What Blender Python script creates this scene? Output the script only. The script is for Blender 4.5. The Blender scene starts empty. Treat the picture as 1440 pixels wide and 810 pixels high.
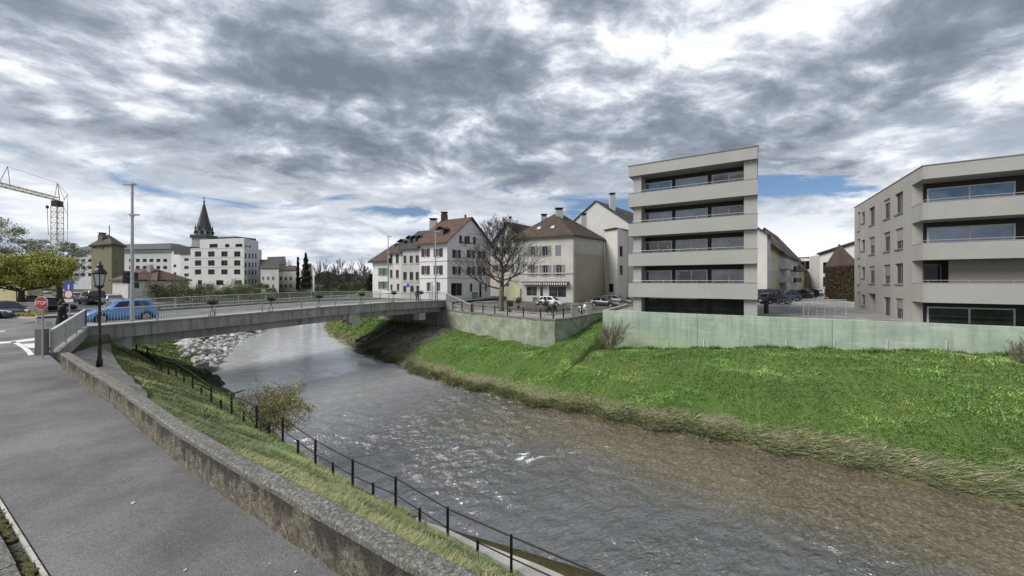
import bpy, math, random
import numpy as np
from mathutils import Vector, noise as mnoise
random.seed(7); RNG = np.random.default_rng(11)
R = math.radians
scn = bpy.context.scene
COL = scn.collection
CAMZ = 3.2; F = 541.0
RS = (-.86, .51); CT = (.51, .86)           # river axis (upstream) and cross axis

def ST(s, t, z=0.0): return Vector((s*RS[0]+t*CT[0], s*RS[1]+t*CT[1], z))
def toST(x, y): return x*RS[0]+y*RS[1], x*CT[0]+y*CT[1]
def P(u, v, z):                                # ground position of a sight line at height z
    Y = F*(CAMZ-z)/(v-395.0); return Vector(((u-720)/F*Y, Y, z))
def PY(u, v, Y): return Vector(((u-720)/F*Y, Y, CAMZ+(395-v)/F*Y))

# ------------------------------------------------------------------ materials
def newmat(name):
    m = bpy.data.materials.new(name); m.use_nodes = True
    nt = m.node_tree; b = nt.nodes['Principled BSDF']
    return m, nt, b
def N(nt, typ, **kw):
    n = nt.nodes.new(typ)
    for k, v in kw.items():
        if k in ('ins',):
            for i, val in v.items(): n.inputs[i].default_value = val
        else: setattr(n, k, v)
    return n
def L(nt, a, b): nt.links.new(a, b)
def pos(nt, scale=(1, 1, 1), rot=0.0):
    g = nt.nodes.new('ShaderNodeNewGeometry'); mp = nt.nodes.new('ShaderNodeMapping')
    mp.inputs['Scale'].default_value = scale; mp.inputs['Rotation'].default_value = (0, 0, rot)
    L(nt, g.outputs['Position'], mp.inputs['Vector']); return mp.outputs[0]
def noise(nt, vec, scale, detail=4, rough=.55, dist=0):
    n = nt.nodes.new('ShaderNodeTexNoise'); L(nt, vec, n.inputs['Vector'])
    n.inputs['Scale'].default_value = scale; n.inputs['Detail'].default_value = detail
    n.inputs['Roughness'].default_value = rough; n.inputs['Distortion'].default_value = dist
    return n.outputs['Fac']
def ramp(nt, fac, stops, interp='LINEAR'):
    r = nt.nodes.new('ShaderNodeValToRGB'); r.color_ramp.interpolation = interp
    e = r.color_ramp.elements
    while len(e) < len(stops): e.new(0.5)
    for i, (p, c) in enumerate(stops):
        e[i].position = p; e[i].color = (c, c, c, 1) if isinstance(c, (int, float)) else (*c, 1)
    L(nt, fac, r.inputs[0]); return r.outputs[0]
def mix(nt, fac, a, b, typ='MIX'):
    m = nt.nodes.new('ShaderNodeMix'); m.data_type = 'RGBA'; m.blend_type = typ
    for sock, val in ((m.inputs[0], fac), (m.inputs[6], a), (m.inputs[7], b)):
        if isinstance(val, (int, float)): sock.default_value = val
        elif isinstance(val, tuple): sock.default_value = (*val, 1)
        else: L(nt, val, sock)
    return m.outputs[2]
def math_(nt, op, a, b=None):
    m = nt.nodes.new('ShaderNodeMath'); m.operation = op
    for i, val in enumerate((a, b)):
        if val is None: continue
        if isinstance(val, (int, float)): m.inputs[i].default_value = val
        else: L(nt, val, m.inputs[i])
    return m.outputs[0]
def bump(nt, b, h, strength=.3, dist=.02):
    bp = nt.nodes.new('ShaderNodeBump'); bp.inputs['Strength'].default_value = strength
    bp.inputs['Distance'].default_value = dist; L(nt, h, bp.inputs['Height']); L(nt, bp.outputs[0], b.inputs['Normal'])
def mul(c, k): return tuple(min(1, x*k) for x in c)

def plain(name, col, rough=.6, metal=0, var=.15, spec=.5, scale=3):
    m, nt, b = newmat(name)
    f = noise(nt, pos(nt), scale, 5)
    c = ramp(nt, f, [(.3, mul(col, 1-var)), (.7, mul(col, 1+var))])
    L(nt, c, b.inputs['Base Color']); b.inputs['Roughness'].default_value = rough; b.inputs['Metallic'].default_value = metal
    b.inputs['Specular IOR Level'].default_value = spec
    return m
def stucco(name, col, dirt=.35, streak=.5, bscale=25):
    m, nt, b = newmat(name)
    big = noise(nt, pos(nt), .35, 6, .6)
    st = noise(nt, pos(nt, (1.6, 1.6, .12)), 1.3, 5, .6)
    fine = noise(nt, pos(nt), 9, 4)
    c = mix(nt, ramp(nt, big, [(.35, 0.0), (.7, 1.0)]), mul(col, 1.04), mul(col, 1-dirt*.5))
    c = mix(nt, ramp(nt, st, [(.5, 0.0), (.75, streak)]), c, mul((col[0], col[1]*.98, col[2]*.93), 1-dirt))
    c = mix(nt, ramp(nt, fine, [(.3, .12), (.7, 0.0)]), c, mul(col, .5))
    L(nt, c, b.inputs['Base Color']); b.inputs['Roughness'].default_value = .85
    b.inputs['Specular IOR Level'].default_value = .2
    bump(nt, b, noise(nt, pos(nt), bscale, 4), .25, .01)
    return m
def rooftile(name, c1, c2, c3):
    m, nt, b = newmat(name)
    f = noise(nt, pos(nt), 1.2, 6, .65); f2 = noise(nt, pos(nt), 14, 2)
    c = ramp(nt, f, [(.3, c1), (.5, c2), (.72, c3)])
    w = nt.nodes.new('ShaderNodeTexWave'); w.bands_direction = 'Z'; w.inputs['Scale'].default_value = 1.6
    w.inputs['Distortion'].default_value = 1.0; L(nt, pos(nt), w.inputs['Vector'])
    c = mix(nt, ramp(nt, f2, [(.3, .45), (.7, 0.0)]), c, mul(c1, .6))
    c = mix(nt, ramp(nt, w.outputs['Fac'], [(.0, .4), (.4, 0.0)]), c, mul(c1, .5))
    L(nt, c, b.inputs['Base Color']); b.inputs['Roughness'].default_value = .8
    bump(nt, b, w.outputs['Fac'], .5, .05)
    return m
def glassm(name, tint=(.02, .025, .03), spec=.8, curtains=.0):
    m, nt, b = newmat(name)
    f = noise(nt, pos(nt, (1, 1, .6)), 1.1, 3, .6)
    c = ramp(nt, f, [(.35, mul(tint, .5)), (.6, tint), (.75, tuple(x+curtains for x in tint))])
    L(nt, c, b.inputs['Base Color']); b.inputs['Roughness'].default_value = .03
    b.inputs['Specular IOR Level'].default_value = spec; b.inputs['IOR'].default_value = 1.7
    bump(nt, b, noise(nt, pos(nt), .7, 1), .02, .3)
    return m

M = {}
def asphalt_mat(name, base, tone=(1, 1, 1)):
    m, nt, b = newmat(name)
    v = pos(nt)
    big = noise(nt, v, .45, 6, .6); fine = noise(nt, v, 70, 3, .7); mid = noise(nt, v, 7, 6, .75)
    vo = nt.nodes.new('ShaderNodeTexVoronoi'); vo.inputs['Scale'].default_value = 55; L(nt, v, vo.inputs['Vector'])
    c = ramp(nt, big, [(.36, tuple(base*.62*t for t in tone)), (.5, tuple(base*t for t in tone)), (.64, tuple(base*1.4*t for t in tone))])
    c = mix(nt, ramp(nt, fine, [(.35, .5), (.55, 0.0)]), c, (base*.35,)*3)
    c = mix(nt, ramp(nt, fine, [(.6, 0.0), (.75, .55)]), c, (base*3.2,)*3)
    c = mix(nt, ramp(nt, mid, [(.55, 0.0), (.75, .4)]), c, (base*1.8, base*1.72, base*1.62))
    c = mix(nt, ramp(nt, noise(nt, v, 24, 4, .7), [(.36, .5), (.5, 0.0)]), c, (base*.45,)*3)
    c = mix(nt, ramp(nt, noise(nt, v, 31, 4, .7), [(.56, 0.0), (.7, .5)]), c, (base*2.0,)*3)
    c = mix(nt, ramp(nt, noise(nt, v, 1.1, 8, .7, 1.5), [(.495, 0.0), (.503, .6), (.512, 0.0)]), c, (base*.4,)*3)
    L(nt, c, b.inputs['Base Color']); b.inputs['Roughness'].default_value = .85; b.inputs['Specular IOR Level'].default_value = .3
    bump(nt, b, vo.outputs['Distance'], .45, .008)
    return m
M['asphalt'] = asphalt_mat('asphalt', .165, (1, 1, 1.03))
M['road'] = asphalt_mat('road_asphalt', .19)
M['plaza'] = asphalt_mat('plaza_paving', .3, (1, .97, .9))
M['gravel'] = asphalt_mat('gravel_path', .24, (1, .96, .86))

def stone_wall():
    m, nt, b = newmat('rubble_stone_wall')
    v = pos(nt); wv = nt.nodes.new('ShaderNodeTexNoise'); wv.inputs['Scale'].default_value = 6; L(nt, v, wv.inputs['Vector'])
    wsc = nt.nodes.new('ShaderNodeVectorMath'); wsc.operation = 'SCALE'; wsc.inputs['Scale'].default_value = .12; L(nt, wv.outputs['Color'], wsc.inputs[0])
    wad = nt.nodes.new('ShaderNodeVectorMath'); L(nt, pos(nt, (1, 1, 1.9)), wad.inputs[0]); L(nt, wsc.outputs[0], wad.inputs[1])
    def vor(feat, sc):
        q = nt.nodes.new('ShaderNodeTexVoronoi'); q.feature = feat; q.inputs['Scale'].default_value = sc; L(nt, wad.outputs[0], q.inputs['Vector']); return q
    cell = vor('F1', 5.5); edge = vor('DISTANCE_TO_EDGE', 5.5)
    f = noise(nt, v, 16, 8, .75); g = noise(nt, v, 1.7, 6, .65); h = noise(nt, v, 60, 4, .7)
    sc_ = nt.nodes.new('ShaderNodeSeparateColor'); L(nt, cell.outputs['Color'], sc_.inputs[0])
    c = ramp(nt, sc_.outputs[0], [(0, (.17, .145, .105)), (.5, (.22, .19, .14)), (1, (.28, .25, .195))])
    c = mix(nt, ramp(nt, f, [(.36, .85), (.54, 0.0)]), c, (.045, .036, .025))
    c = mix(nt, ramp(nt, f, [(.56, 0.0), (.68, .7)]), c, (.50, .47, .39))
    c = mix(nt, ramp(nt, edge.outputs['Distance'], [(.0, .22), (.05, 0.0)]), c, (.07, .06, .045))
    c = mix(nt, ramp(nt, h, [(.36, .55), (.52, 0.0)]), c, (.03, .025, .02))
    sz_ = nt.nodes.new('ShaderNodeSeparateXYZ'); L(nt, v, sz_.inputs[0])
    st_ = math_(nt, 'ADD', noise(nt, pos(nt, (1, 1, .4)), 3.0, 7, .72), math_(nt, 'MULTIPLY', sz_.outputs['Z'], .45))
    c = mix(nt, ramp(nt, st_, [(.60, 0.0), (.70, .85)]), c, (.03, .027, .022))
    c = mix(nt, ramp(nt, g, [(.56, 0.0), (.7, .45)]), c, (.10, .11, .05))
    L(nt, c, b.inputs['Base Color']); b.inputs['Roughness'].default_value = .95
    hh = math_(nt, 'ADD', math_(nt, 'MULTIPLY', ramp(nt, edge.outputs['Distance'], [(0, 0.0), (.10, 1.0)]), .15), math_(nt, 'MULTIPLY', f, .9)); bump(nt, b, hh, .9, .035); return m
M['stonewall'] = stone_wall()
def coping_mat():
    m, nt, b = newmat('lichen_coping_stone')
    v = pos(nt); f = noise(nt, v, 26, 8, .8); g = noise(nt, v, 1.6, 6, .65); s = noise(nt, v, 60, 3, .6)
    c = ramp(nt, f, [(.36, (.035, .032, .028)), (.46, (.12, .115, .10)), (.55, (.21, .20, .185)), (.64, (.48, .47, .44))])
    c = mix(nt, ramp(nt, g, [(.5, 0.0), (.66, .6)]), c, (.1, .105, .06))
    c = mix(nt, ramp(nt, s, [(.64, 0.0), (.68, .8)]), c, (.62, .61, .56))
    c = mix(nt, ramp(nt, s, [(.3, .8), (.4, 0.0)]), c, (.03, .03, .025))
    L(nt, c, b.inputs['Base Color']); b.inputs['Roughness'].default_value = .95
    bump(nt, b, f, .8, .018); return m
M['coping'] = coping_mat()
def concrete_mat(name, col, green=0.0, streak=.6, dark=.35):
    m, nt, b = newmat(name)
    v = pos(nt); big = noise(nt, v, .6, 7, .62); st = noise(nt, pos(nt, (2.2, 2.2, .1)), 1.2, 6, .7); fine = noise(nt, v, 14, 5, .65)
    c = ramp(nt, big, [(.3, mul(col, .75)), (.5, col), (.72, mul(col, 1.22))])
    c = mix(nt, ramp(nt, st, [(.48, 0.0), (.72, streak)]), c, mul(col, dark))
    c = mix(nt, ramp(nt, st, [(.28, .35), (.4, 0.0)]), c, mul(col, 1.5))
    c = mix(nt, ramp(nt, fine, [(.3, .4), (.5, 0.0)]), c, mul(col, .5))
    if green: c = mix(nt, ramp(nt, noise(nt, v, .9, 6, .7), [(.42, 0.0), (.65, green)]), c, (.10, .14, .06))
    L(nt, c, b.inputs['Base Color']); b.inputs['Roughness'].default_value = .88; b.inputs['Specular IOR Level'].default_value = .25
    bump(nt, b, fine, .35, .02); return m
M['concrete'] = concrete_mat('weathered_concrete', (.34, .335, .315), 0, .9, .28)
M['concrete_dark'] = concrete_mat('dark_concrete_girder', (.17, .17, .16))
M['concrete_light'] = concrete_mat('pale_concrete', (.46, .45, .41), 0, .3, .55)
def pale_green():
    m, nt, b = newmat('pale_green_flood_wall'); v = pos(nt); col = (.37, .46, .38)
    big = noise(nt, v, .5, 7, .65); st = noise(nt, pos(nt, (1.5, 1.5, .1)), 1.3, 6, .7); fine = noise(nt, v, 9, 6, .7)
    c = ramp(nt, big, [(.3, (.27, .335, .285)), (.5, (.36, .43, .365)), (.72, (.45, .51, .43))])
    c = mix(nt, ramp(nt, st, [(.47, 0.0), (.66, .75)]), c, (.21, .26, .21))
    c = mix(nt, ramp(nt, noise(nt, pos(nt, (.25, .25, 2.5)), 1.6, 7, .7), [(.52, 0.0), (.66, .6)]), c, (.50, .54, .46))
    c = mix(nt, ramp(nt, fine, [(.6, 0.0), (.75, .45)]), c, (.6, .63, .54))
    g = nt.nodes.new('ShaderNodeNewGeometry'); sx = nt.nodes.new('ShaderNodeSeparateXYZ'); L(nt, g.outputs['Position'], sx.inputs[0])
    low = math_(nt, 'ADD', sx.outputs['Z'], math_(nt, 'MULTIPLY', noise(nt, v, .7, 5), 1.2))
    mr = nt.nodes.new('ShaderNodeMapRange'); L(nt, low, mr.inputs[0]); mr.inputs[1].default_value = -.6; mr.inputs[2].default_value = -2.0
    c = mix(nt, math_(nt, 'MULTIPLY', mr.outputs[0], .6), c, (.36, .43, .24))
    L(nt, c, b.inputs['Base Color']); b.inputs['Roughness'].default_value = .9; bump(nt, b, fine, .25, .015); return m
M['floodwall'] = pale_green()
def green_masonry():
    m, nt, b = newmat('mossy_retaining_masonry'); v = pos(nt, (1, 1, 1), R(31))
    br = nt.nodes.new('ShaderNodeTexBrick'); br.inputs['Scale'].default_value = 1.0
    sep = nt.nodes.new('ShaderNodeSeparateXYZ'); L(nt, v, sep.inputs[0]); cb = nt.nodes.new('ShaderNodeCombineXYZ')
    L(nt, math_(nt, 'ADD', sep.outputs[0], sep.outputs[1]), cb.inputs[0]); L(nt, sep.outputs[2], cb.inputs[1]); L(nt, cb.outputs[0], br.inputs['Vector'])
    br.inputs['Brick Width'].default_value = .6; br.inputs['Row Height'].default_value = .24; br.inputs['Mortar Size'].default_value = .014
    br.inputs['Color1'].default_value = (.33, .36, .29, 1); br.inputs['Color2'].default_value = (.38, .41, .33, 1); br.inputs['Mortar'].default_value = (.26, .285, .225, 1)
    f = noise(nt, v, 1.1, 7, .7); st = noise(nt, pos(nt, (2, 2, .15)), 1.3, 6, .7)
    c = mix(nt, ramp(nt, f, [(.38, .55), (.6, 0.0)]), br.outputs['Color'], (.12, .14, .09))
    c = mix(nt, ramp(nt, f, [(.52, 0.0), (.75, .7)]), c, (.44, .47, .40))
    c = mix(nt, ramp(nt, st, [(.52, 0.0), (.7, .65)]), c, (.09, .095, .07))
    L(nt, c, b.inputs['Base Color']); b.inputs['Roughness'].default_value = .95; bump(nt, b, f, .5, .03); return m
M['masonry'] = green_masonry()

def ground_mat():
    m, nt, b = newmat('grassy_earth'); v = pos(nt)
    a = nt.nodes.new('ShaderNodeAttribute'); a.attribute_name = 'kindcol'
    f = noise(nt, v, 2.2, 7, .7); g = noise(nt, v, 14, 5, .7)
    c = mix(nt, ramp(nt, g, [(.3, .6), (.55, 0.0)]), a.outputs['Color'], (.03, .035, .012))
    c = mix(nt, ramp(nt, f, [(.5, 0.0), (.75, .4)]), c, (.16, .15, .07))
    L(nt, c, b.inputs['Base Color']); b.inputs['Roughness'].default_value = .95; b.inputs['Specular IOR Level'].default_value = .1
    bump(nt, b, g, .8, .08); return m
M['ground'] = ground_mat()
def blade_mat(name, transl=True):
    m, nt, b = newmat(name)
    a = nt.nodes.new('ShaderNodeAttribute'); a.attribute_name = 'bcol'
    L(nt, a.outputs['Color'], b.inputs['Base Color']); b.inputs['Roughness'].default_value = .6; b.inputs['Specular IOR Level'].default_value = .25
    return m
M['blade'] = blade_mat('grass_blades')

def water_mat():
    m, nt, b = newmat('rippling_river_water')
    sxy = pos(nt, (1, 1, 1), R(149.3))           # x axis along the flow
    mp1 = nt.nodes.new('ShaderNodeMapping'); L(nt, sxy, mp1.inputs[0]); mp1.inputs['Scale'].default_value = (.55, 1, 1)
    w1 = noise(nt, mp1.outputs[0], 1.5, 5, .62, .6)
    w2 = noise(nt, mp1.outputs[0], 5.5, 4, .6, .8)
    w3 = noise(nt, sxy, .28, 3, .5)
    calm = ramp(nt, noise(nt, sxy, .12, 3, .5), [(.35, .35), (.6, 1.0)])
    h = math_(nt, 'ADD', math_(nt, 'MULTIPLY', w1, .9), math_(nt, 'MULTIPLY', w2, .38))
    bp = nt.nodes.new('ShaderNodeBump'); bp.inputs['Distance'].default_value = .40; L(nt, h, bp.inputs['Height'])
    wa = nt.nodes.new('ShaderNodeAttribute'); wa.attribute_name = 'wave'
    L(nt, math_(nt, 'MULTIPLY', calm, wa.outputs['Fac']), bp.inputs['Strength']); L(nt, bp.outputs[0], b.inputs['Normal'])
    bed = noise(nt, sxy, 7.0, 6, .72)
    base = ramp(nt, bed, [(.36, (.02, .017, .011)), (.47, (.08, .067, .042)), (.57, (.15, .128, .084)), (.66, (.36, .33, .26))])
    # shallow stony shelf near the right bank, deeper dark channel elsewhere
    a = nt.nodes.new('ShaderNodeAttribute'); a.attribute_name = 'shallow'
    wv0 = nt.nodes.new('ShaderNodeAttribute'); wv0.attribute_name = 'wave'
    sky_sheen = mix(nt, noise(nt, mp1.outputs[0], 1.8, 5, .65), (.28, .29, .30), (.66, .68, .70))  # pale base colour standing in for bright sky reflected on the calm far water
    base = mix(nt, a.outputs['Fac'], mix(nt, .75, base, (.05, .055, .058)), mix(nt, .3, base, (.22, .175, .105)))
    base = mix(nt, math_(nt, 'MULTIPLY', math_(nt, 'SUBTRACT', 1.0, wv0.outputs['Fac']), 1.1), base, sky_sheen)
    # foam riffles
    fo = nt.nodes.new('ShaderNodeAttribute'); fo.attribute_name = 'foam'
    fn = noise(nt, mp1.outputs[0], 2.6, 7, .75, 1.0)
    fm = math_(nt, 'MULTIPLY', ramp(nt, math_(nt, 'ADD', fn, math_(nt, 'MULTIPLY', fo.outputs['Fac'], .22)), [(.70, 0.0), (.77, 1.0)]), 1.0)
    c = mix(nt, fm, base, (.75, .77, .78))
    L(nt, c, b.inputs['Base Color'])
    L(nt, ramp(nt, fm, [(0, .07), (1, .6)]), b.inputs['Roughness'])
    ir = nt.nodes.new('ShaderNodeMapRange'); L(nt, a.outputs['Fac'], ir.inputs[0]); ir.inputs[3].default_value = 2.7; ir.inputs[4].default_value = 1.75; L(nt, ir.outputs[0], b.inputs['IOR']); b.inputs['Specular IOR Level'].default_value = .9
    return m
M['water'] = water_mat()

M['facade'] = stucco('taupe_render', (.395, .388, .375), .14, .25)
M['facade_side'] = stucco('side_render_stained', (.39, .375, .355), .2, .45)
M['soffit'] = plain('grey_soffit', (.2, .195, .185), .8)
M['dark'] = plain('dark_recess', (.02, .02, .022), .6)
M['frame_metal'] = plain('aluminium_frame', (.52, .52, .5), .4, .1)
M['rail'] = plain('galvanised_rail', (.42, .43, .43), .45, .4)
M['rail_top'] = plain('worn_pale_handrail', (.62, .63, .63), .4, .3)
M['glass'] = glassm('window_glass', (.035, .042, .052), .9, .06)
M['glass_far'] = glassm('dark_house_glass', (.015, .015, .017), .12)
M['glass_blue'] = glassm('sky_tinted_glass', (.07, .15, .29), 1.0)  # blue of the reflected sky is put into the pane colour
M['glass_green'] = glassm('ground_floor_glass', (.05, .065, .065), .6)
M['glass_curtain'] = glassm('glass_with_curtain', (.07, .07, .07), .5, .4)
M['screen'] = plain('fabric_sun_screen', (.24, .215, .20), .8, var=.06)
M['blind'] = plain('roller_blind', (.30, .29, .28), .6)
M['white'] = stucco('white_render', (.62, .61, .58), .22, .5)
M['white2'] = stucco('bright_white_render', (.68, .68, .67), .14, .35)
M['cream'] = stucco('cream_render', (.56, .545, .50), .28, .6)
M['greyrender'] = stucco('grey_render', (.50, .50, .48), .35, .6)
M['beige'] = stucco('beige_side_render', (.42, .37, .29), .25, .5)
M['beige_top'] = stucco('pale_grey_side_render', (.47, .45, .40), .25, .5)
M['pink'] = stucco('pale_pink_render', (.62, .57, .545), .25, .5)
M['yellow_wall'] = stucco('pale_yellow_render', (.66, .62, .40), .2, .4)
M['straw_wall'] = stucco('straw_render', (.52, .47, .28), .2, .4)
M['olive_stone'] = stucco('old_tower_render', (.24, .215, .15), .35, .6)
M['white_panel'] = stucco('white_panels', (.62, .63, .64), .12, .2)
M['tile_red'] = rooftile('red_brown_tiles', (.07, .036, .028), (.12, .062, .048), (.17, .1, .08))
M['tile_brown'] = rooftile('brown_tiles', (.045, .03, .024), (.085, .055, .042), (.13, .09, .07))
M['tile_dark'] = rooftile('dark_grey_tiles', (.03, .03, .03), (.055, .053, .05), (.09, .085, .08))
M['tile_olive'] = rooftile('mossy_tiles', (.04, .035, .022), (.075, .065, .04), (.12, .1, .06))
M['slate'] = plain('slate', (.05, .053, .058), .55)
M['shutter_brown'] = plain('brown_shutter', (.055, .022, .018), .6)
M['shutter_green'] = plain('green_shutter', (.07, .16, .07), .6)
M['shutter_grey'] = plain('grey_shutter', (.24, .24, .235), .6)
M['shutter_blue'] = plain('blue_grey_shutter', (.2, .21, .27), .6)
M['shutter_darkgreen'] = plain('dark_green_shutter', (.06, .085, .07), .6)
M['trim'] = plain('stone_trim', (.42, .42, .4), .8)
M['fascia'] = plain('dark_fascia', (.045, .03, .025), .7)
M['black'] = plain('black_paint', (.012, .013, .013), .4)
M['iron'] = plain('rusty_black_iron', (.022, .02, .018), .6, .3)
M['lampglass'] = plain('frosted_lamp_glass', (.55, .56, .56), .25)
M['red'] = plain('sign_red', (.42, .03, .035), .4)
M['signwhite'] = plain('sign_white', (.75, .75, .75), .45, var=.05)
M['signblue'] = plain('sign_blue', (.02, .1, .42), .4)
M['paint'] = plain('road_paint', (.72, .72, .7), .7, scale=12)
M['bark'] = concrete_mat('tree_bark', (.085, .077, .066), 0, .5, .5)
M['bark_pale'] = concrete_mat('pale_twig_bark', (.2, .18, .13), 0, .3, .5)
M['trunk_light'] = concrete_mat('plane_trunk_bark', (.16, .14, .1), .2, .5, .5)
M['rubber'] = plain('tyre_rubber', (.015, .015, .015), .8)
M['alloy'] = plain('alloy_rim', (.45, .45, .46), .35, .6)
M['carglass'] = glassm('car_glass', (.012, .015, .018), .7)
M['lens'] = plain('lamp_lens', (.7, .72, .75), .15)
M['taillens'] = plain('tail_lens', (.35, .02, .02), .2)
M['rock'] = concrete_mat('pale_boulder', (.60, .59, .56), 0, .4, .5)
M['rock_dark'] = concrete_mat('wet_dark_boulder', (.13, .125, .11), .2, .4, .5)
M['crane_y'] = plain('pale_crane_steel', (.58, .50, .34), .6)
M['moss'] = plain('moss', (.09, .085, .03), .95, scale=30)
M['skin'] = plain('skin', (.45, .28, .2), .5)
M['coat'] = plain('black_coat', (.012, .011, .012), .85)
M['hair'] = plain('dark_hair', (.02, .012, .01), .6)
M['wood'] = plain('bare_wood', (.2, .13, .08), .8)
M['ivy'] = plain('dry_ivy_wall', (.075, .045, .032), .95, var=.6, scale=6)
M['barn'] = plain('dark_barn_boards', (.06, .035, .025), .9, var=.4)
M['hedge'] = plain('dark_topiary', (.018, .03, .014), .9, var=.5, scale=20)
M['petal'] = plain('white_petals', (.75, .73, .72), .7)
M['yellow'] = plain('yellow_flowers', (.62, .5, .06), .7, var=.4, scale=12)

def carpaint(name, col):
    m, nt, b = newmat(name)
    L(nt, ramp(nt, noise(nt, pos(nt), 1.2, 3), [(.3, mul(col, .9)), (.7, mul(col, 1.08))]), b.inputs['Base Color'])
    b.inputs['Roughness'].default_value = .28; b.inputs['Coat Weight'].default_value = .6; b.inputs['Coat Roughness'].default_value = .05
    return m
for k, c in dict(blue=(.08, .27, .62), black=(.012, .013, .016), navy=(.03, .04, .06), white=(.75, .76, .77), silver=(.36, .37, .38), grey=(.12, .13, .14), darkgrey=(.05, .055, .065)).items():
    M['car_'+k] = carpaint('car_paint_'+k, c)

# ------------------------------------------------------------------ mesh helpers
def up_loc(o):
    v = Vector((0, 0, 0))
    while o is not None: v = v + o.location; o = o.parent
    return v
class MB:
    def __init__(s): s.v = []; s.f = []; s.m = []
    def vert(s, p): s.v.append((p[0], p[1], p[2])); return len(s.v)-1
    def face(s, pts, m=0): s.f.append([s.vert(p) for p in pts]); s.m.append(m)
    def hexa(s, b, t, m=0):                      # b, t: four bottom points, four top points in the same order
        i = [s.vert(p) for p in b]+[s.vert(p) for p in t]
        for q in ((3, 2, 1, 0), (4, 5, 6, 7), (0, 1, 5, 4), (1, 2, 6, 5), (2, 3, 7, 6), (3, 0, 4, 7)):
            s.f.append([i[k] for k in q]); s.m.append(m)
    def box(s, x0, x1, y0, y1, z0, z1, m=0):
        b = [(x0, y0), (x1, y0), (x1, y1), (x0, y1)]
        s.hexa([(*p, z0) for p in b], [(*p, z1) for p in b], m)
    def fbox(s, fr, a0, a1, d0, d1, z0, z1, m=0):
        b = [fr.p(a0, d1, 0), fr.p(a1, d1, 0), fr.p(a1, d0, 0), fr.p(a0, d0, 0)]
        s.hexa([(p[0], p[1], z0) for p in b], [(p[0], p[1], z1) for p in b], m)
    def prism(s, poly, dz, m=0):                 # polygon swept by vector dz
        dz = Vector(dz) if not isinstance(dz, (int, float)) else Vector((0, 0, dz))
        n = len(poly); a = [s.vert(p) for p in poly]; b = [s.vert(Vector(p)+dz) for p in poly]
        s.f.append(a[::-1]); s.m.append(m); s.f.append(b); s.m.append(m)
        for i in range(n):
            j = (i+1) % n; s.f.append([a[i], a[j], b[j], b[i]]); s.m.append(m)
    def tube(s, pts, radii, n=6, m=0, cap=True):
        pts = [Vector(p) for p in pts]
        if isinstance(radii, (int, float)): radii = [radii]*len(pts)
        rings = []
        for k, p in enumerate(pts):
            d = (pts[min(k+1, len(pts)-1)]-pts[max(k-1, 0)])
            d = d.normalized() if d.length > 1e-9 else Vector((0, 0, 1))
            a = d.cross(Vector((0, 0, 1)) if abs(d.z) < .9 else Vector((1, 0, 0))).normalized(); b = d.cross(a)
            rings.append([s.vert(p+(a*math.cos(2*math.pi*i/n)+b*math.sin(2*math.pi*i/n))*radii[k]) for i in range(n)])
        for r0, r1 in zip(rings, rings[1:]):
            for i in range(n):
                j = (i+1) % n; s.f.append([r0[i], r0[j], r1[j], r1[i]]); s.m.append(m)
        if cap and n > 2: s.f.append(rings[0][::-1]); s.m.append(m); s.f.append(rings[-1]); s.m.append(m)
    def lathe(s, c, prof, n=16, m=0, cap=True):
        rings = [[s.vert((c[0]+r*math.cos(2*math.pi*i/n), c[1]+r*math.sin(2*math.pi*i/n), c[2]+z)) for i in range(n)] for r, z in prof]
        for r0, r1 in zip(rings, rings[1:]):
            for i in range(n):
                j = (i+1) % n; s.f.append([r0[i], r0[j], r1[j], r1[i]]); s.m.append(m)
        if cap: s.f.append(rings[0][::-1]); s.m.append(m); s.f.append(rings[-1]); s.m.append(m)
    def ball(s, c, r, m=0, nu=8, nv=6, jit=0, sq=(1, 1, 1)):
        prof = []
        for k in range(nv+1):
            a = -math.pi/2+math.pi*k/nv; prof.append((math.cos(a)*r, math.sin(a)*r))
        rings = []
        for rr, z in prof:
            ring = []
            for i in range(nu):
                q = 1+jit*random.uniform(-1, 1)
                ring.append(s.vert((c[0]+rr*q*sq[0]*math.cos(2*math.pi*i/nu), c[1]+rr*q*sq[1]*math.sin(2*math.pi*i/nu), c[2]+z*q*sq[2])))
            rings.append(ring)
        for r0, r1 in zip(rings, rings[1:]):
            for i in range(nu):
                j = (i+1) % nu; s.f.append([r0[i], r0[j], r1[j], r1[i]]); s.m.append(m)
    def build(s, name, mats, parent=None, smooth=False, **tags):
        if not s.f: return None
        off = up_loc(parent) if parent is not None else Vector((0, 0, 0))
        loc = Vector((0, 0, 0))
        if parent is None and 'label' in tags:
            n = len(s.v); loc = Vector((sum(p[0] for p in s.v)/n, sum(p[1] for p in s.v)/n, min(p[2] for p in s.v)))
        me = bpy.data.meshes.new(name)
        o_ = off+loc
        me.from_pydata([(p[0]-o_.x, p[1]-o_.y, p[2]-o_.z) for p in s.v], [], s.f)
        if not isinstance(mats, (list, tuple)): mats = [mats]
        for m in mats: me.materials.append(m)
        if len(mats) > 1: me.polygons.foreach_set('material_index', s.m)
        if smooth: me.polygons.foreach_set('use_smooth', [True]*len(s.f))
        me.update()
        o = bpy.data.objects.new(name, me); COL.objects.link(o); o.location = loc
        if parent is not None: o.parent = parent
        for k, v in tags.items():
            if v is not None: o[k] = v
        return o
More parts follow.
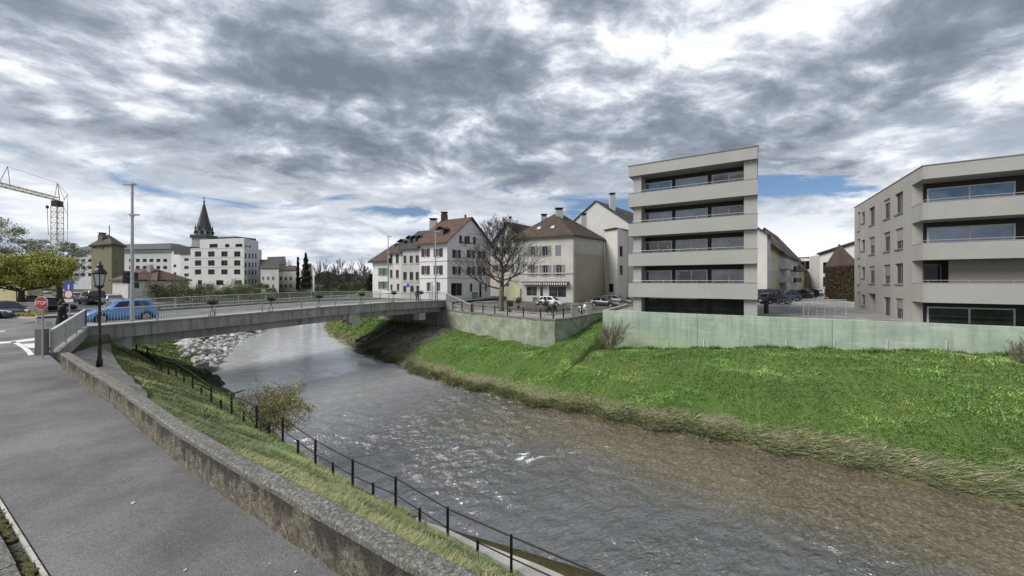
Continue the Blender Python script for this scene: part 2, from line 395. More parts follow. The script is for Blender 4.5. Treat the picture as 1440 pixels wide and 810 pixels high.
class Frame:                                     # A left, B right as seen from outside
    def __init__(s, A, B):
        s.A = Vector((A[0], A[1])); s.B = Vector((B[0], B[1])); d = s.B-s.A; s.len = d.length; s.d = d.normalized(); s.n = Vector((s.d.y, -s.d.x))
    def p(s, a, d, z): q = s.A+s.d*a+s.n*d; return Vector((q.x, q.y, z))
    def a_of(s, u, dep=0.0):                    # where the sight line u meets the wall
        k = (u-720)/F; A = s.A+s.n*dep
        return (k*A.y-A.x)/(s.d.x-k*s.d.y)
    def z_of(s, a, v, dep=0.0): q = s.p(a, dep, 0); return CAMZ+(395-v)/F*q.y
    def px(s, u0, u1, v0, v1, dep=0.0):
        a0 = s.a_of(u0, dep); a1 = s.a_of(u1, dep); am = (a0+a1)/2
        return (min(a0, a1), max(a0, a1), s.z_of(am, v1, dep), s.z_of(am, v0, dep))
def empty(name, loc, label, cat, group=None, rot=0.0):
    o = bpy.data.objects.new(name, None); COL.objects.link(o); o.location = loc; o.rotation_euler = (0, 0, rot)
    o['label'] = label; o['category'] = cat
    if group: o['group'] = group
    return o
def copy_tree(o, parent=None, loc=None, rot=None, label=None, group=None):
    c = o.copy(); COL.objects.link(c)
    if parent is not None: c.parent = parent
    if loc is not None: c.location = loc
    if rot is not None: c.rotation_euler = (0, 0, rot)
    if label: c['label'] = label
    if group: c['group'] = group
    for ch in list(o.children): copy_tree(ch, c)
    return c
def wallpanel(mb, fr, z0, z1, opens, m=0, depth=.18, a0=0.0, a1=None, d=0.0, rm=None):
    a1 = fr.len if a1 is None else a1; rm = m if rm is None else rm
    opens = [(max(o[0], a0+.01), min(o[1], a1-.01), max(o[2], z0), min(o[3], z1)) for o in opens]
    opens = [o for o in opens if o[1]-o[0] > .02 and o[3]-o[2] > .02]
    xs = sorted({a0, a1, *[o[0] for o in opens], *[o[1] for o in opens]})
    zs = sorted({z0, z1, *[o[2] for o in opens], *[o[3] for o in opens]})
    for i in range(len(xs)-1):
        run = None
        for j in range(len(zs)-1):
            cx = (xs[i]+xs[i+1])/2; cz = (zs[j]+zs[j+1])/2
            hole = any(o[0] < cx < o[1] and o[2] < cz < o[3] for o in opens)
            if not hole:
                if run is None: run = [zs[j], zs[j+1]]
                else: run[1] = zs[j+1]
            if (hole or j == len(zs)-2) and run:
                mb.face([fr.p(xs[i], d, run[0]), fr.p(xs[i+1], d, run[0]), fr.p(xs[i+1], d, run[1]), fr.p(xs[i], d, run[1])], m); run = None
    for o in opens:
        c = [(o[0], o[2]), (o[1], o[2]), (o[1], o[3]), (o[0], o[3])]
        for k in range(4):
            p, q = c[k], c[(k+1) % 4]
            mb.face([fr.p(p[0], d, p[1]), fr.p(q[0], d, q[1]), fr.p(q[0], d-depth, q[1]), fr.p(p[0], d-depth, p[1])], rm)
def window(par, fr, o, d=0.0, depth=.18, fm='frame_metal', gm='glass_far', cols=2, rows=1, bar=.06, sill=None, shut=None, shw=None, name='window', blind=0.0, blindm='blind', simple=False, lintel=None):
    a0, a1, z0, z1 = o; mb = MB(); dd = d-depth+.06; t = .05
    for (x0, x1, y0, y1) in [(a0, a1, z0, z0+bar), (a0, a1, z1-bar, z1), (a0, a0+bar, z0+bar, z1-bar), (a1-bar, a1, z0+bar, z1-bar)]:
        mb.fbox(fr, x0, x1, dd-t, dd, y0, y1)
    for c in range(1, cols):
        x = a0+(a1-a0)*c/cols; mb.fbox(fr, x-bar/2, x+bar/2, dd-t, dd-.002, z0+bar, z1-bar)
    for r in range(1, rows):
        z = z0+(z1-z0)*r/rows; mb.fbox(fr, a0+bar, a1-bar, dd-t, dd-.006, z-bar/3, z+bar/3)
    w = mb.build(name, M[fm], par)
    g = MB(); g.face([fr.p(a0, dd-.03, z0), fr.p(a1, dd-.03, z0), fr.p(a1, dd-.03, z1), fr.p(a0, dd-.03, z1)])
    g.build('pane', M[gm], w)
    if blind > 0:
        b = MB(); b.fbox(fr, a0+.01, a1-.01, dd+.01, dd+.04, z1-(z1-z0)*blind, z1-.005)
        b.build('blind', M[blindm], w)
    if sill:
        s_ = MB(); s_.fbox(fr, a0-.08, a1+.08, d-.1, d+.07, z0-.1, z0-.003); s_.build('sill', M[sill], w)
    if shut:
        k = shw or (a1-a0)*.52
        for (x0, x1) in ((a0-k-.02, a0-.02), (a1+.02, a1+k+.02)):
            s_ = MB(); s_.fbox(fr, x0, x1, d+.01, d+.05, z0-.02, z1+.02)
            nb = 6
            for q in range(nb):
                zz = z0+(z1-z0)*(q+.5)/nb; s_.fbox(fr, x0+.04, x1-.04, d+.05, d+.065, zz-.03, zz+.05)
            s_.build('shutter', M[shut], w)
    return w
def closed_shutter(par, fr, o, d=0.0, m='shutter_blue'):
    s_ = MB(); s_.fbox(fr, o[0], o[1], d-.1, d-.04, o[2], o[3])
    for q in range(8):
        zz = o[2]+(o[3]-o[2])*(q+.5)/8; s_.fbox(fr, o[0]+.05, o[1]-.05, d-.04, d-.025, zz-.03, zz+.04)
    s_.build('shutter', M[m], par)

# ------------------------------------------------------------------ terrain
def lin(x, pts):
    if x <= pts[0][0]: return pts[0][1]
    for (a, b), (c, d) in zip(pts, pts[1:]):
        if x <= c: return b+(d-b)*(x-a)/(c-a)
    return pts[-1][1]
WZ = -5.3
Lw = [(-60, 9), (3, 8.9), (7, 8.7), (12, 9.4), (18, 10.6), (22, 11.8), (29, 13.3), (37, 14.7), (44.6, 17.4), (54, 22.8), (65, 29.5), (75, 40), (100, 58), (140, 85), (180, 120), (200, 160), (206, 300), (207, 700), (600, 701)]
Rw = [(-60, 21.0), (-9, 22), (-1.7, 22.9), (12, 23.1), (24, 25), (29, 27), (40, 30.5), (56, 37.4), (66, 43.2), (75, 51), (110, 80), (150, 110), (170, 150), (176, 300), (177, 650), (600, 651)]
TB = [(-60, 2.71), (2.7, 2.73), (4.4, 2.77), (6.2, 2.825), (8.6, 2.935), (13.2, 3.31), (17.5, 3.56), (21.5, 3.82), (26.6, 4.2), (31.5, 6.2), (32.3, 7.6), (46, 8.5), (54, 12), (65, 20), (75, 32), (100, 50), (140, 77), (180, 112), (200, 152), (206, 290), (207, 690), (600, 692)]
TR = [(-60, 7.2), (3, 7.1), (9, 7.6), (13.5, 8.0), (16.3, 8.35), (22.4, 8.8), (31, 9.5), (36, 10.2), (46, 11.5), (54, 16.5), (65, 24), (75, 35), (100, 53), (140, 80), (180, 115), (200, 155), (206, 295), (207, 693), (600, 695)]
ZR = [(-60, -3.3), (13, -3.25), (20, -3.0), (24, -2.7), (31, -2.4), (36, -2.2), (46, -2.5), (75, -2.8), (600, -2.8)]
ZB = [(-60, .33), (8, .33), (14, .15), (20, -.05), (30, -.3), (34, -.6), (46, -.2), (60, .1), (600, .1)]
TW = [(-60, 37.15), (11.5, 37.15), (11.56, 46), (13.9, 46), (13.96, 44.9), (15.3, 33.35), (26.7, 36.1), (36, 40.2), (46, 41), (56, 43), (66, 48.5), (75, 56), (110, 86), (150, 117), (170, 157), (176, 307), (177, 656), (600, 656)]
ZW = [(-60, -1.4), (-12, -1.5), (-2, -2.1), (8, -3.1), (11.5, -3.3), (11.56, -1.0), (13.9, -1.0), (13.96, -1.1), (15.3, -3.2), (20, -3.0), (26.7, -2.8), (36, -2.7), (46, -2.0), (60, -1.2), (100, -.5), (600, -.5)]
ZP = [(-60, .05), (11.5, .05), (11.56, -.55), (30, -.55), (37, -.2), (46, .1), (600, .1)]
def profile(s):
    tb, tr, l, r, tw = lin(s, TB), lin(s, TR), lin(s, Lw), lin(s, Rw), lin(s, TW)
    zb, zr, zw, zp = lin(s, ZB), lin(s, ZR), lin(s, ZW), lin(s, ZP)
    so = lin(s, [(-60, 1.3), (3, 1.2), (7, .35), (9, .25), (600, .5)])
    wob = .25*math.sin(s*.9)+.18*math.sin(s*2.3+1)
    pts = [(-900, -.02, 1), (-60, -.02, 1), (tb-.06, -.02, 2), (tb+.02, zb, 1), (tr, zr, 14), (tr+so, zr-.05, 2), (max(l, tr+so+.05), WZ-.1, 5), (l+1.6, WZ-.7, 2),
           (r-1.5+wob, WZ-.6, 6), (r+wob, WZ-.05, 2), (r+.5+wob, WZ+.35, 2), (r+1.6+wob, WZ+.75, 4), (tw-.02, zw, 20), (tw+.25, zp, 1), (tw+6, zp, 2), (tw+40, .0, 4), (tw+1400, .0, 2)]
    return pts
STS = []
s_ = -60.0
while s_ < 600:
    STS.append(s_)
    s_ += 4 if s_ < -16 else (.45 if s_ < 66 else (2 if s_ < 110 else (5 if s_ < 215 else 60)))
STS += [11.5, 11.56, 13.9, 13.96, 15.3, 600.0, 900.0]; STS = sorted(set(STS))
def fill(s):
    pp = profile(s); out = [(pp[0][0], pp[0][1], 0)]
    for i in range(1, len(pp)):
        (t0, z0, _), (t1, z1, n) = pp[i-1], pp[i]
        for k in range(1, n+1):
            q = k/n; t = t0+(t1-t0)*q; z = z0+(z1-z0)*q
            if i == 4 and k < n: z += .12*math.sin(math.pi*q) + .10*mnoise.noise(Vector((s*.8, t*.8, 0)))
            if i == 6 and k < n: z += .25*mnoise.noise(Vector((s*1.1, t*1.1, 5)))
            if i == 12:
                z += .55*math.sin(math.pi*q)*(1 if k < n else 0)
                if k < n: z += .25*mnoise.noise(Vector((s*.35, t*.35, 3)))+.22*mnoise.noise(Vector((s*.9, t*.9, 9)))+.10*mnoise.noise(Vector((s*2.2, t*2.2, 9)))
            out.append((t, z, i))
    return out
ROWS = [fill(s) for s in STS]
def terrain():
    v = []; cols = []; f = []; n = len(ROWS[0])
    for s, row in zip(STS, ROWS):
        for (t, z, i) in row:
            p = ST(s, t, z); v.append((p.x, p.y, p.z))
            if i <= 2: c = (.14, .14, .13)
            elif i <= 4: c = (.07, .10, .025)
            elif i <= 6: c = (.10, .085, .045) if s < 30 else (.07, .10, .03)
            elif i <= 8: c = (.06, .05, .03)
            elif i == 9: c = (.12, .11, .07)
            elif i <= 11: c = (.24, .225, .14)
            elif i == 12: c = (.11, .19, .045)
            elif i <= 14: c = (.2, .19, .17) if (s > 11.5 or t > 38.9) else (.05, .09, .02)
            else: c = (.13, .13, .12)
            if 29.5 < s < 42 and 30 < t < 44: c = (.26, .24, .2)      # bare earth below the bridge
            if s > 66 and i in (1, 2, 14, 15): c = (.06, .09, .03)
            if i >= 13 and s > 60: c = (.06, .09, .03)
            cols.append((*c, 1))
    for a in range(len(STS)-1):
        for b in range(n-1):
            i = a*n+b; f.append((i, i+1, i+n+1, i+n))
    f = [q[::-1] for q in f]
    me = bpy.data.meshes.new('terrain'); me.from_pydata(v, [], f)
    at = me.color_attributes.new('kindcol', 'FLOAT_COLOR', 'POINT'); at.data.foreach_set('color', np.array(cols, dtype=np.float32).ravel())
    me.materials.append(M['ground']); me.polygons.foreach_set('use_smooth', [True]*len(f)); me.update()
    o = bpy.data.objects.new('terrain', me); COL.objects.link(o); o['kind'] = 'structure'
terrain()
import bisect
def zat(s, t):
    k = min(max(bisect.bisect_left(STS, s), 1), len(STS)-1)
    k0 = k-1 if abs(STS[k-1]-s) < abs(STS[k]-s) else k
    row = ROWS[k0]; ts = [p[0] for p in row]; j = min(max(bisect.bisect_left(ts, t), 1), len(ts)-1)
    a, b = row[j-1], row[j]; q = 0 if b[0] == a[0] else (t-a[0])/(b[0]-a[0]); return a[1]+(b[1]-a[1])*max(0, min(1, q))

def water():
    nt_ = 110; ss = []; s = -60.0
    while s < 212: ss.append(s); s += 3 if s < -14 else (.14 if s < 34 else (.4 if s < 70 else 3))
    ss += [215, 260]
    v = []; f = []; sh = []; fo = []; wv = []
    spots = [(P(740, 645, WZ), .75, 1.0), (P(640, 634, WZ), .8, .85), (P(717, 622, WZ), .6, .7), (P(760, 610, WZ), .8, .5), (P(790, 640, WZ), .8, .4), (P(560, 480, WZ), 3, .2), (P(840, 640, WZ), 4, .3), (P(430, 470, WZ), 6, .1)]
    for s in ss:
        l, r = lin(s, Lw)-.8, lin(s, Rw)+.9
        for k in range(nt_+1):
            t = l+(r-l)*k/nt_; am = lin(s, [(0, .08), (20, .078), (30, .02), (70, .015), (90, 0)]); am *= .55+.9*max(0, mnoise.noise(Vector((s*.12, t*.16, 8)))+.35)
            p = ST(s, t, WZ+am*(mnoise.noise(Vector((s*1.15, t*1.9, 0)))+.55*mnoise.noise(Vector((s*2.9+t, t*3.6, 4)))+.3*mnoise.noise(Vector((s*6, t*6, 7))))); v.append((p.x, p.y, p.z))
            q = k/nt_; near = 1 if s < 8 else max(0, 1-(s-8)/16)
            e = max(0, min(1, (q-.42+.14*mnoise.noise(Vector((s*.13, t*.2, 2))))/.25))*near*1.0; e = max(e, max(0, (q-.86)/.14)*.8)
            sh.append(e+.10*mnoise.noise(Vector((s*.2, t*.3, 0))))
            g = 0
            for c, rad, amp in spots:
                d2 = ((p.x-c.x)**2+(p.y-c.y)**2)/rad**2
                if d2 < 6: g += amp*math.exp(-d2)
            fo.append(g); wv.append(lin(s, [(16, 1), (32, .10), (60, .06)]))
    n = nt_+1
    for a in range(len(ss)-1):
        for b in range(nt_):
            i = a*n+b; f.append((i, i+n, i+n+1, i+1))
    me = bpy.data.meshes.new('river_water'); me.from_pydata(v, [], f)
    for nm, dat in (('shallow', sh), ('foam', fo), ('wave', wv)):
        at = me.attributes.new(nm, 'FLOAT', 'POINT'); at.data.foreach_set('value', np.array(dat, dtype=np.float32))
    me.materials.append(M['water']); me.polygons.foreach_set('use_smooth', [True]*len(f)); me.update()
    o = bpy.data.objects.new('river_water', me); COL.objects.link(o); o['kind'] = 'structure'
water()

# ------------------------------------------------------------------ blades (grass, straw)
def blades(name, pts, hts, wid, lean, cols, mat, along=None, seed=1, bend=.5):
    rg = np.random.default_rng(seed); n = len(pts); pts = np.asarray(pts, np.float32); hts = np.asarray(hts, np.float32)
    az = rg.uniform(0, 2*np.pi, n) if along is None else along+rg.normal(0, .5, n)
    side = np.stack([np.cos(az+np.pi/2), np.sin(az+np.pi/2), np.zeros(n)], 1)*(wid*rg.uniform(.6, 1.3, n))[:, None]
    ln = rg.uniform(.4, 1.2, n)*lean
    d = np.stack([np.cos(az)*ln, np.sin(az)*ln, np.ones(n)], 1); d /= np.linalg.norm(d, axis=1)[:, None]
    mid = pts+d*(hts*.55)[:, None]; d2 = d.copy(); d2[:, 2] -= bend; d2 /= np.linalg.norm(d2, axis=1)[:, None]
    tip = mid+d2*(hts*.5)[:, None]
    V = np.stack([pts-side, pts+side, mid-side*.7, mid+side*.7, tip], 1).reshape(-1, 3)
    b = np.arange(n)[:, None]*5
    loops = np.concatenate([b+0, b+1, b+3, b+2, b+2, b+3, b+4], 1).ravel().astype(np.int32)
    me = bpy.data.meshes.new(name); me.vertices.add(n*5); me.vertices.foreach_set('co', V.ravel().astype(np.float32))
    me.loops.add(n*7); me.loops.foreach_set('vertex_index', loops)
    me.polygons.add(n*2); st = (np.arange(n)[:, None]*7+np.array([0, 4])).ravel().astype(np.int32)
    me.polygons.foreach_set('loop_start', st); me.polygons.foreach_set('loop_total', np.tile([4, 3], n).astype(np.int32))
    me.update(calc_edges=True); me.validate()
    at = me.color_attributes.new('bcol', 'FLOAT_COLOR', 'POINT')
    c = np.repeat(np.concatenate([np.asarray(cols, np.float32), np.ones((n, 1), np.float32)], 1), 5, axis=0)
    at.data.foreach_set('color', c.ravel()); me.materials.append(mat)
    o = bpy.data.objects.new(name, me); COL.objects.link(o); o['kind'] = 'stuff'; return o
def grass_region(name, label, gen, n, seed, hts=(.12, .3), wid=.014, straw=.0, lean=1.9, tint=(1, 1, 1)):
    rd = random.Random(seed); pts = []; hh = []; cc = []
    while len(pts) < n:
        s, t, dens, stw = gen(rd)
        f = mnoise.noise(Vector((s*.45, t*.45, 1)))+.6*mnoise.noise(Vector((s*1.7, t*1.7, 2)))
        if rd.random() > dens: continue
        z = zat(s, t); p = ST(s, t, z-.02); pts.append(p[:]); hh.append(rd.uniform(*hts)*max(.4, 1+1.0*f))
        q = mnoise.noise(Vector((s*.22+9, t*.22, 4)))
        if rd.random() < stw+max(0, -f-.2)*.45: g = rd.uniform(.7, 1.25); cc.append((.30*g, .27*g, .15*g))
        elif rd.random() < .10: g = rd.uniform(.7, 1.2); cc.append((.17*g, .18*g, .075*g))
        else:
            g = rd.uniform(.6, 1.4)*max(.35, 1+.85*f)*(1+.5*mnoise.noise(Vector((s*.13, t*.3, 6)))); k = min(1, max(0, rd.random()*.7+q)); cc.append(((.13+.13*k)*g*tint[0], (.255+.075*k)*g*tint[1], (.06+.05*k)*g*tint[2]))
    o = blades(name, pts, hh, wid, lean, cc, M['blade'], seed=seed); o['label'] = label; o['category'] = 'grass'; return o
def g_right(rd):
    while True:
        s = rd.uniform(-17, 38) if rd.random() < .7 else rd.uniform(-14, 14); r, w = lin(s, Rw), lin(s, TW); q = rd.random(); t = r+.2+(w-r-.2)*q
        if 31 < s and t > 31 and rd.random() < .85: continue
        if t < 27 and s < -14: continue
        return s, t, 1, max(0, .35-q*5)+max(0, min(.3, (s-18)/30))*max(0, 1-q)
grass_region('grass', 'long bright green grass on the sloping right bank', g_right, 230000, 3, (.08, .24), .015)
def g_right2(rd):
    s = rd.uniform(39, 68); r, w = lin(s, Rw), lin(s, TW); q = rd.random(); return s, r+.2+(w-r)*q, 1, .6-q
grass_region('grass', 'green grass on the bank seen under the bridge', g_right2, 20000, 4, (.25, .5), .035)
def g_left(rd):
    while True:
        s = rd.uniform(1, 34) if rd.random() < .6 else rd.uniform(3, 16); b, r_, l = lin(s, TB)+.45, lin(s, TR), lin(s, Lw)
        t = rd.uniform(b, r_+.15 if s < 8 else (r_+.5))
        if s > 15.5 and t < lin(s, [(15.5, 4.5), (19, 5.6), (33, 7.7)]): continue       # gravel landing
        return s, t, 1, .12+max(0, (10-s)/10)*.3
grass_region('grass', 'rough green and straw grass between the stone wall and the iron railing', g_left, 85000, 5, (.06, .19), .009, tint=(.9, .72, 1.05))
def g_left2(rd):
    s = rd.uniform(19, 66); l = lin(s, Lw); r_ = lin(s, TR)+.3; t = rd.uniform(r_, l-.3)
    return s, t, (1 if s > 24 else .5), .1
grass_region('grass', 'smooth green grass beyond the railing below the bridge', g_left2, 36000, 6, (.10, .2), .022)
def straw():
    rd = random.Random(9); pts = []; hh = []; cc = []
    for _ in range(24000):
        s = rd.uniform(-14, 38); r = lin(s, Rw)+.25*math.sin(s*.9)+.18*math.sin(s*2.3+1)
        clump = mnoise.noise(Vector((s*.9, 7, 1)))
        wide = lin(s, [(-14, 1.7), (-4, 1.25), (4, .85), (14, .55), (38, .7)])
        t = r+.12+abs(rd.gauss(0, .55))*wide*(1+.5*clump)
        if t > r+4.2: continue
        z = zat(s, t)+rd.uniform(0, .12); pts.append(ST(s, t, z)[:]); hh.append(rd.uniform(.25, .7))
        g = rd.uniform(.6, 1.3); k = rd.random(); cc.append((.66*g, .62*g, .42*g) if k < .4 else ((.32*g, .28*g, .16*g) if k < .62 else (.15*g, .27*g, .06*g)))
    o = blades('dead_reeds', pts, hh, .012, 2.6, cc, M['blade'], along=math.atan2(-RS[1], -RS[0])-.5, seed=9, bend=.3)
    o['label'] = 'flattened straw coloured reeds along the right waterline'; o['category'] = 'reeds'
straw()

# ------------------------------------------------------------------ foliage helpers
def leaves(mb_pts, n, size, seed, mats_n=3, aspect=.6):
    rg = np.random.default_rng(seed); pts = np.asarray(mb_pts); m = len(pts)
    d1 = rg.normal(0, 1, (m, 3)); d1 /= np.linalg.norm(d1, axis=1)[:, None]; d2 = rg.normal(0, 1, (m, 3)); d2 -= d1*(d1*d2).sum(1)[:, None]; d2 /= np.linalg.norm(d2, axis=1)[:, None]
    sz = size*rg.uniform(.6, 1.4, m)[:, None]
    V = np.stack([pts-d1*sz, pts-d2*sz*aspect, pts+d1*sz, pts+d2*sz*aspect], 1).reshape(-1, 3)
    return V
def leaf_object(name, pts, size, cols, seed, parent=None, aspect=.6, **tags):
    off = up_loc(parent) if parent is not None else Vector((0, 0, 0)); loc = Vector((0, 0, 0))
    pts = np.asarray(pts, np.float64)
    if parent is None: loc = Vector(pts.mean(0)); loc.z = float(pts[:, 2].min())
    V = leaves(pts-np.array((off+loc)[:]), len(pts), size, seed, aspect=aspect); n = len(pts)
    me = bpy.data.meshes.new(name); me.vertices.add(n*4); me.vertices.foreach_set('co', V.ravel().astype(np.float32))
    me.loops.add(n*4); me.loops.foreach_set('vertex_index', np.arange(n*4, dtype=np.int32)); me.polygons.add(n)
    me.polygons.foreach_set('loop_start', (np.arange(n)*4).astype(np.int32)); me.polygons.foreach_set('loop_total', np.full(n, 4, np.int32))
    me.update(calc_edges=True)
    rg = np.random.default_rng(seed+1); pal = np.asarray(cols, np.float32); ci = pal[rg.integers(0, len(pal), n)]*rg.uniform(.75, 1.25, (n, 1))
    at = me.color_attributes.new('bcol', 'FLOAT_COLOR', 'POINT')
    at.data.foreach_set('color', np.repeat(np.concatenate([ci, np.ones((n, 1))], 1), 4, axis=0).astype(np.float32).ravel())
    me.materials.append(M['blade']); o = bpy.data.objects.new(name, me); COL.objects.link(o); o.location = loc
    if parent is not None: o.parent = parent
    for k, v in tags.items():
        if v is not None: o[k] = v
    return o
def clumps(c, rad, k, per, seed, squash=.75, crad=.32):
    rg = np.random.default_rng(seed); out = []
    for _ in range(k):
        d = rg.normal(0, 1, 3); d /= np.linalg.norm(d); q = rg.uniform(.25, 1)**.5
        cc = np.array(c)+d*np.array([rad[0], rad[1], rad[2]])*q
        r = crad*rg.uniform(.6, 1.3)*min(rad)
        out.append(cc+rg.normal(0, .5, (per, 3))*r*np.array([1.2, 1.2, squash]))
    return np.concatenate(out)
def grow(mb, p, d, length, r, depth, rd, tips, spread=.6, upb=.12, kids=(2, 4), sides=None, minr=.008, wob=.12, m=0):
    n = 4; pts = [p.copy()]; rad = [r]; q = p.copy(); dd = d.copy()
    for k in range(n):
        dd = (dd+Vector((rd.uniform(-1, 1), rd.uniform(-1, 1), rd.uniform(-1, 1)))*wob+Vector((0, 0, upb*.4))).normalized()
        q = q+dd*length/n; pts.append(q.copy()); rad.append(r*(1-.5*(k+1)/n))
    mb.tube(pts, [max(minr, x) for x in rad], sides or (7 if depth > 3 else (5 if depth > 1 else 3)), m, cap=False)
    if depth == 0: tips.append(q); return
    for _ in range(rd.randint(*kids)):
        k = rd.randint(1, n); a = Vector((rd.uniform(-1, 1), rd.uniform(-1, 1), rd.uniform(-.5, .9))); a = (a-dd*a.dot(dd)).normalized()
        nd = (dd+a*rd.uniform(spread*.5, spread*1.3)+Vector((0, 0, upb))).normalized()
        grow(mb, pts[k], nd, length*rd.uniform(.55, .85), max(minr, rad[k]*rd.uniform(.5, .7)), depth-1, rd, tips, spread, upb, kids, sides, minr, wob, m)
    grow(mb, q, dd, length*.75, max(minr, rad[-1]*.9), depth-1, rd, tips, spread, upb, kids, sides, minr, wob, m)

# ------------------------------------------------------------------ ground sheets
def sheet(name, polys, mat, zoff, kind='structure'):
    mb = MB()
    for poly in polys: mb.face([(p[0], p[1], p[2]+zoff) for p in poly])
    o = mb.build(name, mat); o['kind'] = kind; return o
def strip(s0, s1, f0, f1, z, step=1.0):
    out = []; s = s0
    while s < s1-1e-6:
        e = min(s+step, s1); out.append([ST(s, f0(s), z), ST(e, f0(e), z), ST(e, f1(e), z), ST(s, f1(s), z)]); s = e
    return out
sheet('footpath', strip(-12, 27, lambda s: 1.04, lambda s: lin(s, TB)-.03, 0), M['asphalt'], .0)
sheet('road', strip(27, 33.2, lambda s: -45, lambda s: lin(s, [(27, 3.9), (31.5, 5.9), (33.2, 7.2)]), 0)+strip(9.5, 27, lambda s: -45, lambda s: 1.03, 0)+strip(33.2, 46, lambda s: -45, lambda s: 7.2, 0), M['road'], .004)
sheet('parking_ground', [[ST(46, -60, 0), ST(46, 6, 0), ST(100, 40, 0), ST(100, -60, 0)]], M['road'], .006)
# gravel landing behind the wall follows the ground
def on_ground(name, s0, s1, f0, f1, mat, off=.03, ns=26, nt_=8):
    mb = MB(); g = [[None]*(nt_+1) for _ in range(ns+1)]
    for a in range(ns+1):
        s = s0+(s1-s0)*a/ns
        for b in range(nt_+1):
            t = f0(s)+(f1(s)-f0(s))*b/nt_; g[a][b] = ST(s, t, zat(s, t)+off)
    for a in range(ns):
        for b in range(nt_): mb.face([g[a][b], g[a+1][b], g[a+1][b+1], g[a][b+1]])
    o = mb.build(name, mat, smooth=True); o['kind'] = 'structure'
on_ground('gravel_landing', 15.7, 32, lambda s: lin(s, TB)+.4, lambda s: lin(s, [(15.5, 4.4), (19, 5.4), (33, 7.6)]), M['gravel'], .05)
# concrete strip along the near quay
mb = MB()
ss = [-14+.5*i for i in range(44)]
for a, b in zip(ss, ss[1:]):
    def edge(s): return lin(s, [(-60, 7.8), (5, 7.74), (7, 7.62), (8.5, 7.7)])+.03*math.sin(s*2.1)
    ta, tb_ = lin(a, TR)+.12, lin(b, TR)+.12; za, zb_ = lin(a, ZR), lin(b, ZR)
    mb.hexa([ST(a, ta, za-.6), ST(b, tb_, zb_-.6), ST(b, edge(b), zb_-2.6), ST(a, edge(a), za-2.6)], [ST(a, ta, za+.1), ST(b, tb_, zb_+.1), ST(b, edge(b), zb_+.06), ST(a, edge(a), za+.06)])
o = mb.build('quay_walkway', M['concrete_light']); o['kind'] = 'structure'
# road markings
def mark(px, z=.0): return [P(u, v, z) for u, v in px]
mk = [mark([(-14, 481.5), (10, 480.5), (49, 475.5), (50, 479), (18, 482.5), (-14, 484.5)])]
arc = [((14, 481.2), (21, 480.3)), ((22, 484.5), (29, 483.2)), ((30, 489.3), (37.5, 488)), ((37, 495.3), (44, 494)), ((40, 500.2), (48.3, 499))]
for (a, b), (c, d) in zip(arc, arc[1:]): mk.append(mark([a, c, d, b]))
mk.append(mark([(31, 484), (50, 483), (50, 489.5), (41, 489.5)]))
mk += [mark([(-4, 466), (7, 465), (7, 466.2), (-4, 467.2)])]
sheet('road_marking', [q[::-1] for q in mk], M['paint'], .012)
# plaza and car park paving on the right bank
def rb(s): return lin(s, TW)+.3
sheet('plaza', strip(13.98, 37, lambda s: lin(s, TW)+.3, lambda s: 75, 0), M['plaza'], -.54)
sheet('street', strip(-30, 11.3, lambda s: 40, lambda s: 110, 0, 5), M['plaza'], .062)
sheet('square', strip(37, 46, lambda s: lin(s, TW)+.3, lambda s: 95, 0), M['road'], .112)

# litter specks
mb = MB()
for k in range(16):
    u, v = random.uniform(60, 440), random.uniform(540, 808)
    p = P(u, v, 0); s, t = toST(p.x, p.y)
    if 1.1 < t < 2.5:
        r = random.uniform(.006, .016); mb.ball((p.x, p.y, .004+r*.4), r, 0, 5, 4, .3, (1, 1.3, .5))
p = P(187.5, 708, 0); mb.ball((p.x, p.y, .01), .028, 0, 6, 4, .3, (1.2, .7, .4))
o = mb.build('litter', M['rock']); o['kind'] = 'stuff'

# ------------------------------------------------------------------ near stone wall
def strip_wall(name, pts, w, mat_body, mat_cop, label, cat, ztop, zbot_f, over=.04, ch=.09, cop=True, step=.35, jit=.02):
    """pts: (s,t) centreline; builds body + coping that follow it"""
    root = None
    poly = [ST(s, t) for s, t in pts]; fine = []
    for a, b in zip(poly, poly[1:]):
        n = max(1, int((b-a).length/step))
        for k in range(n): fine.append(a.lerp(b, k/n))
    fine.append(poly[-1]); nor = []
    for k in range(len(fine)):
        d = (fine[min(k+1, len(fine)-1)]-fine[max(k-1, 0)]).normalized(); nor.append(Vector((d.y, -d.x, 0)))
    c = fine[len(fine)//2]; root = empty(name, (c.x, c.y, zbot_f(*toST(c.x, c.y))), label, cat)
    def sweep(w0, za, zb, jt, seed):
        mb = MB(); rings = []
        for k, (p, n) in enumerate(zip(fine, nor)):
            z1 = za(p); z0 = zb(p)
            j = lambda q: jt*mnoise.noise(Vector((k*.9, q*3.1, seed)))
            r = [(n*(w0/2+j(1)), z0), (n*(w0/2+j(2)), (z0+z1)/2), (n*(w0/2+j(3)), z1-.02), (n*(w0/2-.03+j(3)), z1+j(4)), (-n*(w0/2-.03+j(5)), z1+j(5)), (-n*(w0/2+j(6)), z1-.02), (-n*(w0/2+j(7)), z0)]
            rings.append([mb.vert((p.x+v.x, p.y+v.y, z)) for v, z in r])
        for a, b in zip(rings, rings[1:]):
            for i in range(len(a)-1): mb.f.append([a[i], b[i], b[i+1], a[i+1]]); mb.m.append(0)
        mb.f.append(rings[0]); mb.m.append(0); mb.f.append(rings[-1][::-1]); mb.m.append(0)
        return mb
    sweep(w, lambda p: ztop(p)-(ch if cop else 0), lambda p: zbot_f(*toST(p.x, p.y)), jit*1.6, 1).build('wall_body', M[mat_body], root)
    if cop: sweep(w+over*2, ztop, lambda p: ztop(p)-ch, jit, 4).build('coping', M[mat_cop], root)
    return root
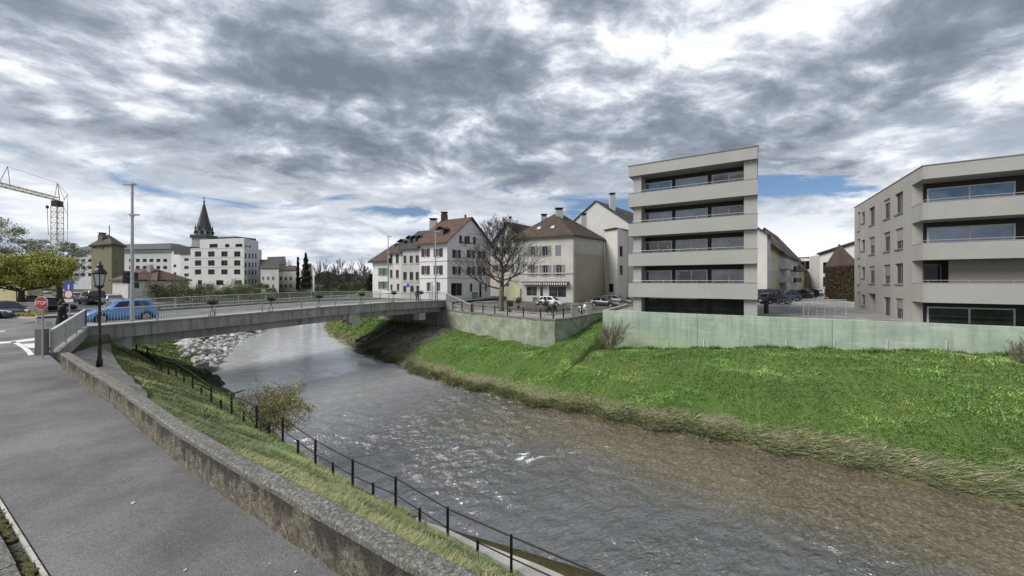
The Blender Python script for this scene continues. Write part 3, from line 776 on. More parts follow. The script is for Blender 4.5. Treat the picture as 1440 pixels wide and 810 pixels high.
near_pts = [(-12, 2.70), (2.7, 2.72), (4.4, 2.765), (6.2, 2.82), (8.6, 2.93), (13.2, 3.31), (17.5, 3.56), (21.4, 3.8)]
strip_wall('stone_wall', near_pts, .215, 'stonewall', 'coping', 'old rubble stone wall with lichened coping running beside the asphalt path', 'wall',
           lambda p: .56, lambda s, t: -.4, .012, .085, True, .2, .011)

# kerb bottom left with mossy gutter
mb = MB()
for k in range(30):
    s0 = -12+k*.9; mb.hexa([ST(s0, .1, -.1), ST(s0+.88, .1, -.1), ST(s0+.88, .86, -.1), ST(s0, .86, -.1)], [ST(s0, .1, .09), ST(s0+.88, .1, .09), ST(s0+.88, .86+.015*math.sin(k*3), .07), ST(s0, .86+.015*math.sin(k*3), .07)])
o = mb.build('kerb', M['coping']); o['kind'] = 'structure'
mb = MB()
for k in range(60):
    s0 = -12+k*.45; w = .018
    mb.hexa([ST(s0, .985, -.05), ST(s0+.44, .985, -.05), ST(s0+.44, 1.02, -.05), ST(s0, 1.02, -.05)], [ST(s0, .985, .02), ST(s0+.44, .985, .018), ST(s0+.44, 1.02, .018), ST(s0, 1.02, .02)])
o = mb.build('gutter_edge', M['concrete_light']); o['kind'] = 'structure'
mb = MB()
for k in range(420):
    s0 = random.uniform(2, 12); t0 = random.gauss(.92, .025); r = random.uniform(.012, .045)*(1 if math.sin(s0*5)+math.sin(s0*2.3) > -.6 else .4); p = ST(s0, t0, .01)
    mb.ball(p, r, 0, 6, 4, .3, (1.4, 1, .6))
o = mb.build('moss', M['moss']); o['kind'] = 'stuff'
def g_gut(rd):
    s = rd.uniform(4, 11); return s, rd.gauss(.93, .03), 1, .6
rdg = random.Random(2); pts = []; hh = []; cc = []
for _ in range(900):
    s, t, a, b = g_gut(rdg)
    if math.sin(s*5)+math.sin(s*2.3) < -.2: continue
    pts.append(ST(s, t, .01)[:]); hh.append(rdg.uniform(.02, .07)); g = rdg.uniform(.6, 1.3); cc.append((.12*g, .14*g, .04*g) if rdg.random() < .5 else (.2*g, .17*g, .09*g))
blades('gutter_weeds', pts, hh, .004, .9, cc, M['blade'], seed=4)

# ------------------------------------------------------------------ iron railing on the quay
RP = [(-9.5, 7.2), (-7.2, 7.15), (-5, 7.1), (-2.6, 7.1), (-.3, 7.1)]
pix = [(719, 812), (629.6, 767), (556.5, 717), (496, 688), (443.6, 656), (397.7, 620), (361, 601), (325.6, 583.5), (297, 569), (271, 548), (247.7, 531), (226.7, 525.7), (207.6, 508), (192, 501)]
zpost = [-3.25, -3.25, -3.25, -3.25, -3.2, -3.1, -3.02, -2.95, -2.85, -2.72, -2.6, -2.5, -2.25, -2.1]
posts = [ST(s, t, -3.3) for s, t in RP]+[P(u, v, z) for (u, v), z in zip(pix, zpost)]
root = empty('iron_railing', (posts[6].x, posts[6].y, -3.3), 'thin black iron railing with two rails running down along the river edge', 'railing')
hts_ = .89
tops = [p+Vector((0, 0, hts_)) for p in posts]; mids = [p+Vector((0, 0, hts_*.47)) for p in posts]
for p in posts:
    mb = MB(); q = .03
    mb.box(p.x-q, p.x+q, p.y-q, p.y+q, p.z-.4, p.z+hts_+.02); mb.ball((p.x, p.y, p.z+hts_+.03), .03, 0, 6, 4)
    mb.build('post', M['iron'], root)
for a, b in zip(posts, posts[1:]):
    p = a.lerp(b, .5); mb = MB(); q = .03; mb.box(p.x-q, p.x+q, p.y-q, p.y+q, p.z-.4, p.z+hts_*.47+.06); mb.build('short_post', M['iron'], root)
mb = MB(); mb.tube(tops, .018, 6); mb.build('top_rail', M['iron'], root)
mb = MB(); mb.tube(mids, .016, 6); mb.build('middle_rail', M['iron'], root)

# ------------------------------------------------------------------ street lamp behind the wall
lp = P(140, 512, .12); root = empty('street_lamp', lp, 'old fashioned black lantern street lamp standing behind the stone wall', 'street lamp')
mb = MB(); mb.lathe(lp, [(.09, -.1), (.09, .12), (.062, .2), (.05, .9), (.062, .95), (.042, 1.0), (.036, 2.7), (.055, 2.74), (.03, 2.8), (.03, 2.86)], 12); mb.build('pole', M['black'], root, True)
lz = lp.z+2.86; Ht = 3.2+15*lp.y/F
def ring(z, r, n=6): return [Vector((lp.x+r*math.cos(2*math.pi*i/n+.3), lp.y+r*math.sin(2*math.pi*i/n+.3), z)) for i in range(n)]
r0, r1 = ring(lz+.06, .11), ring(lz+.48, .18)
mb = MB()
for i in range(6): mb.face([r0[i], r0[(i+1) % 6], r1[(i+1) % 6], r1[i]])
lg = mb.build('lantern_glass', M['lampglass'], root)
mb = MB()
for i in range(6): mb.tube([r0[i], r1[i]], .014, 5)
mb.lathe((lp.x, lp.y, lz), [(.05, -.06), (.15, .02), (.14, .06)], 6)
mb.build('lantern_frame', M['black'], root)
mb = MB(); mb.lathe((lp.x, lp.y, lz), [(.20, .47), (.21, .52), (.165, .62), (.1, .7), (.09, .76), (.12, .78), (.05, .84), (.02, .9)], 12); mb.build('lantern_hood', M['black'], root)

# ------------------------------------------------------------------ bridge
CAMB = [(5, .50), (6.5, .50), (15, .64), (22, .78), (29, .83), (35, .72), (39, .6), (48, .5)]
def zd(t): return lin(t, CAMB)
BL, BR = 6.6, 38.8
root = empty('bridge', ST(39, 22, -.6), 'concrete road bridge crossing the river with pale metal railings', 'bridge')
nb = 40; tt = [BL+(BR-BL)*k/nb for k in range(nb+1)]
SN, SF = 32.75, 45.6
mb = MB()
for a, b in zip(tt, tt[1:]): mb.hexa([ST(SN+.32, a, zd(a)-.75), ST(SN+.32, b, zd(b)-.75), ST(SF-.3, b, zd(b)-.75), ST(SF-.3, a, zd(a)-.75)][::1], [ST(SN+.32, a, zd(a)-.12), ST(SN+.32, b, zd(b)-.12), ST(SF-.3, b, zd(b)-.12), ST(SF-.3, a, zd(a)-.12)])
mb.build('deck', M['road'], root)
for (s0, s1) in ((SN, SN+.3), (SF-.28, SF)):
    mb = MB()
    seg = 11; 
    for k in range(seg):
        a, b = BL+(BR-BL)*k/seg+.012, BL+(BR-BL)*(k+1)/seg-.012
        for q in range(4):
            c, d = a+(b-a)*q/4, a+(b-a)*(q+1)/4
            mb.hexa([ST(s0, c, zd(c)-.80), ST(s0, d, zd(d)-.80), ST(s1, d, zd(d)-.80), ST(s1, c, zd(c)-.80)], [ST(s0, c, zd(c)), ST(s0, d, zd(d)), ST(s1, d, zd(d)), ST(s1, c, zd(c))])
    mb.build('fascia', M['concrete'], root)
for s0, s1 in ((SN+.04, SN+.5), (SF-.5, SF-.04)):
    mb = MB()
    for k in range(nb):
        a, b = tt[k], tt[k+1]
        mb.hexa([ST(s0-.14, a, zd(a)-.001), ST(s0-.14, b, zd(b)-.001), ST(s1, b, zd(b)-.001), ST(s1, a, zd(a)-.001)], [ST(s0-.14, a, zd(a)+.07), ST(s0-.14, b, zd(b)+.07), ST(s1, b, zd(b)+.07), ST(s1, a, zd(a)+.07)])
    mb.build('parapet_cap', M['concrete_light'], root)
mb = MB()
for a, b in zip(tt, tt[1:]): mb.hexa([ST(SN+.52, a, zd(a)-.12), ST(SN+.52, b, zd(b)-.12), ST(SN+2.2, b, zd(b)-.12), ST(SN+2.2, a, zd(a)-.12)], [ST(SN+.52, a, zd(a)+.03), ST(SN+.52, b, zd(b)+.03), ST(SN+2.2, b, zd(b)+.03), ST(SN+2.2, a, zd(a)+.03)])
mb.build('pavement', M['concrete_light'], root)
for s0 in (SN+.55, SN+4.2, SN+8, SF-1.2):
    mb = MB()
    for a, b in zip(tt, tt[1:]):
        def gb(t): return zd(t)-.8-.62-.35*((t-22.7)/16)**2*0
        mb.hexa([ST(s0, a, gb(a)), ST(s0, b, gb(b)), ST(s0+.5, b, gb(b)), ST(s0+.5, a, gb(a))], [ST(s0, a, zd(a)-.75), ST(s0, b, zd(b)-.75), ST(s0+.5, b, zd(b)-.75), ST(s0+.5, a, zd(a)-.75)])
    mb.build('girder', M['concrete'], root)
# pier and abutments
def stbox(mb, s0, s1, t0, t1, z0, z1, m=0): mb.hexa([ST(s0, t0, z0), ST(s0, t1, z0), ST(s1, t1, z0), ST(s1, t0, z0)], [ST(s0, t0, z1), ST(s0, t1, z1), ST(s1, t1, z1), ST(s1, t0, z1)], m)
mb = MB(); stbox(mb, SN+.3, SN+1.4, 24.4, 25.6, -.95, zd(25)-.7); stbox(mb, SN+.3, SN+1.1, 24.7, 25.3, -.95-.25, -.95); mb.build('bearing_block', M['concrete_light'], root)
mb = MB(); stbox(mb, SN+.2, SN+1.2, 33.9, 34.9, -1.5, -.7); mb.build('bearing_block', M['concrete_light'], root)
mb = MB(); stbox(mb, SN+.1, SF-.1, 5.6, 8.6, -2.6, -.3); stbox(mb, SN-.1, SN+.6, 5.9, 8.2, -.35, zd(7)-.81); mb.build('abutment', M['concrete'], root)
mb = MB(); stbox(mb, SN+.1, SF, 38.6, 41, -4, -.22); stbox(mb, SN-.15, SN+.35, 38.6, 39.3, -1.2, zd(39)+.05); mb.build('abutment', M['concrete'], root)
# railings
def railing(pts, name, posts_at, par, h=1.02, base=.07, every=.13, barm='rail'):
    lens = [0]; 
    for a, b in zip(pts, pts[1:]): lens.append(lens[-1]+(b-a).length)
    def at(x):
        for k in range(len(pts)-1):
            if x <= lens[k+1]: return pts[k].lerp(pts[k+1], (x-lens[k])/(lens[k+1]-lens[k]))
        return pts[-1]
    mb = MB(); x = every/2
    while x < lens[-1]:
        p = at(x); q = .009; mb.hexa([(p.x-q, p.y-q, p.z+base+.08), (p.x+q, p.y-q, p.z+base+.08), (p.x+q, p.y+q, p.z+base+.08), (p.x-q, p.y+q, p.z+base+.08)], [(p.x-q, p.y-q, p.z+h-.03), (p.x+q, p.y-q, p.z+h-.03), (p.x+q, p.y+q, p.z+h-.03), (p.x-q, p.y+q, p.z+h-.03)]); x += every
    mb.tube([p+Vector((0, 0, base+.08)) for p in pts], .018, 5)
    r = mb.build(name, M[barm], par)
    mb = MB()
    for a, b in zip(pts, pts[1:]):
        d = (b-a).normalized(); n = Vector((d.y, -d.x, 0))*.055
        mb.hexa([a+n+Vector((0, 0, h-.03)), b+n+Vector((0, 0, h-.03)), b-n+Vector((0, 0, h-.03)), a-n+Vector((0, 0, h-.03))], [a+n+Vector((0, 0, h+.025)), b+n+Vector((0, 0, h+.025)), b-n+Vector((0, 0, h+.025)), a-n+Vector((0, 0, h+.025))])
    mb.build('handrail', M['rail_top'], r)
    for x in posts_at:
        p = at(x*lens[-1]); mb = MB(); q = .035; mb.box(p.x-q, p.x+q, p.y-q, p.y+q, p.z+base-.02, p.z+h-.03); mb.build('post', M['rail'], r)
railing([ST(SN+.12, t, zd(t)) for t in tt], 'railing', [k/10 for k in range(11)], root)
railing([ST(SF-.12, t, zd(t)) for t in tt if t > 12], 'railing', [k/10 for k in range(11)], root)
# flared end walls with sloping railings
def flare(pts, hgt, pil, label, posts_n=3):
    """pts: deck end -> pillar, on top of the wall"""
    r = empty('wing_wall', (pil.x, pil.y, min(pil.z, 0)-.5), label, 'wall')
    mb = MB(); a, b = pts[0], pts[-1]; d = (b-a); d.z = 0; d.normalize(); n = Vector((d.y, -d.x, 0))*.16
    for p, q in zip(pts, pts[1:]): mb.hexa([Vector((p.x, p.y, p.z-hgt))+n, Vector((q.x, q.y, q.z-hgt))+n, Vector((q.x, q.y, q.z-hgt))-n, Vector((p.x, p.y, p.z-hgt))-n], [p+n, q+n, q-n, p-n])
    mb.build('sloping_wall', M['concrete'], r)
    railing(pts, 'railing', [k/posts_n for k in range(posts_n+1)], r, 1.0, .03, .11)
    mb = MB(); w = .17; mb.box(pil.x-w, pil.x+w, pil.y-w*.7, pil.y+w*.7, pil.z-.5, pil.z+1.12)
    mb.build('end_pillar', M['concrete_dark'], r)
pil = P(59, 499, 0); flare([ST(SN+.12, BL, .52), Vector((pil.x+.2, pil.y+.2, .06))], .55, pil, 'sloping concrete end wall with white handrail behind the stop sign')
pil2 = PY(664, 436, 45.2); pil2.z = -.55
flare([ST(SN+.12, BR, .6), PY(627, 423.2, 49.6), Vector((pil2.x-.3, pil2.y+.3, -.55))], 1.0, pil2, 'sloping concrete end wall with white handrail beside the bare tree')
# bridge pipe / timber steps below the far end
mb = MB(); a = PY(519, 470, 50); 
for (p, q) in (((503, 478), (545, 458)), ((520, 479), (556, 459))):
    A_, B_ = PY(*p, 45), PY(*q, 49); mb.tube([A_, B_], .14, 6)
mb.tube([PY(500, 479.5, 45), PY(521, 480.5, 45)], .16, 6)
mb.build('drain_channel', M['concrete_dark'], None, label='dark drainage channel running down the bank under the bridge', category='drain')

# planters on the bridge railings
def planter_proto():
    r = empty('flower_planter', (0, 0, 0), '', 'planter', 'flower planters on the bridge railings')
    mb = MB(); mb.lathe((0, 0, 0), [(.18, .0), (.36, .1), (.40, .28), (.37, .29), (.3, .2)], 12); mb.build('bowl', M['black'], r)
    mb = MB(); mb.tube([(0, 0, .02), (0, .1, -.25), (.3, .35, -.75), (.3, .4, -1.15)], .025, 5); mb.tube([(0, 0, .02), (0, .15, -.3), (-.1, .38, -1.15)], .02, 5); mb.tube([(-.2, .38, -.95), (.35, .38, -.95)], .02, 4); mb.build('bracket', M['black'], r)
    rg = np.random.default_rng(3)
    pts = rg.normal(0, 1, (260, 3))*np.array([.2, .2, .09])+np.array([0, 0, .36])
    leaf_object('foliage', pts, .045, [(.05, .09, .025), (.09, .11, .04), (.03, .05, .02)], 5, r)
    pts = rg.normal(0, 1, (60, 3))*np.array([.2, .2, .08])+np.array([0, 0, .42])
    leaf_object('blossom', pts, .04, [(.7, .68, .66), (.55, .5, .5), (.5, .2, .22)], 6, r)
    return r
pp = planter_proto(); first = True
nearp = [(299, 'spilling dark foliage planter, nearest one on the river side railing'), (382, 'pale flowered planter on the near railing above the pale boulders'), (449, 'green planter on the near railing above mid river'), (509, 'white flowered planter on the near railing in front of the far weir trees'), (554, 'small planter on the near railing before the green shuttered house'), (592, 'planter on the near railing closest to the white corner house')]
farp = [(251, 'planter on the upstream railing nearest the lamp mast'), (350, 'planter on the upstream railing below the white modern block'), (431, 'planter on the upstream railing below the conifer'), (471, 'planter on the upstream railing farthest along the bridge')]
for S_, lst, sg in ((SN-.28, nearp, 1), (SF+.28, farp, -1)):
    for u, lab in lst:
        k = (u-720)/F; t = (k*RS[1]-RS[0])*S_/(CT[0]-k*CT[1]); p = ST(S_, t, zd(t)+.88)
        c = pp if first else copy_tree(pp)
        c.location = p; c.rotation_euler = (0, 0, math.atan2(RS[1], RS[0])-math.pi/2 if sg > 0 else math.atan2(-RS[1], -RS[0])-math.pi/2); c['label'] = lab; c.scale = (.82, .82, .82); first = False

# lamp masts
def mast(p, h, label, two=True, yaw=0):
    r = empty('lamp_mast', p, label, 'lamp mast', None)
    mb = MB(); mb.lathe(p, [(.11, 0), (.1, .3), (.085, h*.5), (.06, h-.05), (.05, h)], 10); mb.build('pole', M['rail'], r, True)
    mb = MB(); c, s = math.cos(yaw), math.sin(yaw)
    def hb(x0, x1, w, z0, z1):
        b = [(x0, -w), (x1, -w*.6), (x1, w*.6), (x0, w)]; mb.hexa([(p.x+x*c-y*s, p.y+x*s+y*c, p.z+z0) for x, y in b], [(p.x+x*c-y*s, p.y+x*s+y*c, p.z+z1) for x, y in b])
    hb(.15, -.55, .14, h-.02, h+.07); mb.build('lamp_head', M['frame_metal'], r)
    if two:
        mb = MB(); hb(-.12, .42, .12, h*.775, h*.775+.08); mb.lathe((p.x, p.y, p.z+h*.76), [(.1, 0), (.1, .14)], 8); mb.lathe((p.x, p.y, p.z+h*.93), [(.09, 0), (.09, .1)], 8); mb.build('lamp_head', M['frame_metal'], r)
mast(ST(33.1, 9.15, .55) if False else PY(186, 452, 24.6), 8.75, 'tall grey lamp mast rising behind the blue car on the bridge', True, 0)
mast(PY(612.5, 424, 47.5), 8.6, 'grey lamp mast in front of the white corner house', False, math.pi)
mast(PY(545.8, 409, 57), 8.0, 'grey lamp mast in front of the green shuttered house', False, math.pi)

# ------------------------------------------------------------------ retaining wall right of bridge, flood wall
rw = [(33.5, 38.6), (31.2, 37.8), (26.7, 35.9), (21, 34.5), (16.6, 33.35), (15.2, 33.5), (14.6, 35), (13.9, 44.9)]
strip_wall('retaining_wall', rw, .5, 'masonry', 'coping', 'mossy masonry retaining wall below the plaza with the bare tree', 'wall', lambda p: -.42, lambda s, t: min(zat(s+.2, t-1.0), zat(s, t-1.6), -1.5)-1.6, .05, .14, True, .6, .03)
r = strip_wall('flood_wall', [(12.2, 49), (11.45, 37.0), (-30, 37.0)], .3, 'floodwall', 'floodwall', 'long pale green concrete flood wall above the grassy bank', 'wall', lambda p: .33, lambda s, t: -4.6, .0, .1, False, .8, .0)
mb = MB()
for k in range(14):
    s0 = 8.5-k*2.9; z0 = lin(s0, ZW); mb.tube([ST(s0, 36.78, z0), ST(s0, 36.78, z0+.75)], .02, 4)
mb.build('marker_stakes', M['signwhite'], None, label='row of thin pale stakes standing along the foot of the flood wall', category='stakes')
for k in range(2):
    s0 = 3.2-k*9.1; mb = MB(); stbox(mb, s0-.012, s0+.012, 36.835, 36.846, lin(s0, ZW)-.1, .325); mb.build('joint', M['concrete_dark'], r)
# fence on the plaza coping
fp = [(30.8, 37.5), (26.7, 35.9), (21, 34.5), (16.6, 33.4), (15.35, 33.6), (14.9, 35), (14.5, 39), (14.1, 43)]
fpts = [ST(s, t, -.42) for s, t in fp]
r = empty('coping_fence', fpts[2], 'black metal fence posts and rails on top of the mossy retaining wall', 'fence')
tot = 0
for a, b in zip(fpts, fpts[1:]):
    n = max(1, round((b-a).length/2.2))
    for k in range(n):
        p = a.lerp(b, k/n); mb = MB(); mb.box(p.x-.06, p.x+.06, p.y-.06, p.y+.06, p.z, p.z+.85); mb.box(p.x-.08, p.x+.08, p.y-.08, p.y+.08, p.z+.85, p.z+.93); mb.build('post', M['iron'], r)
mb = MB(); mb.tube([p+Vector((0, 0, .75)) for p in fpts], .025, 5); mb.tube([p+Vector((0, 0, .4)) for p in fpts], .02, 5); mb.build('rails', M['iron'], r)
for (u, v, w, lab) in ((808, 446, .35, 'stout grey concrete gatepost on the plaza corner'), (828, 442, .32, 'grey concrete gatepost nearer the parked cars')):
    p = P(u, v, -.5); mb = MB(); mb.box(p.x-w, p.x+w, p.y-.25, p.y+.25, -.6, .75); mb.box(p.x-w-.05, p.x+w+.05, p.y-.3, p.y+.3, .75, .85)
    mb.build('gatepost', M['concrete'], None, label=lab, category='gatepost')

# ------------------------------------------------------------------ central apartment building and right building
def apartment(name, A, B, depth, label, floors, mat, side_windows=None, chamfer=None):
    fr = Frame(A, B); r = empty(name, (A[0], A[1], 0), label, 'apartment building')
    Ln = fr.len; back = 1.7
    ztop, roofbot = floors['roof']; decks = floors['decks']     # decks: (ztop, zbot) from top to bottom
    # main block behind the loggias
    mb = MB()
    for d0, d1, a0, a1 in ((-depth, -back, .35, Ln-.0),):
        pass
    return r, fr
DECKS = [(11.77, 10.46), (8.84, 7.58), (5.9, 4.66), (3.0, 1.63)]
fr = Frame((11.5, 38.0), (20.6, 32.25)); Ln = fr.len; BK = 1.75; DEP = 13
ab = empty('apartment_building', fr.p(Ln/2, 0, -.2), 'five storey grey apartment tower with wraparound balconies behind the flood wall', 'apartment building')
mb = MB()
mb.fbox(fr, .45, Ln-.02, -DEP, -BK-.35, -.6, 14.2)
for a0, a1 in ((.4, 1.15), (Ln-1.0, Ln-.03)): mb.fbox(fr, a0, a1, -BK-.36, -.35, -.6, 13.6)
mb.build('wall', M['facade'], ab)
mb = MB(); mb.fbox(fr, 0, Ln, -DEP-.2, .0, 13.48, 14.5); mb.build('roof', M['facade'], ab)
mb = MB(); mb.fbox(fr, -.05, Ln+.05, -DEP-.25, .05, 14.503, 14.56); mb.build('roof_edge', M['soffit'], ab)
for (z1, z0) in DECKS:
    mb = MB(); mb.fbox(fr, 0, Ln, -.22, 0, z0, z1); mb.fbox(fr, 0, .22, -DEP*.3, -.222, z0, z1); mb.fbox(fr, 0, Ln, -BK-.3, -.223, z0+.002, z0+.32)
    bl = mb.build('balcony', M['facade'], ab)
    mb = MB(); mb.fbox(fr, -.02, Ln+.02, -.25, .02, z1+.002, z1+.035); mb.build('coping', M['soffit'], bl)
    mb = MB(); mb.tube([fr.p(.35, -.12, z1+.22), fr.p(Ln-.35, -.12, z1+.22)], .022, 6)
    for k in range(8): x = .4+(Ln-.8)*k/7; mb.tube([fr.p(x, -.12, z1), fr.p(x, -.12, z1+.22)], .014, 4)
    mb.build('handrail', M['rail'], bl)
tw_rows = [(11.77, 13.48), (8.84, 10.46), (5.9, 7.58), (3.0, 4.66)]
pairs = [(.105, .345), (.375, .635), (.665, .925)]
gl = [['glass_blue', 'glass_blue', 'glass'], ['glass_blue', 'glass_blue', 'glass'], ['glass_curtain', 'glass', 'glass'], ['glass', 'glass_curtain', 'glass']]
for ri, (zb_, zt_) in enumerate(tw_rows):
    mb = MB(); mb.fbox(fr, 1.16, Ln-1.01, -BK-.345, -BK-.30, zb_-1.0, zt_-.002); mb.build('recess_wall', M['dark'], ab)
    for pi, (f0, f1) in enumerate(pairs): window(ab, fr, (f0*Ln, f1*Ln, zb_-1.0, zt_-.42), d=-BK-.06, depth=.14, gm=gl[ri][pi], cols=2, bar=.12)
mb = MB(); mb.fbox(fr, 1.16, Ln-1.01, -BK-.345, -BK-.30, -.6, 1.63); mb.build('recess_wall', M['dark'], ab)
for (f0, f1) in pairs: window(ab, fr, (f0*Ln, f1*Ln, -.4, 1.5), d=-BK-.06, depth=.14, gm='glass_green', cols=2 if f0 > .6 else 1, bar=.035, fm='dark')
mb = MB(); mb.fbox(fr, 1.9, 6.1, -.6, -.45, 1.52, 1.62); mb.build('awning_box', M['rail'], ab)

# right building
Cx, Cy = 29.7, 27.8
fs = Frame((38.9, 43.7), (Cx, Cy)); fs2 = Frame((Cx, Cy), (Cx+.846*24, Cy-.533*24))
rb_ = empty('apartment_building', (Cx, Cy, 0), 'long grey apartment building at the right edge with side windows', 'apartment building')
SL = fs.len; LG = 2.05            # loggia wraps LG metres round the corner
DK2 = [(8.85, 7.6), (5.92, 4.72), (3.04, 1.64)]
sidew = []
cols_ = [(1206, 1209.2, 'slit'), (1211.3, 1216.2, 'small'), (1222.2, 1230, 'win'), (1242.6, 1251.8, 'win'), (1258.7, 1269.8, 'win')]
fl = [(8.78, 10.5), (5.85, 7.55), (2.95, 4.65), (.05, 1.75)]
for (z0, z1) in fl:
    for (u0, u1, k) in cols_:
        a0, a1 = fs.a_of(u0), fs.a_of(u1)
        if k == 'win' and u0 < 1230 and z0 < 1: sidew.append((a0-.2, a0+2.0, -.2, 1.95, 'door')); continue
        if k == 'slit': sidew.append((a0, a1, z0-.1, z1+.25, k))
        elif k == 'small': sidew.append((a0, a1, z0+.55, z1, k))
        else: sidew.append((a0, a1, z0, z1, k))
mb = MB()
wallpanel(mb, fs, -2.5, 11.5, [w[:4] for w in sidew], 0, .2, 0, SL-LG)
# solid shell behind
mb.face([fs.p(0, 0, -2.5), fs.p(0, -14, -2.5), fs.p(0, -14, 11.5), fs.p(0, 0, 11.5)])
for (z1, z0) in [(11.5, 10.55)]+DK2: mb.fbox(fs, SL-LG, SL, -.22, 0, z0, z1)
mb.fbox(fs, SL-LG-.25, SL-LG-.003, -.62, -.004, -2.5, 11.48)
mb.build('wall', M['facade_side'], rb_)
mb = MB()
mb.fbox(fs2, 1.9, 24, -14, -LG-.25, -2.5, 11.45); mb.build('main_block', M['facade'], rb_)
mb = MB(); mb.fbox(fs2, .222, 24, -.22, 0, 10.55, 11.5)
mb.hexa([fs2.p(0, -14, 11.3), fs2.p(24, -14, 11.3), fs2.p(24, -.23, 11.3), fs2.p(.23, -.23, 11.3)], [fs2.p(0, -14, 11.46), fs2.p(24, -14, 11.46), fs2.p(24, -.23, 11.46), fs2.p(.23, -.23, 11.46)])
mb.hexa([fs2.p(.23, -LG-.24, 10.56), fs2.p(24, -LG-.24, 10.56), fs2.p(24, -.23, 10.56), fs2.p(.23, -.23, 10.56)], [fs2.p(.23, -LG-.24, 10.75), fs2.p(24, -LG-.24, 10.75), fs2.p(24, -.23, 10.75), fs2.p(.23, -.23, 10.75)])
mb.build('roof', M['facade'], rb_)
mb = MB(); mb.fbox(fs2, -.04, 24, -.26, .04, 11.503, 11.56); mb.fbox(fs, -.1, SL+.02, -.26, .04, 11.505, 11.565); mb.build('roof_edge', M['soffit'], rb_)
for (z1, z0) in DK2:
    mb = MB(); mb.fbox(fs2, .222, 24, -.22, 0, z0, z1); mb.fbox(fs2, .224, 24, -LG-.3, -.223, z0+.003, z0+.3); mb.fbox(fs2, .0, 24, -.25, .02, z1+.002, z1+.03)
    mb.fbox(fs, SL-LG-.1, SL, -.25, .02, z1+.003, z1+.033)
    bl = mb.build('balcony', M['facade'], rb_)
    mb = MB(); pts_ = [fs.p(SL-LG+.2, -.12, z1+.16), fs.p(SL-.12, -.12, z1+.2), fs2.p(24, -.12, z1+.2)]; mb.tube(pts_, .022, 6)
    for k in range(12): x = .3+2.0*k; mb.tube([fs2.p(x, -.12, z1), fs2.p(x, -.12, z1+.2)], .014, 4)
    mb.build('handrail', M['rail'], bl)
WW = Frame(fs2.p(0, -LG, 0)[:2], fs2.p(24, -LG, 0)[:2])
rows2 = [(8.85, 10.55, 'g'), (5.92, 7.6, 'b'), (3.04, 4.72, 's'), (.1, 1.64, 'n')]
for zb_, zt_, k in rows2:
    lo = zb_-1.0 if k != 'n' else -.6
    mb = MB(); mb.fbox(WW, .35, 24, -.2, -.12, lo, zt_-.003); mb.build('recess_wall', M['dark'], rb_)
    if k == 's':
        window(rb_, WW, (.5, 1.5, lo+.8, zt_-.25), d=.1, depth=.16, gm='glass_far', cols=1, fm='soffit')
        for x0, x1 in ((1.6, 5.6), (5.85, 11), (11.2, 16), (16.2, 20)):
            mb = MB(); mb.fbox(WW, x0, x1, .9, .95, zb_+.02, zt_-.02); mb.build('sun_screen', M['screen'], rb_)
    else:
        for (x0, x1) in ((.75, 5.1), (6.2, 10.6), (11.6, 15.9), (16.9, 21.2)):
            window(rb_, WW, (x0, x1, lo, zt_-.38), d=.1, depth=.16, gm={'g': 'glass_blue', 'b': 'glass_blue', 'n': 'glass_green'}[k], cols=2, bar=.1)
for k, (a0, a1, z0, z1, kind) in enumerate(sidew):
    if kind == 'door':
        mb = MB(); mb.face([fs.p(a0, -1.2, z0), fs.p(a1, -1.2, z0), fs.p(a1, -1.2, z1), fs.p(a0, -1.2, z1)])
        for (p0, p1) in ((a0, a0), (a1, a1)): mb.face([fs.p(p0, -.2, z0), fs.p(p0, -1.2, z0), fs.p(p0, -1.2, z1), fs.p(p0, -.2, z1)])
        mb.build('entrance', M['facade_side'], rb_); continue
    bl = {0: 0, 1: .2}.get(k % 2, 0) if z0 > 8 else ((.0 if kind != 'win' else [.25, .6, .0, .5][k % 4]))
    window(rb_, fs, (a0, a1, z0, z1), 0, .2, cols=2 if kind == 'win' else 1, bar=.06, fm='soffit', gm='glass_far', sill='soffit', blind=bl, blindm='screen' if k % 3 else 'blind')
mb = MB(); q = fs2.p(4.4, -2, 11.5); mb.tube([q, q+Vector((1.6, -.6, .75))], .05, 5); mb.build('roof_vent', M['soffit'], rb_)

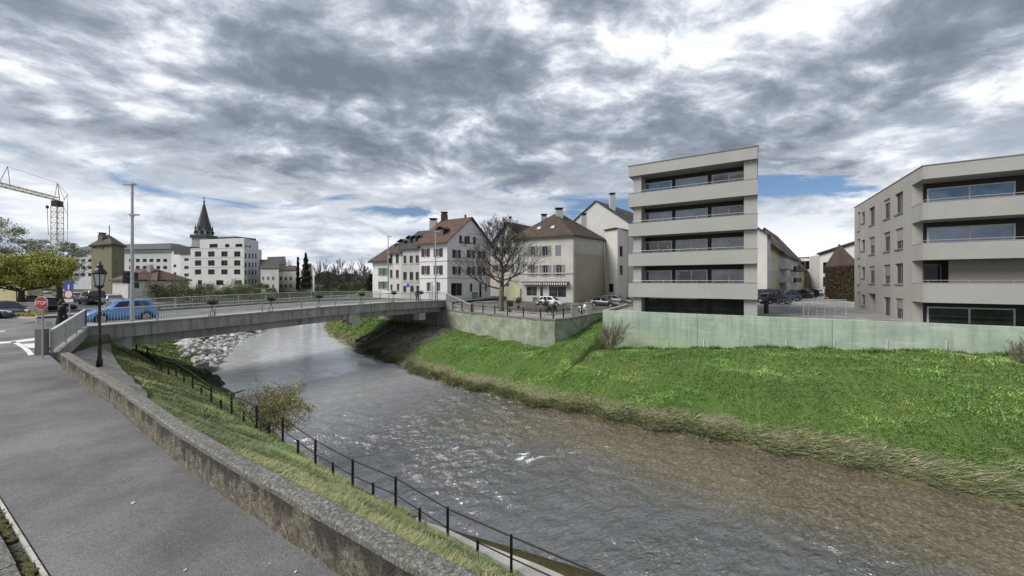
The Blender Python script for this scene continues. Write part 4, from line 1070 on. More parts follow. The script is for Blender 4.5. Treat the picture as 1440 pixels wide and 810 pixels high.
# ------------------------------------------------------------------ old town houses
def house(name, label, A, B, dv, z0, ze, zr, wall, roof, ridge, ops=None, ops_bc=None, ops_da=None, over=.5, inset=.45, cat='house', wall_bc=None, thick=.16, zr_off=0, soff='fascia'):
    A, B, dv = Vector(A), Vector(B), Vector(dv); Cc, D = B+dv, A+dv
    c = (A+B+Cc+D)/4; r = empty(name, (c.x, c.y, z0), label, cat)
    f1, f2, f3, f4 = Frame(A, B), Frame(B, Cc), Frame(Cc, D), Frame(D, A)
    mb = MB(); wallpanel(mb, f1, z0, ze, ops or [])
    mats = [M[wall]]
    if wall_bc: mats.append(M[wall_bc])
    wallpanel(mb, f2, z0, ze, ops_bc or [], 1 if wall_bc else 0)
    wallpanel(mb, f3, z0, ze, []); wallpanel(mb, f4, z0, ze, ops_da or [])
    V3 = lambda p, z: Vector((p.x, p.y, z))
    if ridge == 'along':
        m1, m2 = (D+A)/2, (B+Cc)/2
        mb.face([V3(B, ze), V3(Cc, ze), V3(m2, zr-.05)], 1 if wall_bc else 0); mb.face([V3(D, ze), V3(A, ze), V3(m1, zr-.05)])
    elif ridge == 'across':
        m1, m2 = (A+B)/2, (Cc+D)/2
        mb.face([V3(A, ze), V3(B, ze), V3(m1, zr-.05)]); mb.face([V3(Cc, ze), V3(D, ze), V3(m2, zr-.05)])
    mb.build('wall', mats, r)
    e1 = (B-A).normalized(); e2 = dv.normalized(); rm = MB()
    def slab(pts):
        rm.prism([p+Vector((0, 0, .02)) for p in pts], thick)
    if ridge == 'along':
        sl = (zr-ze)/(dv.length/2); dz = over*sl
        a, b = A-e1*over*.7-e2*over, B+e1*over*.7-e2*over; cc, dd = Cc+e1*over*.7+e2*over, D-e1*over*.7+e2*over; n1, n2 = m1-e1*over*.7, m2+e1*over*.7
        slab([V3(a, ze-dz), V3(b, ze-dz), V3(n2, zr), V3(n1, zr)]); slab([V3(cc, ze-dz), V3(dd, ze-dz), V3(n1, zr), V3(n2, zr)])
    elif ridge == 'across':
        sl = (zr-ze)/((B-A).length/2); dz = over*sl
        a, b = A-e1*over-e2*over*.7, B+e1*over-e2*over*.7; cc, dd = Cc+e1*over+e2*over*.7, D-e1*over+e2*over*.7; n1, n2 = m1-e2*over*.7, m2+e2*over*.7
        slab([V3(b, ze-dz), V3(cc, ze-dz), V3(n2, zr), V3(n1, zr)]); slab([V3(dd, ze-dz), V3(a, ze-dz), V3(n1, zr), V3(n2, zr)])
    else:
        a, b, cc, dd = A-e1*over-e2*over, B+e1*over-e2*over, Cc+e1*over+e2*over, D-e1*over+e2*over
        if ridge == 'hip': mA, mB = (A+B)/2, (Cc+D)/2
        else: mA, mB = (A+D)/2, (B+Cc)/2
        n1, n2 = mA.lerp(mB, inset), mB.lerp(mA, inset) if inset < .5 else mA.lerp(mB, .5)
        if ridge == 'hip': fs_ = [[a, b, n1], [b, cc, n2, n1], [cc, dd, n2], [dd, a, n1, n2]]
        else: fs_ = [[a, b, n2, n1], [b, cc, n2], [cc, dd, n1, n2], [dd, a, n1]]
        for q in fs_:
            pts = [V3(p, zr if (p is n1 or p is n2) else ze-.08) for p in q]
            if (n1-n2).length < .01 and len(pts) == 4: pts = pts[:3]
            slab(pts)
        for p_, q_ in ((a, b), (b, cc), (cc, dd), (dd, a)):
            rm.prism([V3(p_, ze-.18), V3(q_, ze-.18), V3(q_, ze-.07), V3(p_, ze-.07)], Vector((0, 0, 0))+Vector(((c.x-p_.x)*.02, (c.y-p_.y)*.02, 0)))
    ro = rm.build('roof', M[roof], r)
    return r, f1, f2, f4, ro
def chimney(par, x, y, z0, z1, w=.45, cap=True, mat='greyrender', d=None):
    d = d or w; mb = MB(); mb.box(x-w, x+w, y-d, y+d, z0, z1)
    o = mb.build('chimney', M[mat], par)
    if cap: mb = MB(); mb.box(x-w*.8, x+w*.8, y-d*.8, y+d*.8, z1+.003, z1+.35); mb.box(x-w*1.15, x+w*1.15, y-d*1.15, y+d*1.15, z1+.353, z1+.45); mb.build('chimney_cap', M['black'], o)
def skylight(par, p, n, w=.5, h=.7):
    n = Vector(n).normalized(); t1 = n.cross(Vector((0, 0, 1))).normalized(); t2 = t1.cross(n)
    mb = MB(); c = Vector(p); q = [c-t1*w/2-t2*h/2, c+t1*w/2-t2*h/2, c+t1*w/2+t2*h/2, c-t1*w/2+t2*h/2]; mb.prism(q, n*.1); mb.build('skylight', M['lampglass'], par)
def band(par, fr, z, h=.12, d=.06, a0=0, a1=None, mat='trim'):
    mb = MB(); mb.fbox(fr, a0, fr.len if a1 is None else a1, .003, d, z, z+h); mb.build('string_course', M[mat], par)

# white corner house
A, B, dv = (-16.0, 66.5), (-10.6, 63.0), (6.6, 8.6)
f1, f2 = Frame(A, B), Frame(B, (-4.0, 71.6))
o1 = [f1.px(596.5, 600.5, 350, 361), f1.px(614, 618.5, 349.5, 361), f1.px(596.5, 600.5, 374, 386), f1.px(614, 618.5, 373.5, 386), f1.px(600, 605.5, 397, 410), f1.px(614, 619, 397, 410)]
o2 = [f2.px(640, 644, 351.5, 362.5), f2.px(640, 644, 375, 386), f2.px(660, 664, 352, 363), f2.px(660, 664, 375.5, 386), f2.px(675, 679, 353, 363.5), f2.px(675, 679, 376, 386.5), f2.px(649.5, 653, 332, 342.5), f2.px(660.5, 665, 332.5, 343),
      f2.px(634.5, 650, 398, 416), f2.px(661, 664.5, 398.5, 410.5), f2.px(674, 677.5, 398, 418), f2.px(682, 685, 398, 409.5)]
r, f1, f2, f4, ro = house('corner_house', 'white corner house with brown shutters and red tiled gable roof beside the bridge', A, B, dv, -.3, 9.9, 14.2, 'white2', 'tile_red', 'along', o1, o2, over=.7)
for k, o in enumerate(o1): window(r, f1, o, shut='shutter_brown' if k < 4 else None, cols=2, sill='trim', fm='signwhite', shw=.62)
for k, o in enumerate(o2):
    window(r, f2, o, shut='shutter_brown' if k < 8 else None, cols=2 if k < 9 else 1, sill='trim' if k < 8 else None, fm='signwhite' if k < 8 else 'shutter_grey', shw=.6)
band(r, f1, 6.45); band(r, f2, 6.45); band(r, f1, 3.6); band(r, f2, 3.6)
# dormer on the front slope
def dormer(par, cx, cy, z0, w, h, dep, yaw, roofm, wallm='fascia', rl=.5):
    c, s = math.cos(yaw), math.sin(yaw)
    T = lambda x, y, z: Vector((cx+x*c-y*s, cy+x*s+y*c, z0+z))
    mb = MB(); mb.hexa([T(-w/2, 0, 0), T(w/2, 0, 0), T(w/2, dep, 0), T(-w/2, dep, 0)], [T(-w/2, 0, h), T(w/2, 0, h), T(w/2, dep, h), T(-w/2, dep, h)]); o = mb.build('dormer', M[wallm], par)
    mb = MB(); mb.face([T(-w/2+.15, -.02, .12), T(w/2-.15, -.02, .12), T(w/2-.15, -.02, h-.1), T(-w/2+.15, -.02, h-.1)]); mb.build('pane', M['glass'], o)
    mb = MB(); e = .3; mb.prism([T(-w/2-e, -e, h), T(0, -e*.6, h+rl), T(0, dep, h+rl), T(-w/2-e, dep, h)], .08); mb.prism([T(0, -e*.6, h+rl), T(w/2+e, -e, h), T(w/2+e, dep, h), T(0, dep, h+rl)], .08); mb.build('dormer_roof', M[roofm], o)
yawr = math.atan2(f1.d.y, f1.d.x)
dq = f1.p(4.0, -1.0, 0); dormer(r, dq.x, dq.y, 10.5, 1.3, 1.45, 3.2, yawr, 'tile_red')
q = f1.p(.6, -5.6, 0); chimney(r, q.x, q.y, 13, 15.4, .55, mat='fascia'); q = f1.p(5.6, -5.6, 0); chimney(r, q.x, q.y, 13.5, 14.9, .15, False, 'black')
# row houses B, C, D
def onr(k): return (-16.0-.86*k, 66.5+.51*k)
def rowhouse(name, label, k0, k1, ze, zr, wall, roof, rects, shut, dep=9, ridge='along', over=.4, **kw):
    A, B = onr(k1), onr(k0+.01); f = Frame(A, B); ops = [f.px(*q) for q in rects]
    r, f1, f2, f4, ro = house(name, label, A, B, (dep*.5, dep*.84), -.3, ze, zr, wall, roof, ridge, ops, over=over, **kw)
    for k, o in enumerate(ops):
        window(r, f1, o, cols=2, sill='trim', fm='shutter_grey', shut=shut if (shut and k < len(ops)-kw.get('ng', 0)) else None, shw=.4)
    return r, f1, f2, f4
rB, f, _, _ = rowhouse('town_house', 'grey town house with three dark dormers and a big square chimney', 0, 4.4, 9.0, 12.4, 'greyrender', 'tile_dark',
    [(567.5, 571.5, 359.5, 371), (576, 580.5, 359.5, 371), (584.5, 589, 359, 371), (567, 572, 382.5, 394), (576, 581, 382.5, 394), (584.5, 589, 382.5, 394), (567, 571.5, 402, 411), (577, 581.5, 402, 411), (585.5, 590, 402, 411)], None)
for x in (.9, 2.2, 3.5): q = f.p(x, -1.0, 0); dormer(rB, q.x, q.y, 9.3, .95, 1.5, 3, yawr, 'tile_dark')
q = f.p(3.6, -4.4, 0); chimney(rB, q.x, q.y, 11.5, 14.2, .62, True, 'greyrender')
band(rB, f, 6.2); band(rB, f, 2.9, .2)
mb = MB(); mb.fbox(f, 2.0, 2.6, .6, .68, 2.1, 2.7); mb.build('hanging_sign', M['signblue'], rB)
rC, f, _, _ = rowhouse('town_house', 'narrow white town house with dark windows between the grey and green shuttered houses', 4.42, 7.6, 8.3, 10.9, 'white', 'tile_brown',
    [(548.2, 552, 357.5, 370.5), (556.5, 560.8, 357.5, 370.5), (548.2, 552, 379.5, 391), (556.5, 560.8, 379.5, 391), (549, 552, 400, 408), (558, 561.5, 399, 409)], None)
q = f.p(2.2, -1, 0); dormer(rC, q.x, q.y, 8.7, 1.6, 1.6, 3, yawr, 'tile_dark')
A, B = onr(12.0), onr(7.62); f = Frame(A, B); ops = [f.px(535, 538, 377, 387.5), f.px(541, 544, 377, 387.5), f.px(535, 538, 396, 406), f.px(541, 544, 396, 406)]
f4 = Frame((A[0]+4.5, A[1]+7.6), A)
rD, f1, f2, f4, ro = house('town_house', 'end town house with green shutters and a brown hipped roof farthest along the row', A, B, (4.5, 7.6), -.3, 6.8, 10.4, 'white2', 'tile_brown', 'hip', ops, None, None, .6, .42)
for o in ops: window(rD, f1, o, cols=2, sill='trim', shut='shutter_green', shw=.5, fm='signwhite')

# house behind the bare tree
A, B = PY(688, 400, 80), PY(742, 400, 76)
r, f1, f2, f4, ro = house('pink_house', 'pale pink gabled house half hidden behind the bare tree', A[:2], B[:2], (7, 9), -.5, 10.2, 15, 'pink', 'tile_brown', 'across', None, None, None, .5)
for (u0, u1, v0, v1) in ((696, 701, 348, 358), (708, 713, 348, 358), (696, 701, 372, 382), (708, 713, 372, 382), (722, 727, 372, 382), (712, 716, 398, 404)):
    o = f1.px(u0, u1, v0, v1); window(r, f1, o, .03, .05, cols=2, shut='shutter_grey' if v0 < 390 else None, shw=.5)
q = f1.p(f1.len/2, -1, 0); chimney(r, q.x, q.y, 14.6, 15.9, .3)
p = PY(712, 424, 68); q = PY(731, 424, 66)
fy = Frame(p[:2], q[:2]); mb = MB(); mb.fbox(fy, 0, fy.len, -.4, 0, -.6, 1.9); mb.prism([fy.p(0, 0, 1.9), fy.p(fy.len*.45, 0, 3.0), fy.p(fy.len, 0, 1.9)], Vector((0, .4, 0))); mb.build('garden_wall', M['yellow_wall'], None, label='low pale yellow garden wall in the alley behind the bare tree', category='wall')

# yellow/cream house with awning
A, B, dv = (.35, 66.85), (9.8, 61.7), (6.9, 7.9)
f1 = Frame(A, B)
ow = [f1.px(746.4, 751.8, 346.5, 360), f1.px(763, 769.8, 346, 360), f1.px(781, 789, 345, 360)]
ow2 = [f1.px(746.4, 751.5, 373, 388), f1.px(763.6, 770, 373, 388), f1.px(782.5, 789, 372.5, 388)]
og = [f1.px(740.5, 755, 402.5, 416), f1.px(759.5, 763.5, 403, 417), f1.px(772, 796, 402.5, 418)]
f2 = Frame(B, (16.7, 69.6))
r, f1, f2, f4, ro = house('shop_house', 'cream three storey house with grey shutters above a striped shop awning', A, B, dv, -.6, 10.5, 14.8, 'cream', 'tile_brown', 'hip', ow+ow2+og, None, None, .45, .36, wall_bc='beige')
for k, o in enumerate(ow+ow2):
    if k == 2: closed_shutter(r, f1, o); continue
    window(r, f1, o, cols=2, bar=.045, sill='trim', shut='shutter_grey', fm='signwhite', shw=.62)
for o in og: window(r, f1, o, cols=1 if o[1]-o[0] < 1 else 2, fm='rail', gm='glass_green')
mb = MB(); mb.fbox(f2, .02, f2.len-.02, .004, .03, 7.7, 10.3); mb.build('upper_render', M['beige_top'], r)
band(r, f1, 4.35, .22, .1); band(r, f1, 10.15, .3, .14, mat='trim'); band(r, f2, 10.15, .3, .14, mat='trim')
mb = MB(); mb.tube([f2.p(.12, .1, -.4), f2.p(.12, .1, 10.2)], .06, 6); mb.build('downpipe', M['trim'], r)
a0, a1 = f1.a_of(735), f1.a_of(800.5); z1 = f1.z_of((a0+a1)/2, 396.3); 
for q0, q1 in ((a0, (a0+a1)/2-.1), ((a0+a1)/2, a1)):
    mb = MB(); n = 22
    mb.prism([f1.p(q0, .02, z1), f1.p(q1, .02, z1), f1.p(q1, .75, z1-.18), f1.p(q0, .75, z1-.18)], .04, 1)
    for k in range(n):
        x0 = q0+(q1-q0)*k/n; x1 = q0+(q1-q0)*(k+1)/n; xm = (x0+x1)/2
        mb.prism([f1.p(x0, .76, z1-.16), f1.p(x1, .76, z1-.16), f1.p(x1, .76, z1-.42), f1.p(xm, .76, z1-.52), f1.p(x0, .76, z1-.42)], Vector((f1.n.x*.02, f1.n.y*.02, 0)), k % 2)
    mb.build('awning', [M['signwhite'], M['fascia']], r)
p = PY(786, 308, 67); chimney(r, p.x, p.y, 13.6, 15.4, .62, True, 'greyrender')
p = PY(765, 310, 69); chimney(r, p.x, p.y, 12.6, 14.7, .5, True, 'greyrender')
p = PY(820.5, 316, 70); chimney(r, p.x, p.y, 12.6, 15.0, .5, True, 'greyrender')
nrm = Vector((f1.n.x, f1.n.y, 1.3)).normalized()
e0 = f1.p(f1.len*.35, .45, 10.42); 
def on_hip(a, up):   # point on front hip face
    base = f1.p(a, .45, 10.5); apexm = (Vector(A)+Vector(B))/2; apex = apexm.lerp((Vector(A)+Vector(B))/2+Vector(dv), .36); return base.lerp(Vector((apex.x, apex.y, 14.9)), up)+Vector((0, 0, .16))
for a in (3.4, 7.2): skylight(r, on_hip(a, .34), (f1.n.x*.95, f1.n.y*.95, 1.0), .6, .7)

# tall gable building behind
A, B = PY(797, 400, 77)[:2], PY(884, 400, 70)[:2]
r, f1, f2, f4, ro = house('tall_gable_building', 'tall off white building with a plain gable wall and dark roof behind the shop house', A, B, (11, 13), -.6, 13.8, 18.4, 'white', 'tile_dark', 'across', None, None, None, .35)
fa = Frame(PY(850.5, 400, 69.5)[:2], PY(868.5, 400, 66.6)[:2]); fb = Frame(fa.B[:], PY(882.5, 400, 70)[:2])
mb = MB(); ops = [fb.px(871.5, 876, 346, 361), fb.px(871.5, 876, 373, 387)]; od = [fa.px(856, 862.5, 399, 411)]
wallpanel(mb, fa, -.6, 12.3, od); wallpanel(mb, fb, -.6, 12.3, ops); st = mb.build('stair_tower', M['white'], r)
for o in ops: window(r, fb, o, cols=1, fm='greyrender')
for o in od: window(r, fa, o, cols=2, fm='black')
mb = MB(); mb.prism([fa.p(-.2, .3, 12.3), fa.p(fa.len, .35, 12.3), fb.p(fb.len, .3, 12.3), fb.p(fb.len, -3, 12.6), fa.p(-.2, -2.5, 12.6)], .15); mb.build('stair_roof', M['fascia'], r)
p = PY(861, 290, 74); chimney(r, p.x, p.y, 15.5, 19.6, .5, True, 'greyrender')

# street of houses between the two apartment buildings
A0 = Vector((39.0, 58.8)); dirs = Vector((.653, .757)); back = Vector((-.757, .653))
segs = [(0, 3.2, 'white', 8.6, 11.2, 'white gabled house first in the side street behind the grey tower'), (3.2, 10.5, 'yellow_wall', 7.6, 10.8, 'pale yellow house with tall narrow windows in the side street'),
        (10.5, 24, 'white', 7.5, 11.4, 'white house with stacked balconies in the side street'), (24, 40, 'cream', 7.6, 12.0, 'cream house under a long brown roof in the side street'), (40, 58, 'straw_wall', 6.2, 11, 'farthest low house with sloping barn roof in the side street')]
for k, (x0, x1, wm, ze, zr, lab) in enumerate(segs):
    x0 *= 1.33; x1 *= 1.33; ze = 3.2+(ze-3.2)*1.333; zr = 3.2+(zr-3.2)*1.333
    A = A0+dirs*x0; B = A0+dirs*(x1-.02); fS = Frame(A, B)
    r, f1, f2, f4, ro = house('street_house', lab, A, B, back*9, -.2, ze, zr, wm, 'tile_brown', 'along', None, None, None, .9)
    r['group'] = 'houses along the side street'
    n = max(1, int((x1-x0)/2.4))
    for lv in (.9, 3.6, 6.0):
        if lv+1.3 > ze: continue
        for q in range(n):
            a = (q+.5)*(x1-x0)/n; window(r, f1, (a-.4, a+.4, lv, lv+1.3), .03, .05, cols=2, fm='signwhite')
    if k in (2, 3):
        for lv in (2.9, 5.4):
            mb = MB(); mb.fbox(f1, 1.0, (x1-x0)*.7, 0.02, 1.1, lv, lv+.95); mb.build('balcony', M['white2'] if k == 2 else M['fascia'], r)
    if k == 1:
        for q in range(3): dormer(r, *(f1.p(1.6+q*2.2, -1.2, 0)[:2]), 8.1, 1.1, 1.1, 2, math.atan2(dirs.y, dirs.x), 'tile_brown')
# brown ivy barn and white modern building at the end of the street
A, B = PY(1163, 400, 66)[:2], PY(1205, 400, 58)[:2]
r, f1, f2, f4, ro = house('ivy_barn', 'dark brown barn covered in dry ivy beside the right apartment building', A, B, (7, 9), -.2, 5.6, 9.4, 'ivy', 'tile_brown', 'hip', None, None, None, .5, .45, cat='barn')
cl = []
rg = np.random.default_rng(5)
for _ in range(11000): a, z = rg.uniform(0, f1.len), rg.uniform(-.2, 5.6); p = f1.p(a, rg.uniform(.02, .5), z); cl.append(p[:])
leaf_object('dry_ivy', cl, .085, [(.075, .05, .035), (.10, .065, .045), (.05, .045, .03), (.08, .08, .04)], 8, r)
A, B = PY(1118, 400, 118)[:2], PY(1153, 400, 112)[:2]
r, f1, f2, f4, ro = house('white_hall', 'white modern hall with window bands at the far end of the side street', A, B, (10, 20), -.2, 10.2, 10.6, 'white2', 'soffit', 'along', None, None, None, .3, cat='building')
window(r, f1, (.4, f1.len-.3, 6.6, 9.2), .04, .06, cols=5)
A, B = PY(1153, 400, 104)[:2], PY(1212, 400, 92)[:2]; fr_ = Frame(A, B)
r = empty('gabled_hall', (*A, 0), 'white hall with a rising mono pitch roof behind the ivy barn', 'building')
mb = MB(); zl, zr_ = fr_.z_of(0, 358), fr_.z_of(fr_.len, 339)
mb.prism([fr_.p(0, 0, -.2), fr_.p(fr_.len, 0, -.2), fr_.p(fr_.len, 0, zr_), fr_.p(0, 0, zl)], Vector((8, 16, 0))); mb.build('wall', M['white2'], r)
mb = MB(); mb.prism([fr_.p(-.4, .6, zl), fr_.p(fr_.len, .6, zr_), fr_.p(fr_.len, -14, zr_), fr_.p(-.4, -14, zl)], .4); mb.build('roof', M['slate'], r)
for z0_, z1_ in ((5.2, 8.2), (1.6, 4.2)): window(r, fr_, (1.0, fr_.len-1, z0_, z1_), .04, .06, cols=6)
# railing frame / gate on the flood wall edge, bollard, hedge etc.
ga, gb_ = P(1130, 446, .07), P(1190, 448, .07)
r = empty('mesh_gate', ga, 'tall galvanised mesh gate standing in front of the street car park', 'gate'); d = (gb_-ga)
mb = MB(); H = 1.55
for q in (0, .12, .32, .5, .75, 1.0): p = ga+d*q; mb.tube([p, p+Vector((0, 0, H if q in (0, 1.0) else H-.1))], .035 if q in (0, 1.0) else .02, 6)
mb.tube([ga+Vector((0, 0, H)), gb_+Vector((0, 0, H))], .03, 6); mb.tube([ga+Vector((0, 0, .12)), gb_+Vector((0, 0, .12))], .025, 6)
mb.build('frame', M['rail'], r)
mb = MB()
for k in range(14): p = ga+d*(k/14); mb.tube([p+Vector((0, 0, .12)), p+Vector((0, 0, H))], .006, 3)
for k in range(3): mb.tube([ga+Vector((0, 0, .12+.48*k)), gb_+Vector((0, 0, .12+.48*k))], .006, 3)
mb.build('wire_mesh', M['rail'], r)
for k, (u0, u1, v, lab) in enumerate(((1094, 1110, 433, 'low pale barrier rail left of the mesh gate'), (1150, 1164, 428, 'low pale barrier at the foot of the ivy barn'))):
    a_, b_ = P(u0, v, .07), P(u1, v, .07); mb = MB()
    for q in (0, .5, 1): p = a_.lerp(b_, q); mb.tube([p, p+Vector((0, 0, .95))], .035, 5)
    for z in (.35, .65, .93): mb.tube([a_+Vector((0, 0, z)), b_+Vector((0, 0, z))], .025, 5)
    mb.build('barrier', M['rail_top'], None, label=lab, category='barrier')
p = P(1077.5, 441, .06); mb = MB(); mb.lathe(p, [(.2, 0), (.2, 1.15), (.25, 1.2), (.15, 1.32)], 8); mb.build('bollard', M['black'], None, label='dark bollard at the street corner beside the grey tower', category='bollard')
p = P(1110.5, 442, .06); mb = MB(); mb.tube([p, p+Vector((0, 0, 1.2))], .04, 6); mb.tube([p+Vector((0, 0, .9)), p+Vector((.6, 0, 1.5))], .03, 6); mb.build('signpost', M['rail'], None, label='thin grey post between the bollard and the mesh gate', category='post')

# ------------------------------------------------------------------ left background
def block(name, label, A, B, dv, z0, z1, wall, rects, rtop=None, cat='building', roof='slate', side=None, two_band=None, hipz=0):
    f1 = Frame(A, B); f2 = Frame(B, (B[0]+dv[0], B[1]+dv[1])); ops = [f1.px(*q) for q in rects]; ops2 = [f2.px(*q) for q in (side or [])]
    r = empty(name, (*A, z0), label, cat)
    mb = MB(); wallpanel(mb, f1, z0, z1, ops, 0, .25); wallpanel(mb, f2, z0, z1, ops2, 0, .25)
    C_, D_ = f2.B, Vector(A)+Vector(dv); wallpanel(mb, Frame(C_, D_), z0, z1, []); wallpanel(mb, Frame(D_, A), z0, z1, []); mb.face([f1.p(0, 0, z1), f1.p(f1.len, 0, z1), Vector((C_.x, C_.y, z1)), Vector((D_.x, D_.y, z1))])
    mb.build('wall', M[wall], r)
    for o in ops: window(r, f1, o, 0, .25, cols=2, bar=.08, fm='slate')
    for o in ops2: window(r, f2, o, 0, .25, cols=1, bar=.08, fm='slate')
    return r, f1, f2
# white modern block
A, B = PY(268, 400, 124)[:2], PY(343.2, 400, 118)[:2]
rows = [(353.5, 361), (366, 373.7), (378.8, 386)]
rect = [(u0, u1, v0, v1) for (v0, v1) in rows for (u0, u1) in ((274, 283), (292.5, 301.8), (311, 320), (329, 338))]+[(u0, u1, 394, 401) for u0, u1 in ((278, 284), (304, 314), (330, 340))]
sd = [(u0, u1, v0, v1) for (v0, v1) in ((356.5, 363.5), (369, 376), (380, 386.5), (393, 400)) for (u0, u1) in ((344.6, 347.2), (349.6, 352.2), (354.4, 356.8), (358.8, 361))]
r, f1, f2 = block('modern_block', 'white five storey modern block with square windows beside the church spire', A, B, (-2.4, 12), -.3, Frame(A, B).z_of(8, 348.5), 'white2', rect, side=sd)
g1 = Frame(f1.p(f1.a_of(281), -.01, 0)[:2], f1.p(f1.len-.02, -.01, 0)[:2]); zt = f1.z_of(8, 336.5); z0_ = f1.z_of(8, 348.5)
tops_ = [g1.px(294.5, 306, 343, 349), g1.px(316.5, 322.5, 343, 349), g1.px(331, 341, 343, 349)]
g2 = Frame(g1.B[:], f2.p(f2.len*.8, -.01, 0)[:2]); t2 = [g2.px(345.5, 348, 345, 351), g2.px(350, 352.5, 345.5, 351.5)]
mb = MB(); wallpanel(mb, g1, z0_, zt, tops_, 0, .25); wallpanel(mb, g2, z0_, zt, t2, 0, .25); bkk = g1.p(0, -10, 0); mb.face([g1.p(0, 0, zt), g1.p(g1.len, 0, zt), g2.p(g2.len, 0, zt), (bkk.x, bkk.y, zt)]); mb.face([g1.p(0, -10, z0_), g1.p(0, 0, z0_), g1.p(0, 0, zt), g1.p(0, -10, zt)]); mb.build('top_storey', M['white2'], r)
for o in tops_: window(r, g1, o, 0, .25, cols=2, bar=.08, fm='slate')
for o in t2: window(r, g2, o, 0, .25, cols=1, bar=.08, fm='slate')
mb = MB(); mb.fbox(f1, 9, 16.5, -9, -2, zt+.01, zt+.9); mb.build('roof_plant', M['slate'], r)
for z in (349.8, 363, 376): band(r, f1, f1.z_of(8, z), .12, .05)
mb = MB(); mb.fbox(f1, 0, f1.len, .02, .1, -.3, f1.z_of(8, 388)); o = mb.build('plinth_band', M['greyrender'], r)
bpy.data.objects.remove(o)
# church
c = PY(287, 400, 165); r = empty('church_tower', (c.x, c.y, 0), 'stone church tower with a slender dark spire behind the white block', 'church tower')
k = 165/F; zf = lambda v: CAMZ+(395-v)*k
mb = MB(); mb.box(c.x-9.5*k, c.x+9.5*k, c.y-9.5*k, c.y+9.5*k, 0, zf(335)); mb.lathe((c.x, c.y, 0), [(9.5*k, zf(335)), (9.5*k, zf(323))], 8); mb.build('wall', M['greyrender'], r)
mb = MB(); mb.box(c.x-11*k, c.x+11*k, c.y-11*k, c.y+11*k, zf(335.5), zf(331)); mb.build('gallery', M['slate'], r)
for i in range(8):
    a = math.pi/8+i*math.pi/4; mb = MB(); x, y = c.x+9.4*k*math.cos(a), c.y+9.4*k*math.sin(a); mb.box(x-.5, x+.5, y-.5, y+.5, zf(329.5), zf(325.5)); mb.build('belfry_opening', M['dark'], r)
mb = MB(); mb.lathe((c.x, c.y, 0), [(11*k, zf(324.5)), (9*k, zf(322)), (6.5*k, zf(312)), (.5*k, zf(284))], 8)
for i in range(8): a = i*math.pi/4; mb.lathe((c.x+9.5*k*math.cos(a), c.y+9.5*k*math.sin(a), 0), [(1.3*k, zf(324)), (.1*k, zf(316))], 5)
mb.build('spire', M['slate'], r)
mb = MB(); mb.tube([(c.x, c.y, zf(285)), (c.x, c.y, zf(276))], .12, 5); mb.tube([(c.x-.8, c.y, zf(279)), (c.x+.8, c.y, zf(279))], .1, 5); mb.ball((c.x, c.y, zf(283.5)), .4); mb.build('cross', M['slate'], r)
# long office building
A, B = PY(91, 400, 150)[:2], PY(241, 400, 140)[:2]
rect = []
for (v0, v1) in ((364, 368.5), (374, 378.5), (384, 388.5)):
    u = 95
    while u < 236:
        if not (125 < u < 175): rect.append((u, u+5.6, v0, v1))
        u += 9.6
r, f1, f2 = block('office_building', 'long pale office building with a dark roof behind the old stone tower', A, B, (8, 9), -.3, Frame(A, B).z_of(20, 358), 'white_panel', rect)
za, zb_ = f1.z_of(20, 358), f1.z_of(20, 352)
mb = MB(); mb.fbox(f1, .5, f1.len-.5, -9, -.5, za, zb_); mb.build('attic', M['navyglass'] if 'navyglass' in M else M['glass'], r)
mb = MB(); b_ = [f1.p(-1, .8, zb_), f1.p(f1.len+1, .8, zb_), f1.p(f1.len+1, -12, zb_), f1.p(-1, -12, zb_)]; t_ = [f1.p(8, -4, zb_+2.6), f1.p(f1.len-6, -4, zb_+2.6), f1.p(f1.len-6, -7, zb_+2.6), f1.p(8, -7, zb_+2.6)]; mb.hexa(b_, t_); mb.build('roof', M['slate'], r)
A2, B2 = f1.B[:], PY(262, 400, 150)[:2]
r, f1, f2 = block('office_wing', 'plain pale wing joining the office building to the white modern block', B, A2 if False else PY(256, 400, 133)[:2], (5, 9), -.3, 13.8, 'white_panel', [(244, 248, 372, 376), (244, 248, 383, 387)])
r, f1, f2 = block('office_wing', 'narrow pale wing with three stacked windows left of the white modern block', PY(254, 400, 130)[:2], PY(269, 400, 128)[:2], (5, 9), -.3, 12.2, 'white_panel', [(259, 265.5, 363, 367), (259, 265.5, 374, 378.5), (259, 265.5, 384.5, 389)])
mb = MB(); mb.fbox(f1, -3, f1.len+.3, -8, .4, 12.21, 14.6); mb.build('attic', M['slate'], r)
# old stone tower
A, B = PY(128.5, 400, 88)[:2], PY(157, 400, 84)[:2]; Cq = PY(175, 400, 90)[:2]
f1 = Frame(A, B); zt = f1.z_of(2, 345)
r, f1, f2, f4, ro = house('stone_tower', 'old olive brown stone tower with a mossy pyramid roof', A, B, (Cq[0]-B[0], Cq[1]-B[1]), -.3, zt, f1.z_of(2, 329), 'olive_stone', 'tile_olive', 'hip', None, None, None, .7, .5, cat='tower')
for (u, v) in ((141, 368.5), (133, 348), (144, 348.5)): o = f1.px(u-1.4, u+1.6, v-1.3, v+1.3); mb = MB(); mb.fbox(f1, o[0], o[1], -.02, .04, o[2], o[3]); mb.build('loophole', M['dark'], r)
o = f2.px(162, 165, 367.5, 370); mb = MB(); mb.fbox(f2, o[0], o[1], -.02, .04, o[2], o[3]); mb.build('loophole', M['dark'], r)
p = PY(144, 333, 87); chimney(r, p.x, p.y, p.z-1.5, CAMZ+(395-330)*87/F, .5, True, 'olive_stone')
p = PY(154, 329, 90); mb = MB(); mb.tube([p-Vector((0, 0, 1)), p+Vector((0, 0, 2.0))], .08, 5); mb.build('finial', M['slate'], r)
